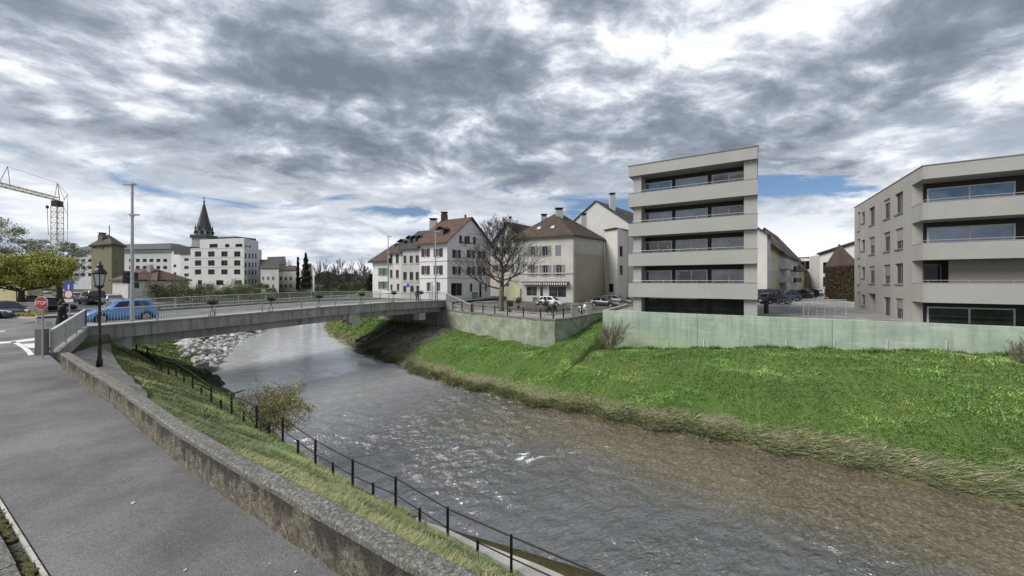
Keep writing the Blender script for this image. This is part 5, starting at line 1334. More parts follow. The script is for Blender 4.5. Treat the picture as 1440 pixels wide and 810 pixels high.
# red roofed sheds
A, B = PY(158, 400, 74)[:2], PY(180, 400, 70)[:2]
house('red_roof_shed', 'small white shed with red tiled roof in front of the stone tower', A, B, (6, 6), -.2, Frame(A, B).z_of(1, 394), Frame(A, B).z_of(1, 378), 'white', 'tile_red', 'hip', None, None, None, .4, .45, cat='shed')
A, B = PY(189, 400, 72)[:2], PY(219, 400, 72)[:2]
r, f1, f2, f4, ro = house('low_white_building', 'low white building with brown tiled roof left of the riverside shrubs', A, B, (-5, 6), -.2, Frame(A, B).z_of(1, 394), Frame(A, B).z_of(1, 378.5), 'white2', 'tile_red', 'along', None, None, None, .4, cat='building')
for u0 in (191, 205.5): o = f1.px(u0, u0+2.2, 396, 410); mb = MB(); mb.fbox(f1, o[0], o[1], .0, .06, o[2], o[3]); mb.build('door', M['dark'], r)
chimney(r, *PY(211, 378, 74)[:2], 4.5, 6.3, .35, False)
# yellow building under the trees
A, B = PY(-30, 400, 52)[:2], PY(39, 400, 48)[:2]
r, f1, f2, f4, ro = house('straw_coloured_house', 'pale straw coloured house under the yellow leafed tree', A, B, (-9, 9), -.2, 3.6, 6, 'straw_wall', 'tile_brown', 'along', None, None, None, .3)
mb = MB(); q = PY(23.5, 407.5, 46); mb.ball(q, .42, 0, 14, 8, 0, (1, .15, .55)); mb.tube([PY(23.5, 409, 46), PY(23.5, 424, 46)], .05, 6)
mb.build('oval_sign', M['black'], None, label='dark oval sign in front of the straw coloured house', category='sign')
# houses beyond the bridge
hz = [(367, 392, 118, 377, 365, 'greyrender', 'tile_dark', 'grey house with dark roof right of the white modern block'), (378, 402, 135, 372, 361, 'white', 'tile_dark', 'distant white house with dark dormered roof behind the grey house'),
      (392, 418, 125, 380, 374, 'cream', 'tile_brown', 'low cream house with long brown roof beyond the bridge'), (432, 442, 120, 381, 371, 'white2', 'tile_red', 'small white gabled house right of the dark conifer')]
for (u0, u1, Y, ve, vr, wm, rm_, lab) in hz:
    A, B = PY(u0, 400, Y)[:2], PY(u1, 400, Y-3)[:2]; f = Frame(A, B)
    r, f1, f2, f4, ro = house('distant_house', lab, A, B, (-5, 7), -.2, f.z_of(1, ve), f.z_of(1, vr), wm, rm_, 'across' if u0 > 430 else 'along', None, None, None, .4)
    for q in range(max(1, int(f.len/2.4))):
        for lv in (1.0, 3.4):
            if lv+1.2 < f.z_of(1, ve): window(r, f1, (.6+q*2.2, 1.5+q*2.2, lv, lv+1.2), .03, .05)
# far flood wall beyond the river
fw = [ST(s, lin(s, TB)-1.2, 0) for s in (120, 140, 160, 180, 200, 204)]
mb = MB()
for a, b in zip(fw, fw[1:]):
    n = Vector(((b-a).y, -(b-a).x, 0)).normalized()*.25; mb.hexa([a-n, b-n, b+n, a+n], [q+Vector((0, 0, 1.3)) for q in (a-n, b-n, b+n, a+n)])
mb.build('distant_flood_wall', M['concrete'], None, label='long low grey wall far upstream beyond the bridge', category='wall')

# crane
Y = 95.0; k = Y/F; cx, cy = (80.5-720)*k, Y; r = empty('tower_crane', (cx, cy, 0), 'pale lattice tower crane rising behind the blossoming tree', 'crane')
zt = CAMZ+(395-278)*k; w = .72
def lattice(mb, P0, P1, u, v, n, rr, br):
    P0, P1, u, v = map(Vector, (P0, P1, u, v)); cs = [u+v, u-v, -u-v, v-u]
    for c_ in cs: mb.tube([P0+c_, P1+c_], rr, 4)
    for i in range(n):
        a, b = P0.lerp(P1, i/n), P0.lerp(P1, (i+1)/n)
        for j in range(4):
            c0, c1 = cs[j], cs[(j+1) % 4]
            mb.tube([a+c0, b+c1] if i % 2 else [a+c1, b+c0], br, 3); mb.tube([a+c0, a+c1], br, 3)
mb = MB(); lattice(mb, (cx, cy, 0), (cx, cy, zt-2.2), (w, 0, 0), (0, w, 0), 16, .09, .05); mb.build('mast', M['crane_y'], r)
mb = MB(); mb.box(cx-w, cx+w, cy-w, cy+w, zt-2.2, zt-.8); mb.build('slewing_unit', M['fascia'], r)
jd = Vector((.316, -.949, 0)); js = Vector((.949, .316, 0))
mb = MB(); J0 = Vector((cx, cy, zt-.3)); J1 = J0+jd*26; lattice(mb, J0, J1, js*.45, (0, 0, .35), 26, .07, .04); mb.build('jib', M['crane_y'], r)
ap = Vector((cx, cy, CAMZ+(395-257)*k)); cj = PY(95, 274, Y)
mb = MB()
for s_2 in (-.5, .5): mb.tube([J0+js*s_2, ap], .07, 4); mb.tube([J0+js*s_2-jd*1.5, ap], .06, 4)
mb.tube([ap, cj], .06, 4); mb.tube([cj, J0-jd*1.0+js*.6], .07, 4); mb.tube([cj, Vector((cj.x, cj.y, zt-4.5)), Vector((cj.x-1.4, cj.y, zt-1))], .05, 4)
mb.build('apex_frame', M['crane_y'], r)
mb = MB(); q2 = J0+jd*13.2; mb.tube([q2+js*.4, q2+Vector((0, 0, 4.3))], .06, 4); mb.tube([q2-js*.4+jd*1.5, q2+Vector((0, 0, 4.3))], .06, 4)
mb.tube([ap, q2+Vector((0, 0, 4.3))], .03, 4); mb.tube([cj, Vector((cj.x, cj.y, 3))], .035, 4); mb.tube([(cj.x, cj.y, zt-8), (cj.x, cj.y, zt-1)], .07, 4); mb.build('stay_cables', M['soffit'], r)
hk = PY(66.5, 291, Y-4); mb = MB(); mb.ball(hk, .35, 0, 6, 5, 0, (.8, .8, 1.2)); mb.tube([hk, PY(68, 331, Y-4)], .06, 4); mb.build('hook', M['fascia'], r)

# ------------------------------------------------------------------ signs
def pole(p, h, r=.035): mb = MB(); mb.tube([p, p+Vector((0, 0, h))], r, 8); return mb
sp = PY(60, 400, 15.8); sp.z = 0; tocam = Vector((0, -1, 0)); sidev = Vector((-tocam.y, tocam.x, 0)); 
if sidev.x < 0: sidev = -sidev
r = empty('stop_sign', sp, 'red octagonal STOP sign on a thin grey pole beside the end pillar', 'road sign')
hh_ = CAMZ+(395-426)/F*sp.y
pole(sp, hh_+.25, .03).build('pole', M['rail'], r)
def disc(c, rad, n, mat, name, par, off, rot=0, sq=1): 
    mb = MB(); cc = c+tocam*off; mb.prism([cc+sidev*rad*math.cos(2*math.pi*i/n+rot)+Vector((0, 0, rad*sq*math.sin(2*math.pi*i/n+rot))) for i in range(n)], tocam*.012); return mb.build(name, M[mat], par)
c = Vector((sp.x, sp.y, hh_)); dd_ = disc(c, .29, 8, 'signwhite', 'plate', r, .04, math.pi/8); disc(c, .262, 8, 'red', 'red_face', dd_, .053, math.pi/8)
def text_obj(txt, c, size, mat, par, off, name='lettering'):
    cu = bpy.data.curves.new(name, 'FONT'); cu.body = txt; cu.size = size; cu.align_x = 'CENTER'; cu.align_y = 'CENTER'; cu.extrude = .002; cu.offset = size*.012
    cu.materials.append(M[mat]); t0_ = bpy.data.objects.new('tmp_text', cu); COL.objects.link(t0_); dg_ = bpy.context.evaluated_depsgraph_get(); me_ = bpy.data.meshes.new_from_object(t0_.evaluated_get(dg_)); bpy.data.objects.remove(t0_); o = bpy.data.objects.new(name, me_); COL.objects.link(o); o.parent = par
    q = c+tocam*off-up_loc(par); o.location = q; o.rotation_euler = (math.pi/2, 0, math.atan2(sidev.y, sidev.x)); return o
text_obj('STOP', c, .2, 'signwhite', dd_, .07)
# blue no-through-road sign above white round sign with red ring
bp_ = PY(98, 437, 28); bp_.z = .0; tocam = Vector((0, -1, 0)); sidev = Vector((-tocam.y, tocam.x, 0)); sidev = sidev if sidev.x > 0 else -sidev
r = empty('traffic_sign', bp_, 'blue dead end sign above a round red ringed sign on one pole', 'road sign'); kz = lambda v: CAMZ+(395-v)/F*bp_.y
pole(bp_, kz(395.5), .035).build('pole', M['rail'], r)
def rect_plate(c, w, h, mat, name, par, off): mb = MB(); cc = c+tocam*off; mb.prism([cc+sidev*x+Vector((0, 0, z)) for x, z in ((-w, -h), (w, -h), (w, h), (-w, h))], tocam*.012); return mb.build(name, M[mat], par)
c = Vector((bp_.x, bp_.y, kz(402))); d1 = rect_plate(c, .34, .32, 'signblue', 'blue_plate', r, .05); rect_plate(c+Vector((0, 0, -.09)), .055, .19, 'signwhite', 'white_stem', d1, .063); rect_plate(c+Vector((0, 0, .14)), .17, .045, 'red', 'red_bar', d1, .066)
c = Vector((bp_.x, bp_.y, kz(413.7))); d1 = disc(c, .36, 20, 'red', 'ring_plate', r, .05); disc(c, .26, 20, 'signwhite', 'white_face', d1, .063)
c = Vector((bp_.x, bp_.y, kz(422.5))); rect_plate(c, .32, .12, 'signwhite', 'lower_plate', r, .05)
# traffic signals on a gantry by the mast
p = PY(178, 452, 31); 
for (u, v, w_, h_, lab) in ((178, 390, .16, .42, 'dark traffic signal head left of the lamp mast'), (189, 388, .14, .24, 'small dark signal box right of the lamp mast'), (189.5, 401, .18, .2, 'low black signal box right of the lamp mast')):
    c = PY(u, v, 26); mb = MB(); mb.box(c.x-w_, c.x+w_, c.y-.12, c.y+.12, c.z-h_, c.z+h_)
    mb.tube([c, PY(184.8, v-2, 25)], .03, 5)
    for q in (-.5, 0, .5): mb.lathe((c.x, c.y-.13, c.z+q*h_), [(.07, -.02), (.08, .05)], 8)
    mb.build('traffic_signal', M['black'], None, label=lab, category='traffic signal')

# ------------------------------------------------------------------ vehicles
def car_proto(kind):
    """x forward, y left, z up; wheels rest on z=0"""
    r = bpy.data.objects.new('parked_car', None); COL.objects.link(r)
    Lc, Wc, Hc = dict(hatch=(4.0, .86, 1.5), estate=(4.6, .89, 1.47), suv=(4.45, .92, 1.62), van=(4.9, .95, 1.9))[kind]
    h = Lc/2
    prof = {  # (x, belt z, half width)
        'hatch': [(-h, .55, .70), (-h+.05, .78, .78), (-h+.25, .93, .84), (-.9, .96, .86), (.2, .93, .86), (.85, .90, .86), (1.35, .82, .83), (h-.2, .68, .76), (h, .5, .62)],
        'estate': [(-h, .55, .74), (-h+.05, .8, .8), (-h+.25, .93, .86), (-.9, .95, .89), (.2, .93, .89), (.95, .9, .89), (1.6, .82, .86), (h-.2, .68, .78), (h, .5, .64)],
        'suv': [(-h, .6, .76), (-h+.05, .88, .83), (-h+.25, 1.0, .9), (-.9, 1.03, .92), (.2, 1.0, .92), (.95, .98, .92), (1.5, .92, .89), (h-.2, .8, .82), (h, .6, .68)],
        'van': [(-h, .6, .85), (-h+.04, .9, .92), (-h+.2, 1.1, .95), (-.9, 1.12, .95), (.5, 1.1, .95), (1.4, 1.05, .95), (1.9, .98, .92), (h-.15, .85, .86), (h, .6, .72)]}[kind]
    mb = MB(); rings = []
    wx = (-h+.78, h-.82)
    xs_extra = []
    for x, zb, hw in prof: xs_extra.append((x, zb, hw))
    # densify and cut wheel arches by lifting the lower edge
    dens = []
    for (x0, b0, w0), (x1, b1, w1) in zip(xs_extra, xs_extra[1:]):
        n = max(1, int((x1-x0)/.09))
        for q in range(n): f = q/n; dens.append((x0+(x1-x0)*f, b0+(b1-b0)*f, w0+(w1-w0)*f))
    dens.append(xs_extra[-1])
    for x, zb, hw in dens:
        lo = .22
        for c in wx:
            if abs(x-c) < .38: lo = max(lo, .30+math.sqrt(max(0, .38**2-(x-c)**2)))
        lo = min(lo, zb-.08); mid = lo+(zb-lo)*.5
        rings.append([mb.vert(p) for p in ((x, -hw*.96, lo), (x, -hw, mid), (x, -hw*.985, zb-.03), (x, -hw*.94, zb), (x, hw*.94, zb), (x, hw*.985, zb-.03), (x, hw, mid), (x, hw*.96, lo))])
    for a, b in zip(rings, rings[1:]):
        for i in range(7): mb.f.append([a[i], b[i], b[i+1], a[i+1]]); mb.m.append(0)
        mb.f.append([a[7], b[7], b[0], a[0]]); mb.m.append(0)
    mb.f.append(rings[0]); mb.m.append(0); mb.f.append(rings[-1][::-1]); mb.m.append(0)
    hat = dict(hatch=(-h+.12, -h+.62, .35, 1.15), estate=(-h+.1, -h+.5, .35, 1.25), suv=(-h+.1, -h+.55, .35, 1.2), van=(-h+.08, -h+.2, 1.0, 1.8))[kind]
    xb, xrb, xrf, xf = hat; zb = .94 if kind in ('hatch', 'estate') else (1.01 if kind == 'suv' else 1.1); w0 = Wc*.93; w1 = Wc*.74
    base = [(xb, -w0, zb-.02), (xf, -w0, zb-.05), (xf, w0, zb-.05), (xb, w0, zb-.02)]
    xm = (xrb+xrf)/2
    tops_ = [(xrb, -w1, Hc-.07), (xm, -w1, Hc), (xrf, -w1, Hc-.06), (xrf, w1, Hc-.06), (xm, w1, Hc), (xrb, w1, Hc-.07)]
    i = [mb.vert(p) for p in base]+[mb.vert(p) for p in tops_]
    bm_ = mb.vert((xm, -w0, zb-.03)); bm2 = mb.vert((xm, w0, zb-.03))
    for q in ([i[0], bm_, i[5], i[4]], [bm_, i[1], i[6], i[5]], [i[1], i[2], i[7], i[6]], [i[2], bm2, i[8], i[7]], [bm2, i[3], i[9], i[8]], [i[3], i[0], i[4], i[9]], [i[4], i[5], i[8], i[9]], [i[5], i[6], i[7], i[8]]): mb.f.append(q); mb.m.append(0)
    mb.build('body', M['car_blue'], r, True)
    def quad(name, pts, mat, off, par=r):
        pts = [Vector(p) for p in pts]; n = (pts[1]-pts[0]).cross(pts[3]-pts[0]).normalized(); m_ = MB(); m_.face([p+n*off for p in pts]); return m_.build(name, M[mat], par)
    def lerp(a, b, f): return Vector(a).lerp(Vector(b), f)
    for sg in (-1, 1):
        B0, B1, Bm = Vector((xb, sg*w0, zb-.02)), Vector((xf, sg*w0, zb-.05)), Vector((xm, sg*w0, zb-.03)); T0, Tm, T1 = Vector((xrb, sg*w1, Hc-.07)), Vector((xm, sg*w1, Hc)), Vector((xrf, sg*w1, Hc-.06))
        def pt(f, g):  # f along, g up
            lo = B0.lerp(Bm, f*2) if f < .5 else Bm.lerp(B1, f*2-1); hi = T0.lerp(Tm, f*2) if f < .5 else Tm.lerp(T1, f*2-1); return lo.lerp(hi, g)
        for f0, f1_ in ((.12, .30), (.33, .58), (.61, .88)):
            pts = [pt(f0, .12), pt(f1_, .12), pt(f1_, .86), pt(f0, .86)]
            if sg > 0: pts = pts[::-1]; pts = [pts[1], pts[0], pts[3], pts[2]][::1]; pts = [pt(f1_, .12), pt(f0, .12), pt(f0, .86), pt(f1_, .86)]
            quad('side_window', pts, 'carglass', .012)
    quad('windscreen', [lerp((xf, -w0, zb-.05), (xrf, -w1, Hc-.06), .08)+Vector((0, .1, 0)), lerp((xf, w0, zb-.05), (xrf, w1, Hc-.06), .08)-Vector((0, .1, 0)), lerp((xf, w0, zb-.05), (xrf, w1, Hc-.06), .92)-Vector((0, .08, 0)), lerp((xf, -w0, zb-.05), (xrf, -w1, Hc-.06), .92)+Vector((0, .08, 0))], 'carglass', .012)
    quad('rear_window', [lerp((xb, w0, zb), (xrb, w1, Hc-.07), .15)-Vector((0, .1, 0)), lerp((xb, -w0, zb), (xrb, -w1, Hc-.07), .15)+Vector((0, .1, 0)), lerp((xb, -w0, zb), (xrb, -w1, Hc-.07), .88)+Vector((0, .08, 0)), lerp((xb, w0, zb), (xrb, w1, Hc-.07), .88)-Vector((0, .08, 0))], 'carglass', .012)
    for x in wx:
        for sg in (-1, 1):
            mb = MB(); n = 18; y0, y1 = sg*(Wc-.20), sg*(Wc-.01)
            ra = [[mb.vert((x+rr*math.cos(2*math.pi*q/n), y, .32+rr*math.sin(2*math.pi*q/n))) for q in range(n)] for rr, y in ((.2, y0), (.32, y0), (.32, y1), (.21, y1+.0))]
            for a, b in zip(ra, ra[1:]):
                for q in range(n): mb.f.append([a[q], a[(q+1) % n], b[(q+1) % n], b[q]]); mb.m.append(0)
            wl = mb.build('wheel', M['rubber'], r)
            mb = MB()
            for q in range(5):
                a = 2*math.pi*q/5; d = .32
                mb.face([(x+.03*math.cos(a+d*3), sg*(Wc-.03), .32+.03*math.sin(a+d*3)), (x+.2*math.cos(a-d), sg*(Wc-.03), .32+.2*math.sin(a-d)), (x+.2*math.cos(a+d), sg*(Wc-.03), .32+.2*math.sin(a+d)), (x+.03*math.cos(a-d*3), sg*(Wc-.03), .32+.03*math.sin(a-d*3))])
            ra = [mb.vert((x+.205*math.cos(2*math.pi*q/n), sg*(Wc-.06), .32+.205*math.sin(2*math.pi*q/n))) for q in range(n)]; mb.f.append(ra); mb.m.append(0)
            mb.build('rim', M['alloy'], wl)
    mb = MB(); mb.box(-h+.15, h-.15, -Wc*.8, Wc*.8, .16, .4); mb.build('underbody', M['rubber'], r)
    for sg in (-1, 1):
        mb = MB(); mb.hexa([(h-.32, sg*.45, .58), (h-.02, sg*.38, .56), (h-.08, sg*.62, .56), (h-.42, sg*.80, .58)], [(h-.34, sg*.45, .72), (h-.10, sg*.38, .66), (h-.2, sg*.62, .7), (h-.44, sg*.79, .76)]); mb.build('headlight', M['lens'], r)
        mb = MB(); mb.box(-h-.01, -h+.12, sg*.72-.1, sg*.72+.1, .72, .9); mb.build('tail_light', M['taillens'], r)
        mb = MB(); mb.ball((xf-.25, sg*(Wc+.06), zb+.02), .1, 0, 6, 4, 0, (.6, 1, .7)); mb.build('mirror', M['car_blue'], r)
    mb = MB(); mb.box(-h-.02, -h+.02, -.26, .26, .45, .56); mb.box(h-.05, h+.015, -.26, .26, .4, .5); mb.build('number_plate', M['signwhite'], r)
    return r
protos = {}
def place_car(kind, colr, loc, yaw, label, cat='car', name='parked_car', group='parked cars'):
    if kind not in protos: protos[kind] = car_proto(kind)
    c = copy_tree(protos[kind]); c.name = name
    c.location = loc; c.rotation_euler = (0, 0, yaw); c['label'] = label; c['category'] = cat
    if group: c['group'] = group
    def paint(o):
        if o.type == 'MESH' and o.name.split('.')[0] in ('body', 'mirror'):
            o.data = o.data.copy(); o.data.materials[0] = M['car_'+colr]
        for ch in o.children: paint(ch)
    paint(c); return c
ca = math.atan2(CT[1], CT[0])
place_car('hatch', 'blue', ST(35.9, 8.85, .44), ca+math.pi, 'bright blue hatchback driving on the bridge behind the railing', name='blue_car', group=None).scale = (.9, .95, 1)
def cat_(u, v, z, kind, colr, yaw, lab, grp='parked cars'): place_car(kind, colr, P(u, v, z), yaw, lab, group=grp)
cat_(2, 447, 0, 'estate', 'navy', 2.9+math.pi, 'dark estate car cut off by the left edge of the photo', 'cars parked in the left car park')
cat_(68, 438, 0, 'hatch', 'black', .9, 'black car parked behind the stop sign', 'cars parked in the left car park')
cat_(44, 431, 0, 'estate', 'darkgrey', 2.6, 'dark grey car parked behind the yellow flower bed', 'cars parked in the left car park')
cat_(62, 422, 0, 'estate', 'white', 2.6, 'white car parked farthest left under the yellow leafed tree', 'cars parked in the left car park')
cat_(112, 424, 0, 'hatch', 'silver', 2.4, 'silver car parked behind the blue dead end sign', 'cars parked in the left car park')
cat_(130, 428, 0, 'van', 'black', 2.6, 'black van parked behind the street lamp', 'cars parked in the left car park')
cat_(158, 429, 0, 'estate', 'white', 2.5, 'white car parked just above the roof of the blue hatchback', 'cars parked in the left car park')
cat_(92, 420, 0, 'suv', 'white', 2.5, 'white car parked between the yellow leafed tree and the dead end sign', 'cars parked in the left car park')
cat_(330, 416.6, .05, 'estate', 'white', .1, 'white car parked beyond the bridge below the white modern block', None)
cat_(774, 430.5, -.54, 'hatch', 'white', -.45, 'white hatchback parked in front of the shop awning', None)
cat_(744, 424.5, -.54, 'suv', 'white', -.5, 'white car parked nearer the alley beside the shop entrance', None)
cat_(850, 432, -.54, 'hatch', 'darkgrey', -.6, 'dark car parked nearest the concrete gateposts', 'cars parked beside the beige wall')
cat_(866, 428, -.54, 'estate', 'grey', -.55, 'grey car parked second behind the gateposts', 'cars parked beside the beige wall')
cat_(872, 423.5, -.54, 'estate', 'silver', -.5, 'silver car parked farthest back beneath the stair tower', 'cars parked beside the beige wall')
for (u, v, kd, cl_, lab) in ((1089, 427.5, 'hatch', 'black', 'black hatchback nearest in the side street car park'), (1103, 423.5, 'suv', 'navy', 'navy car second in the side street car park'), (1117, 420.5, 'suv', 'darkgrey', 'dark car with pale bonnet third in the side street car park'),
                             (1124, 419, 'estate', 'silver', 'silver car fourth in the side street car park'), (1133, 418, 'suv', 'navy', 'farthest dark car in the side street car park'), (1072, 424, 'van', 'black', 'black car half hidden behind the grey tower corner'), (1141, 416.5, 'estate', 'white', 'white car farthest down the side street near the barn')):
    cat_(u, v, .07, kd, cl_, math.pi+.12 if u != 1089 else .08, lab, 'cars parked in the side street')
for p in protos.values():
    def kill(o):
        for c in list(o.children): kill(c)
        bpy.data.objects.remove(o)
    kill(p)

# ------------------------------------------------------------------ people
def person(loc, yaw, label, coatm='coat', hairm='hair', longcoat=True, H=1.72, longhair=True):
    r = empty('person', loc, label, 'person', None)
    c, s = math.cos(yaw), math.sin(yaw)
    T = lambda x, y, z: Vector((loc[0]+(x*c-y*s)*H/1.72, loc[1]+(x*s+y*c)*H/1.72, loc[2]+z*H/1.72))   # x = facing
    J = dict(pel=(0, 0, .93), ch=(0, 0, 1.25), nk=(0, 0, 1.44), hd=(.02, 0, 1.56), tp=(.02, 0, 1.68), hl=(0, .10, .9), kl=(.08, .11, .5), al=(-.02, .11, .08), tl=(.14, .12, .04), hr=(0, -.10, .9), kr=(-.02, -.11, .5), ar=(-.12, -.11, .08), tr=(.04, -.12, .04),
             sl=(0, .19, 1.37), el=(-.04, .25, 1.1), wl=(.08, .24, .87), fl=(.11, .24, .78), sr=(0, -.19, 1.37), er=(-.02, -.25, 1.1), wr=(.1, -.24, .88), fr=(.13, -.24, .79))
    rad = dict(pel=.15, ch=.15, nk=.06, hd=.095, tp=.07, hl=.1, kl=.065, al=.045, tl=.035, hr=.1, kr=.065, ar=.045, tr=.035, sl=.075, el=.05, wl=.033, fl=.03, sr=.075, er=.05, wr=.033, fr=.03)
    ed = [('pel', 'ch'), ('ch', 'nk'), ('nk', 'hd'), ('hd', 'tp'), ('pel', 'hl'), ('hl', 'kl'), ('kl', 'al'), ('al', 'tl'), ('pel', 'hr'), ('hr', 'kr'), ('kr', 'ar'), ('ar', 'tr'), ('ch', 'sl'), ('sl', 'el'), ('el', 'wl'), ('wl', 'fl'), ('ch', 'sr'), ('sr', 'er'), ('er', 'wr'), ('wr', 'fr')]
    ks = list(J); me = bpy.data.meshes.new('body'); off = Vector(loc)
    me.from_pydata([(T(*J[k])-off)[:] for k in ks], [(ks.index(a), ks.index(b)) for a, b in ed], [])
    o = bpy.data.objects.new('body', me); COL.objects.link(o); o.parent = r; me.materials.append(M['skin'])
    sk = o.modifiers.new('skin', 'SKIN'); 
    for v, k in zip(me.skin_vertices[0].data, ks): v.radius = (rad[k]*H/1.72,)*2; v.use_root = (k == 'pel')
    o.modifiers.new('sub', 'SUBSURF').render_levels = 1
    mb = MB()
    def tubeT(pts, rr, n=10): mb.tube([T(*p) for p in pts], rr, n)
    hem = .42 if longcoat else .8
    n = 14; rings = []
    for z, a, b in ((hem, .25, .29), (.8, .19, .23), (.98, .16, .19), (1.15, .16, .2), (1.35, .15, .23), (1.44, .09, .12), (1.49, .07, .08)):
        rings.append([mb.vert(T(a*math.cos(2*math.pi*q/n), b*math.sin(2*math.pi*q/n), z)) for q in range(n)])
    for a, b in zip(rings, rings[1:]):
        for q in range(n): mb.f.append([a[q], a[(q+1) % n], b[(q+1) % n], b[q]]); mb.m.append(0)
    for sg in (-1, 1): tubeT([(0, sg*.17, 1.38), (-.03, sg*.25, 1.1), (.08, sg*.245, .88)], [.085, .07, .05], 8)
    mb.build('coat', M[coatm], r, True)
    mb = MB()
    for sg, k in ((1, .08), (-1, -.02)): tubeT([(0, sg*.1, .85), (k, sg*.11, .5), (k-.1, sg*.11, .1)], [.11, .085, .065], 8)
    mb.build('trousers', M['coat'], r, True)
    mb = MB(); mb.ball(T(-.015, 0, 1.635), .118, 0, 10, 8, 0, (1, 1, 1.02))
    if longhair: mb.ball(T(-.06, 0, 1.48), .13, 0, 10, 8, 0, (.8, 1.05, 1.3))
    mb.build('hair', M[hairm], r, True)
    mb = MB(); mb.ball(T(.105, 0, 1.585), .022, 0, 6, 4); mb.build('nose', M['skin'], r, True)
    mb = MB()
    for sg in (-1, 1): mb.ball(T(.095, sg*.035, 1.615), .012, 0, 6, 4)
    mb.build('eyes', M['black'], r)
    mb = MB()
    for sg, k in ((1, -.02), (-1, -.12)): mb.ball(T(k+.06, sg*.115, .05), .07, 0, 8, 5, 0, (1.3 if abs(c) > .6 else .8, .8 if abs(c) > .6 else 1.3, .7))
    mb.build('shoes', M['black'], r, True)
    return r
pp_ = PY(87.5, 460, 21.6); person((pp_.x, pp_.y, .32), .6, 'person with long dark hair in a black coat walking near the bridge end', H=1.82)
pp_ = PY(587, 424, 46.8); person((pp_.x, pp_.y, .56), 2.2, 'person in dark clothes standing at the far end of the bridge', H=1.72, longcoat=False, longhair=False)

# ------------------------------------------------------------------ trees
def bare_tree(name, base, h, label, seed, depth=5, spread=.75, trunk_r=.26, trunk_h=2.4, limb=3.6, kids=(2, 3), mat='bark', tmat=None, minr=.012, upb=.12, limbs=6, group=None, lean=(0, 0), cat='bare tree', lowang=.9):
    rd = random.Random(seed); r = empty(name, base, label, cat, group); base = Vector(base)
    mb = MB(); top = base+Vector((lean[0], lean[1], trunk_h)); mb.tube([base-Vector((0, 0, .3)), base+Vector((0, 0, .25)), base.lerp(top, .5), top], [trunk_r*1.5, trunk_r*1.1, trunk_r*.9, trunk_r*.8], 10)
    mb.build('trunk', M[tmat or mat], r, True)
    mb = MB(); tips = []
    for k in range(limbs):
        a = 2*math.pi*k/limbs+rd.uniform(-.3, .3); el = rd.uniform(.25, lowang); d = Vector((math.cos(a), math.sin(a), el)).normalized()
        grow(mb, top-Vector((0, 0, rd.uniform(.1, .5))), d, limb*rd.uniform(.85, 1.15), trunk_r*.5, depth-1, rd, tips, spread, upb, kids, None, minr)
    grow(mb, top, Vector((0, 0, 1)), limb*1.1, trunk_r*.75, depth, rd, tips, spread*.9, upb, kids, None, minr)
    o = mb.build('crown', M[mat], r)
    return r, tips, o
def plane_tree(base, label, seed):
    rd = random.Random(seed); r = empty('plane_tree', base, label, 'tree'); mb = MB(); b = Vector(base)
    top = b+Vector((.05, 0, 3.0)); mb.tube([b-Vector((0, 0, .3)), b+Vector((0, 0, .2)), b+Vector((0, 0, 1.4)), top], [.46, .34, .28, .30], 12); mb.build('trunk', M['trunk_light'], r, True)
    mb = MB(); tips = []
    lead = [top-Vector((0, 0, .3)), b+Vector((.12, 0, 4.6)), b+Vector((.0, .1, 6.2)), b+Vector((.2, 0, 7.8)), b+Vector((.1, 0, 9.4))]
    mb.tube(lead, [.27, .2, .14, .09, .04], 8, cap=False)
    def leadp(z): 
        f = max(0, min(3.999, (z-2.7)/6.7*4)); k = int(f); return lead[k].lerp(lead[k+1], f-k)
    a = .3
    for k in range(27):
        f = k/26; z = 2.6+6.6*f; a += 2.4+rd.uniform(-.3, .3)
        el = .12+.95*f+rd.uniform(-.1, .15); L_ = lin(f, [(0, 3.7), (.35, 3.3), (.65, 2.5), (1, 1.4)])*rd.uniform(.88, 1.1)
        if k < 6: el = rd.uniform(.05, .4)
        d = Vector((math.cos(a), math.sin(a)*.9, el)).normalized()
        # limb curving upward, then branching along its whole length
        p = leadp(z); pts = [p.copy()]; rad = [.13-.085*f]; dd = d.copy(); n = 7
        for q in range(n):
            dd = (dd+Vector((rd.uniform(-.16, .16), rd.uniform(-.16, .16), .085))).normalized(); p = p+dd*L_*1.35/n; pts.append(p.copy()); rad.append(rad[0]*(1-.75*(q+1)/n))
            if q >= 1:
                for _ in range(2 if q < 5 else 3):
                    v = Vector((rd.uniform(-1, 1), rd.uniform(-1, 1), rd.uniform(-.35, .9))); v = (v-dd*v.dot(dd)).normalized()
                    grow(mb, p, (dd+v*rd.uniform(.6, 1.2)).normalized(), L_*.34*rd.uniform(.7, 1.2), max(.014, rad[-1]*.55), 2, rd, tips, .75, .10, (3, 3), None, .009, .2)
        mb.tube(pts, rad, 6, cap=False); tips.append(p)
    grow(mb, lead[-1], Vector((0, 0, 1)), 1.0, .035, 3, rd, tips, .7, .1, (2, 3), None, .01)
    o = mb.build('crown', M['bark'], r); return tips
tips = plane_tree(P(705, 437, -.5), 'large leafless plane tree with wide spreading branches on the plaza', 23)
zmax = max(t.z for t in tips); xm = [t.x for t in tips]
print('PLANE', zmax, min(xm), max(xm), len(tips))

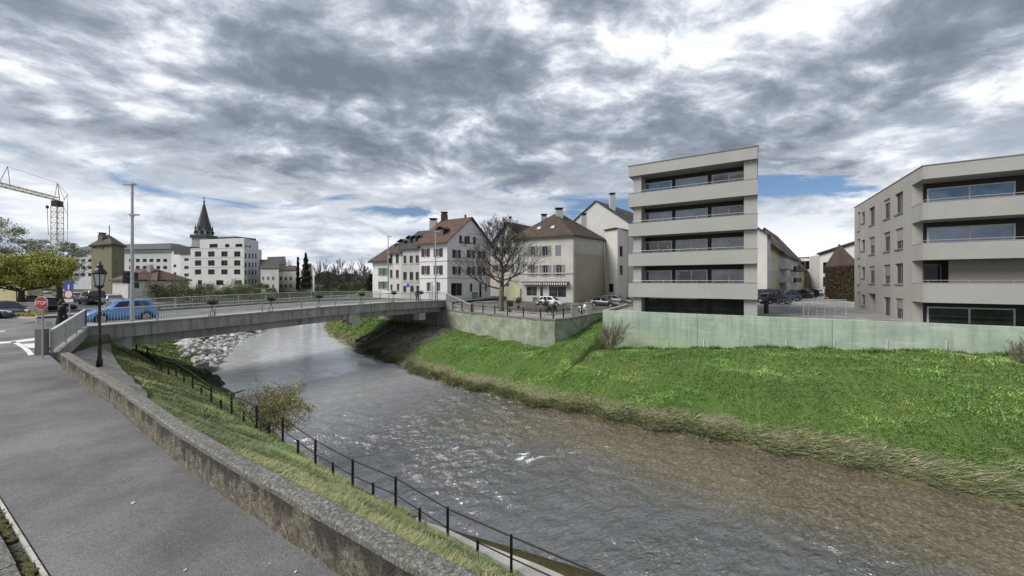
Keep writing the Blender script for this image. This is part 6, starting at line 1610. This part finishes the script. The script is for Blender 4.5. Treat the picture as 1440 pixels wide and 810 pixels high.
# far bare trees, conifers
tr_px = [(447, 128, 9.5), (455, 150, 11), (472, 160, 12), (486, 150, 8), (498, 165, 11), (509, 170, 13), (516, 150, 9), (413, 135, 10), (402, 150, 9), (463, 135, 6.5), (480, 175, 13), (521, 160, 8)]
tlabels = ['bare tree right of the small white gabled house', 'second bare tree right of the small white gabled house', 'tall bare tree above the middle of the far wall', 'low bare tree above the far wall', 'bare tree left of the house row', 'tallest slender bare tree just left of the green shuttered house', 'bare bushy tree nearest the green shuttered house', 'bare tree behind the low cream house', 'bare tree behind the grey roofed distant house', 'small rounded bare tree above the far wall', 'wide bare tree far beyond the weir', 'small bare tree tucked against the end house']
def far_tree_proto(seed, depth=4):
    r, tips, o = bare_tree('bare_tree', (0, 0, 0), 10, '', seed, depth, .7, .16, 2.0, 2.4, (2, 3), 'bark', None, .035, .15, 5, lowang=1.1)
    return r
tp = [far_tree_proto(41), far_tree_proto(52), far_tree_proto(63)]
for k, (u, Y, h) in enumerate(tr_px):
    p = PY(u, 400, Y); s_, t_ = toST(p.x, p.y); c = copy_tree(tp[k % 3]); sc = h/9.0; c.location = (p.x, p.y, -.3); c.scale = (sc*.95, sc*.95, sc); c.rotation_euler = (0, 0, k*1.7); c['label'] = tlabels[k]; c['group'] = 'bare trees beyond the bridge'; c['category'] = 'bare tree'
for p in tp: kill(p)
def conifer(u, vt, Y, w, label, cols, shape=1.0, seed=1):
    p = PY(u, 400, Y); k = Y/F; H = (395-vt)*k+CAMZ; r = empty('conifer', (p.x, p.y, -.2), label, 'conifer')
    mb = MB(); mb.tube([p*1.0+Vector((0, 0, -p.z)), Vector((p.x, p.y, H*.9))], [.25, .05], 6); mb.build('trunk', M['bark'], r)
    rg = np.random.default_rng(seed); n = 2600; z = rg.uniform(.06, 1, n); a = rg.uniform(0, 6.28, n); rr = w*k*(1-z)**shape*rg.uniform(.35, 1, n)*(1+.25*np.sin(z*40))
    pts = np.stack([p.x+rr*np.cos(a), p.y+rr*np.sin(a), z*H], 1); leaf_object('crown', pts, .28, cols, seed, r)
dg = [(.02, .035, .018), (.035, .05, .025), (.015, .025, .012)]
conifer(430, 356, 118, 9, 'broad dark conifer beside the small white gabled house', [(.03, .04, .02), (.05, .055, .03), (.02, .03, .015)], .8, 3)
conifer(419, 362, 122, 2.2, 'thin dark cypress left of the broad conifer', dg, .5, 4)
conifer(483, 387, 165, 6, 'small conifer above the middle of the far wall', dg, .8, 5)
conifer(522, 386, 120, 7, 'dark evergreen beside the green shuttered house', dg, .5, 6)
def bush(name, c, rad, label, cols, seed, n=1600, size=.16, cat='shrub', group=None, k=14):
    r = empty(name, (c[0], c[1], c[2]), label, cat, group)
    pts = clumps((c[0], c[1], c[2]+rad[2]*.75), rad, k, n//k, seed, 1.0, .42); pts = pts[pts[:, 2] > c[2]-.1]; leaf_object('foliage', pts, size, cols, seed, r)
    rd = random.Random(seed); mb = MB(); tips = []
    for q in range(7): grow(mb, Vector(c), Vector((rd.uniform(-.8, .8), rd.uniform(-.8, .8), 1)).normalized(), rad[2]*.75, .04, 2, rd, tips, .6, .1, (2, 3), None, .012)
    mb.build('stems', M['bark'], r); return r
oliv = [(.19, .20, .10), (.25, .24, .13), (.15, .16, .08), (.2, .17, .11), (.13, .17, .07)]
for k, (u, Y, w, h, lab) in enumerate(((235, 62, 2.6, 3.0, 'olive brown shrub left of the riverside shrub row beside the low white building'), (256, 66, 3.2, 4.2, 'tall brownish shrub in front of the narrow pale wing'), (282, 66, 3.6, 3.2, 'olive shrub below the left end of the white modern block'), (300, 72, 3.4, 3.6, 'olive green shrub under the middle of the white modern block'),
                                       (322, 74, 3.4, 3.9, 'olive shrub below the right half of the white modern block'), (345, 78, 2.6, 2.8, 'small shrub below the right corner of the white modern block'), (222, 58, 1.8, 3.4, 'dark leafy shrub at the right end of the low white building'), (275, 56, 2.6, 1.6, 'low spreading shrub just above the bridge railing'), (365, 95, 3, 3, 'dark bare shrub between the white block and the grey house'))):
    p = PY(u, 400, Y); bush('shrub', (p.x, p.y, -.2), (w, w*.7, h*.5), lab, oliv, 70+k, 5200, .085, 'shrub', 'riverside shrubs beyond the bridge')
p = PY(510, 400, 140); 
for k, (u, Y, w, h, lab) in enumerate(((455, 150, 6, 5.5, 'brown thicket left above the far wall'), (475, 155, 7, 5, 'brown thicket over the middle of the far wall'), (497, 150, 6, 6, 'dark thicket near the right end of the far wall'), (512, 125, 4.5, 6, 'dark thicket beside the end house'))):
    p = PY(u, 400, Y); bush('thicket', (p.x, p.y, -.2), (w, w*.7, h*.5), lab, [(.12, .1, .075), (.17, .145, .11), (.09, .09, .065)], 90+k, 4200, .18, 'thicket', 'thickets above the far wall')
# distant ridge of woodland
pts = []
rg = np.random.default_rng(8)
for _ in range(26000):
    a = rg.uniform(-.62, .1); d = rg.uniform(300, 340); x = d*math.tan(a)*1.0; pts.append((x, d, rg.uniform(0, 1)**.7*(7+3*math.sin(a*40)+2*math.sin(a*93))))
o = leaf_object('distant_wood', pts, .8, [(.06, .065, .05), (.08, .075, .06), (.05, .055, .045)], 9); o['kind'] = 'stuff'; o['label'] = 'far off woodland on the horizon'; o['category'] = 'woodland'

# leafy trees left
def leafy(name, base, label, crown_c, rad, cols, seed, n, size, k, th, cat='tree', mat='bark', crad=.3, sq=.75):
    rd = random.Random(seed); r = empty(name, base, label, cat); base = Vector(base); mb = MB(); top = Vector((base.x, base.y, th)); mb.tube([base, top], [.32, .22], 9); mb.build('trunk', M[mat], r)
    mb = MB(); tips = []
    for q in range(8):
        a = q*math.pi/4; d = Vector((math.cos(a)*rad[0], math.sin(a)*rad[1], rd.uniform(.2, 1)*rad[2])).normalized(); grow(mb, top, d, max(rad)*.42, .13, 3, rd, tips, .6, .1, (2, 3), None, .02)
    mb.build('branches', M[mat], r)
    pts = clumps(crown_c, rad, k, n//k, seed, sq, crad); leaf_object('crown', pts, size, cols, seed, r); return r
yl = [(.46, .46, .09), (.36, .38, .08), (.26, .30, .07), (.58, .52, .13), (.18, .22, .06), (.44, .34, .09)]
wl = [(.6, .62, .56), (.5, .54, .42), (.12, .15, .06), (.22, .26, .1), (.7, .7, .66)]
Yt = 40.0; k_ = Yt/F
leafy('yellow_tree', ((30-720)*k_, Yt, 0), 'low spreading tree with dense yellow olive leaves at the left edge', ((38-720)*k_, Yt, CAMZ+(395-379)*k_), (4.4, 3.0, 1.7), yl, 31, 52000, .085, 150, 2.2, crad=.34)
leafy('yellow_tree', ((-50-720)*k_, Yt+1, 0), 'second low yellow olive tree cut off by the left edge', ((-50-720)*k_, Yt, CAMZ+(395-376)*k_), (4.2, 2.8, 1.7), yl, 32, 16000, .085, 60, 2.4, crad=.3)
Yt = 46.0; k_ = Yt/F
leafy('blossom_tree', ((-8-720)*k_, Yt, 0), 'taller tree with airy white blossom above the yellow leaves', ((-4-720)*k_, Yt, CAMZ+(395-340)*k_), (3.9, 3, 2.7), wl, 33, 13000, .085, 75, 4.0, crad=.22)
leafy('blossom_tree', ((56-720)*k_, Yt+2, 0), 'lower white blossom tree reaching toward the crane mast', ((50-720)*k_, Yt+2, CAMZ+(395-352)*k_), (3.2, 2.6, 1.5), wl, 34, 9000, .085, 55, 3.6, crad=.25)

# shrub at the water edge, left bank
def shrub_water():
    b = P(372, 607, -3.6); r = empty('riverside_shrub', b, 'half leafed green and yellow shrub leaning over the water beyond the iron railing', 'shrub')
    rd = random.Random(5); mb = MB(); tips = []
    Rr = Vector((1, 0, 0))
    for q in range(15):
        d = Vector((rd.uniform(-.75, 1.0), rd.uniform(-.5, .6), 1.15)).normalized(); grow(mb, b+Vector((rd.uniform(-.3, .3), rd.uniform(-.2, .2), -.1)), d, rd.uniform(.72, .95), .028, 3, rd, tips, .6, .04, (2, 3), None, .0045)
    mb.build('stems', M['bark_pale'], r)
    rg = np.random.default_rng(6); pts = []
    for t in tips:
        rightness = (t.x-b.x+.6)/2.4
        if rg.uniform() < .25+rightness*.9:
            m = int(6+16*max(0, rightness)); pts += [(t.x+rg.normal(0, .10), t.y+rg.normal(0, .10), t.z+rg.normal(0, .10)) for _ in range(m)]
        else: pts += [(t.x+rg.normal(0, .08), t.y+rg.normal(0, .08), t.z+rg.normal(0, .08)) for _ in range(3)]
    cpt = PY(405, 580, b.y); pts += [tuple(q) for q in clumps((cpt.x, cpt.y, cpt.z), (1.05, .8, .85), 60, 110, 4, 1.0, .3)]; cp2 = PY(375, 566, b.y); pts += [tuple(q) for q in clumps((cp2.x, cp2.y, cp2.z), (.8, .6, .7), 30, 40, 5, 1.0, .3)]
    leaf_object('foliage', pts, .03, [(.26, .27, .08), (.34, .33, .12), (.18, .2, .06), (.4, .32, .14), (.5, .48, .36)], 7, r)
shrub_water()
# wispy bare shrub against the flood wall
def wispy(base, lab, n, ln, seed, dirx=1.0, rr=.012):
    rd = random.Random(seed); r = empty('bare_shrub', base, lab, 'bare shrub'); mb = MB(); tips = []
    for q in range(n):
        d = Vector((rd.uniform(-.55, .75)*dirx, rd.uniform(-.2, .3), 1)).normalized(); grow(mb, Vector(base)+Vector((rd.uniform(-.3, .3), 0, -.1)), d, ln*rd.uniform(.6, 1), .03, 3, rd, tips, .55, .05, (2, 3), None, rr)
    mb.build('twigs', M['bark_pale'], r)
b = P(858, 497, -3.4); wispy(b, 'pale leafless shrub in front of the left end of the flood wall', 14, 1.5, 3)
b = P(1437, 512, -1.7); wispy(b, 'small leafless shrub by the flood wall at the right edge', 8, .75, 4, rr=.008)
# weeds at the wall foot
rdg = random.Random(12); pts = []; hh = []; cc = []
for _ in range(5000):
    s = rdg.uniform(-22, 11); t = 36.75-abs(rdg.gauss(0, .25)); n_ = mnoise.noise(Vector((s*.8, 3, 3)))
    if rdg.random() < .35-n_: continue
    pts.append(ST(s, t, zat(s, t))[:]); hh.append(rdg.uniform(.08, .34)*(1+n_)); g = rdg.uniform(.6, 1.3); cc.append((.085*g, .18*g, .035*g))
o = blades('wall_foot_weeds', pts, hh, .02, .6, cc, M['blade'], seed=14); o['label'] = 'tall dark weeds along the foot of the flood wall'; o['category'] = 'weeds'

# ------------------------------------------------------------------ boulders
def rock(mb, c, r, rd, m=0):
    ph = rd.uniform(0, 100); nu, nv = 9, 6; rings = []; sx, sy, sz = rd.uniform(.8, 1.4), rd.uniform(.7, 1.1), rd.uniform(.5, .8); yaw = rd.uniform(0, 3.14); cy_, sy_ = math.cos(yaw), math.sin(yaw)
    for k in range(nv+1):
        a = -math.pi/2+math.pi*k/nv; ring = []
        for i in range(nu):
            b = 2*math.pi*i/nu; d = Vector((math.cos(a)*math.cos(b), math.cos(a)*math.sin(b), math.sin(a))); q = 1+.6*mnoise.noise(d*1.5+Vector((ph, 0, 0)))+.25*mnoise.noise(d*4+Vector((ph, 3, 0))); d = d*q*r
            x, y = d.x*sx, d.y*sy; ring.append(mb.vert((c[0]+x*cy_-y*sy_, c[1]+x*sy_+y*cy_, c[2]+d.z*sz)))
        rings.append(ring)
    for a, b in zip(rings, rings[1:]):
        for i in range(nu): j = (i+1) % nu; mb.f.append([a[i], a[j], b[j], b[i]]); mb.m.append(m)
rd = random.Random(4); cnt = 0
rockpx = []
for _ in range(6000):
    if cnt >= 150: break
    s__ = rd.uniform(43, 70); l_ = lin(s__, Lw); w_ = lin(s__, [(43, 1.5), (48, 3.6), (54, 5.5), (60, 6), (70, 3)]); t__ = l_+.5-w_*rd.random()**.8
    p = ST(s__, t__, zat(s__, t__)+.12)
    if any((p-q).length < .5+rr*.4 for q, rr in rockpx): continue
    rr = rd.uniform(.28, .68); rockpx.append((p, rr)); mb = MB(); rock(mb, p, rr, rd)
    mb.build('boulder', M['rock'], None, label='pale grey boulder in the riprap heap on the left bank below the bridge', category='boulder', group='pale boulders on the left bank'); cnt += 1
for k, (u, v, rr) in enumerate(((282, 520, .6), (290, 527, .5), (277, 533, .55), (300, 534, .45), (306, 541, .5), (312, 552, .4), (322, 556, .35), (335, 570, .35), (345, 580, .3), (318, 566, .4), (295, 545, .5), (270, 540, .45), (330, 577, .3), (350, 593, .25), (305, 556, .4))):
    mb = MB(); rock(mb, P(u, v, WZ+.15), rr, rd); mb.build('boulder', M['rock_dark'], None, label='dark wet boulder at the foot of the left bank near the railing', category='boulder', group='dark wet boulders')
for k, (u, v, rr, sq) in enumerate(((558, 508, 1.0, 1), (520, 497, .8, 1), (575, 516, .9, 1), (545, 500, .7, 1), (597, 527, .5, 1), (610, 533, .4, 1), (640, 543, .35, 1), (590, 520, .6, 1))):
    mb = MB(); rock(mb, P(u, v, WZ+.0), rr, rd); mb.build('boulder', M['rock_dark'], None, label='brown stone slab at the right waterline under the bridge end', category='boulder', group='stones under the bridge end')
mb = MB()
for k in range(900):
    s = rd.uniform(-14, 34); r_ = lin(s, Rw)+.25*math.sin(s*.9)+.18*math.sin(s*2.3+1); t = r_+rd.gauss(.05, .2); rr = rd.uniform(.03, .09)*(1 if rd.random() < .94 else 2); rock(mb, ST(s, t, WZ+.02), rr, rd) if k < 300 else None
o = mb.build('shore_pebbles', M['rock_dark']); o['kind'] = 'stuff'
mb = MB()
for k in range(260): s = rd.uniform(30, 36); t = rd.uniform(26.5, 38); rock(mb, ST(s, t, zat(s, t)+.02), rd.uniform(.06, .2), rd)
o = mb.build('rubble', M['rock_dark']); o['kind'] = 'stuff'
# a branch stranded in the water
mb = MB(); a = P(308, 551, WZ+.12); mb.tube([a, P(330, 553, WZ+.2), P(345, 548, WZ+.25)], [.05, .06, .03], 5); mb.build('driftwood', M['bark'], None, label='dark driftwood branch lying in the shallow water by the railing', category='branch')

# ------------------------------------------------------------------ plaza furniture
def topiary(u, v, w, h, lab, box=True):
    p = P(u, v, -.5); r = empty('potted_shrub', p, lab, 'potted shrub', 'potted shrubs on the plaza'); mb = MB(); mb.lathe(p, [(.16, 0), (.2, .3)], 8); mb.build('pot', M['fascia'], r); mb = MB(); mb.tube([p+Vector((0, 0, .25)), p+Vector((0, 0, .8))], .03, 5); mb.build('stem', M['bark'], r)
    rg = np.random.default_rng(int(u)); n = 700
    pts = rg.uniform(-1, 1, (n, 3)) if box else rg.normal(0, .55, (n, 3)); pts = pts*np.array([w, w, h])+np.array([p.x, p.y, p.z+.65+h]); leaf_object('foliage', pts, .05, [(.02, .04, .015), (.03, .055, .02), (.012, .02, .01)], int(u), r)
topiary(717, 438.5, .38, .33, 'square clipped dark shrub closest to the plane tree'); topiary(729, 433.5, .4, .42, 'round dark shrub behind the square clipped one', False); topiary(755, 430, .62, .3, 'wide flat dark shrub in front of the white hatchback', True); topiary(768, 438, .35, .4, 'dark shrub beside the black chairs on the plaza', False)
for (u, v, lab) in ((773, 443, 'black plaza chair pushed against the wall fence'), (780, 441, 'black plaza chair with its back to the white hatchback')):
    p = P(u, v, -.5); r = empty('cafe_chair', p, lab, 'chair', 'black chairs on the plaza'); 
    mb = MB(); mb.box(p.x-.24, p.x+.24, p.y-.24, p.y+.24, p.z+.42, p.z+.5); mb.build('seat', M['black'], r); mb = MB(); mb.box(p.x-.24, p.x+.24, p.y+.2, p.y+.25, p.z+.503, p.z+.92); mb.build('backrest', M['black'], r)
    for x in (-.2, .2):
        for y in (-.2, .2): mb = MB(); mb.box(p.x+x-.02, p.x+x+.02, p.y+y-.02, p.y+y+.02, p.z, p.z+.418); mb.build('leg', M['black'], r)
for (u, v, lab) in ((740, 440, 'bare wooden trellis table in the middle of the plaza'), (748, 438, 'second wooden table behind the trellis table')):
    p = P(u, v, -.5); r = empty('wooden_table', p, lab, 'table', 'wooden tables on the plaza'); mb = MB(); mb.box(p.x-.6, p.x+.6, p.y-.35, p.y+.35, p.z+.7, p.z+.75); mb.build('tabletop', M['wood'], r)
    for x in (-.5, .5):
        for y in (-.28, .28): mb = MB(); mb.box(p.x+x-.03, p.x+x+.03, p.y+y-.03, p.y+y+.03, p.z, p.z+.698); mb.build('leg', M['wood'], r)
for (u, v, w_, lab) in ((682, 428, 1.6, 'long stone bench behind the sloping end wall'), (690, 434, 1.2, 'stone bench left of the plane tree trunk')):
    p = P(u, v, -.5); r = empty('stone_bench', p, lab, 'bench', 'stone benches on the plaza'); mb = MB(); mb.box(p.x-w_, p.x+w_, p.y-.3, p.y+.3, p.z+.36, p.z+.48); mb.build('seat', M['concrete'], r)
    for x in (-w_*.8, w_*.8): mb = MB(); mb.box(p.x+x-.12, p.x+x+.12, p.y-.25, p.y+.25, p.z-.05, p.z+.358); mb.build('leg', M['concrete'], r)
def scooter(p, yaw, label, bm_, name='scooter'):
    r = empty(name, p, label, name, None); c_, s_n = math.cos(yaw), math.sin(yaw)
    T = lambda x, y, z: Vector((p.x+x*c_-y*s_n, p.y+x*s_n+y*c_, p.z+z))
    mb = MB()
    mb.tube([T(-.6, 0, .62), T(-.2, 0, .66), T(.1, 0, .5), T(.35, 0, .42)], [.12, .2, .2, .1], 8); mb.tube([T(.36, 0, .4), T(.42, 0, .75), T(.34, 0, 1.0)], [.18, .22, .12], 8); mb.tube([T(-.2, 0, .33), T(.4, 0, .33)], .12, 6)
    mb.build('body', M[bm_], r, True)
    for x in (-.55, .62):
        mb = MB(); mb.tube([T(x+.24*math.cos(q*.5236), 0, .3+.24*math.sin(q*.5236)) for q in range(13)], .06, 6, 0, False); mb.build('wheel', M['rubber'], r)
        mb = MB(); mb.tube([T(x, -.05, .3), T(x, .05, .3)], .14, 10); mb.build('hub', M['alloy'], r)
    mb = MB(); mb.tube([T(-.55, 0, .82), T(-.1, 0, .8)], [.12, .15], 7); mb.build('seat', M['black'], r)
    mb = MB(); mb.tube([T(.34, -.32, 1.08), T(.38, 0, 1.03), T(.34, .32, 1.08)], .025, 5); mb.build('handlebar', M['black'], r)
    mb = MB(); mb.tube([T(.45, 0, .88), T(.52, 0, .88)], .09, 10); mb.build('headlight', M['lens'], r); return r
scooter(P(818, 440, -.5), 0, 'white and black scooter parked between the concrete gateposts', 'signwhite')
# wheelie bin near the corner house door, shop noticeboard
p = PY(668, 421, 68); p.z = -.5; r = empty('wheelie_bin', p, 'grey wheelie bin beside the door of the white corner house', 'bin'); mb = MB(); mb.hexa([(p.x-.4, p.y-.35, p.z+.05), (p.x+.4, p.y-.35, p.z+.05), (p.x+.4, p.y+.35, p.z+.05), (p.x-.4, p.y+.35, p.z+.05)], [(p.x-.5, p.y-.4, p.z+1.5), (p.x+.5, p.y-.4, p.z+1.5), (p.x+.5, p.y+.4, p.z+1.5), (p.x-.5, p.y+.4, p.z+1.5)]); mb.build('bin_body', M['shutter_grey'], r)
mb = MB(); mb.hexa([(p.x-.53, p.y-.45, p.z+1.503), (p.x+.53, p.y-.45, p.z+1.503), (p.x+.53, p.y+.43, p.z+1.503), (p.x-.53, p.y+.43, p.z+1.503)], [(p.x-.4, p.y-.3, p.z+1.65), (p.x+.4, p.y-.3, p.z+1.65), (p.x+.4, p.y+.35, p.z+1.65), (p.x-.4, p.y+.35, p.z+1.65)]); mb.build('lid', M['slate'], r)
# yellow flower bed on the traffic island
p = P(40, 447.5, 0); r = empty('flower_bed', p, 'low bed of yellow flowers on the traffic island', 'flower bed')
mb = MB(); mb.hexa([(p.x-1.2, p.y-.5, 0), (p.x+1.2, p.y-.5, 0), (p.x+1.2, p.y+.5, 0), (p.x-1.2, p.y+.5, 0)], [(p.x-1.15, p.y-.45, .18), (p.x+1.15, p.y-.45, .18), (p.x+1.15, p.y+.45, .18), (p.x-1.15, p.y+.45, .18)]); mb.build('edging', M['concrete_light'], r)
rg = np.random.default_rng(2); pts = rg.uniform(-1, 1, (1500, 3))*np.array([1.1, .45, .14])+np.array([p.x, p.y, .32]); leaf_object('flowers', pts, .05, [(.65, .5, .05), (.7, .6, .12), (.2, .25, .05), (.5, .2, .05)], 3, r)
p = P(44, 441, 0); mb = MB(); mb.box(p.x-1.5, p.x+1.4, p.y-.2, p.y+.2, 0, 1.1); mb.build('stone_block', M['concrete'], None, label='grey concrete block wall behind the yellow flower bed', category='wall')
p = P(48, 440, 0); mb = MB(); mb.box(p.x-.12, p.x+.12, p.y-.5, p.y-.3, 0, 1.1); mb.build('white_post', M['signwhite'], None, label='white marker post at the end of the concrete block', category='post')

# pavement at far side of the junction
sheet('pavement', [[P(-60, 452, 0), P(30, 449, 0), P(62, 445, 0), P(62, 442.5, 0), P(-60, 446.5, 0)]], M['concrete'], .02)
# old stone chapel-like pieces: noticeboard with bridge info near corner house
p = PY(607.5, 420, 49); p.z = .1; r = empty('notice_frame', p, 'black framed notice stand with pale poster at the far bridge end', 'notice stand')
mb = MB(); mb.tube([p, p+Vector((0, 0, 3.0)), p+Vector((.7, 0, 3.0)), p+Vector((.7, 0, 0))], .05, 5); mb.build('frame', M['black'], r)
mb = MB(); mb.box(p.x+.08, p.x+.62, p.y-.02, p.y+.02, 1.1, 2.5); mb.build('poster', M['signwhite'], r)

# ------------------------------------------------------------------ sky, sun, camera
w = bpy.data.worlds.new('World'); scn.world = w; w.use_nodes = True; nt = w.node_tree
bg = nt.nodes['Background']; sky = nt.nodes.new('ShaderNodeTexSky'); sky.sky_type = 'NISHITA'; sky.sun_disc = False
SUN_EL, SUN_AZ = 46.0, -108.0      # azimuth measured from +Y clockwise
sky.sun_elevation = R(SUN_EL); sky.sun_rotation = R(SUN_AZ); sky.air_density = 1.2; sky.dust_density = .6
tc = nt.nodes.new('ShaderNodeTexCoord'); sep = nt.nodes.new('ShaderNodeSeparateXYZ'); L(nt, tc.outputs['Generated'], sep.inputs[0])
zc = math_(nt, 'MAXIMUM', sep.outputs['Z'], 0.0); den = math_(nt, 'ADD', zc, .24)
px_ = math_(nt, 'DIVIDE', sep.outputs['X'], den); py_ = math_(nt, 'DIVIDE', sep.outputs['Y'], den)
cb = nt.nodes.new('ShaderNodeCombineXYZ'); L(nt, px_, cb.inputs[0]); L(nt, py_, cb.inputs[1])
def mapped(scale, rot, loc=(0, 0, 0), src=None):
    m = nt.nodes.new('ShaderNodeMapping'); m.inputs['Rotation'].default_value = (0, 0, R(rot)); m.inputs['Scale'].default_value = scale; m.inputs['Location'].default_value = loc
    L(nt, src or warped, m.inputs[0]); return m.outputs[0]
# domain warp so that the cloud bands curl and tear
wn = nt.nodes.new('ShaderNodeTexNoise'); wn.inputs['Scale'].default_value = 1.1; wn.inputs['Detail'].default_value = 3; L(nt, cb.outputs[0], wn.inputs['Vector'])
wsub = nt.nodes.new('ShaderNodeVectorMath'); wsub.operation = 'SUBTRACT'; L(nt, wn.outputs['Color'], wsub.inputs[0]); wsub.inputs[1].default_value = (.5, .5, .5)
wsc = nt.nodes.new('ShaderNodeVectorMath'); wsc.operation = 'SCALE'; L(nt, wsub.outputs[0], wsc.inputs[0]); wsc.inputs['Scale'].default_value = .38
wad = nt.nodes.new('ShaderNodeVectorMath'); wad.operation = 'ADD'; L(nt, cb.outputs[0], wad.inputs[0]); L(nt, wsc.outputs[0], wad.inputs[1]); warped = wad.outputs[0]
big = noise(nt, mapped((1.0, 1.3, 1), 0, (11.3, 5.2, 0)), 1.0, 2, .5, 0)
bandn = noise(nt, mapped((2.3, 3.1, 1), -18, (3.1, 4.7, 0)), 1.0, 8, .58, .2)
fine = noise(nt, mapped((6.5, 7.5, 1), -12, (1, 5, 0)), 1.0, 8, .62, .2)
lum = math_(nt, 'ADD', math_(nt, 'ADD', math_(nt, 'MULTIPLY', bandn, .62), math_(nt, 'MULTIPLY', big, .42)), math_(nt, 'MULTIPLY', fine, .34))
tz = nt.nodes.new('ShaderNodeMapRange'); L(nt, sep.outputs['Z'], tz.inputs[0]); tz.inputs[1].default_value = .3; tz.inputs[2].default_value = .62; tz.inputs[3].default_value = .0; tz.inputs[4].default_value = -.03
lum = math_(nt, 'ADD', lum, tz.outputs[0])
K = 10.0
cl = ramp(nt, lum, [(.57, (.088*K, .102*K, .130*K)), (.65, (.125*K, .142*K, .175*K)), (.70, (.185*K, .205*K, .24*K)), (.74, (.28*K, .30*K, .335*K)), (.775, (.40*K, .415*K, .435*K)), (.82, (.50*K, .505*K, .51*K))])
# brighter, hazier layer near the horizon with heaped white clouds
mpc = nt.nodes.new('ShaderNodeMapping'); mpc.inputs['Scale'].default_value = (1, 1, 3.4); mpc.inputs['Location'].default_value = (.4, .2, .1); L(nt, tc.outputs['Generated'], mpc.inputs[0])
cum = noise(nt, mpc.outputs[0], 4.6, 9, .62, .35)
lowc = ramp(nt, cum, [(.36, (.19*K, .22*K, .265*K)), (.44, (.27*K, .295*K, .33*K)), (.52, (.38*K, .40*K, .43*K)), (.62, (.50*K, .505*K, .51*K))])
hz_ = nt.nodes.new('ShaderNodeMapRange'); L(nt, math_(nt, 'ADD', sep.outputs['Z'], math_(nt, 'MULTIPLY', math_(nt, 'SUBTRACT', cum, .5), .45)), hz_.inputs[0]); hz_.inputs[1].default_value = .12; hz_.inputs[2].default_value = .30; hz_.inputs[3].default_value = 1; hz_.inputs[4].default_value = 0
cloud = mix(nt, hz_.outputs[0], cl, lowc)
# gaps of blue
gapn = noise(nt, mpc.outputs[0], 2.4, 8, .6, .5)
dz = math_(nt, 'ABSOLUTE', math_(nt, 'SUBTRACT', sep.outputs['Z'], .19)); band_ = nt.nodes.new('ShaderNodeMapRange'); L(nt, dz, band_.inputs[0]); band_.inputs[1].default_value = .02; band_.inputs[2].default_value = .14; band_.inputs[3].default_value = .14; band_.inputs[4].default_value = -.25
gap = ramp(nt, math_(nt, 'ADD', gapn, band_.outputs[0]), [(.66, 0.0), (.73, 1.0)])
skyc = mix(nt, 1.0, sky.outputs[0], (.27, .32, .42), 'MULTIPLY')
L(nt, mix(nt, gap, cloud, skyc), bg.inputs[0]); bg.inputs[1].default_value = .1
sl = bpy.data.lights.new('sun', 'SUN'); sl.energy = 1.7; sl.angle = R(32); sl.color = (1, .96, .9); so = bpy.data.objects.new('sun', sl); COL.objects.link(so)
az = R(SUN_AZ); d = Vector((math.sin(az)*math.cos(R(SUN_EL)), math.cos(az)*math.cos(R(SUN_EL)), math.sin(R(SUN_EL)))); so.rotation_euler = d.to_track_quat('Z', 'Y').to_euler(); so.location = d*60
cam = bpy.data.cameras.new('camera'); cam.sensor_width = 36; cam.lens = 36*F/1440; cam.shift_y = -10/1440; cam.clip_end = 5000; cam.clip_start = .05
co = bpy.data.objects.new('camera', cam); COL.objects.link(co); co.location = (0, 0, CAMZ); co.rotation_euler = (math.pi/2, 0, 0); scn.camera = co
vs = scn.view_settings; vs.view_transform = 'Standard'; vs.look = 'None'; vs.exposure = 1.2; vs.gamma = 1; vs.use_curve_mapping = False
scn.render.engine = 'CYCLES'; scn.cycles.use_denoising = True; scn.cycles.max_bounces = 6; scn.cycles.caustics_reflective = False; scn.cycles.caustics_refractive = False
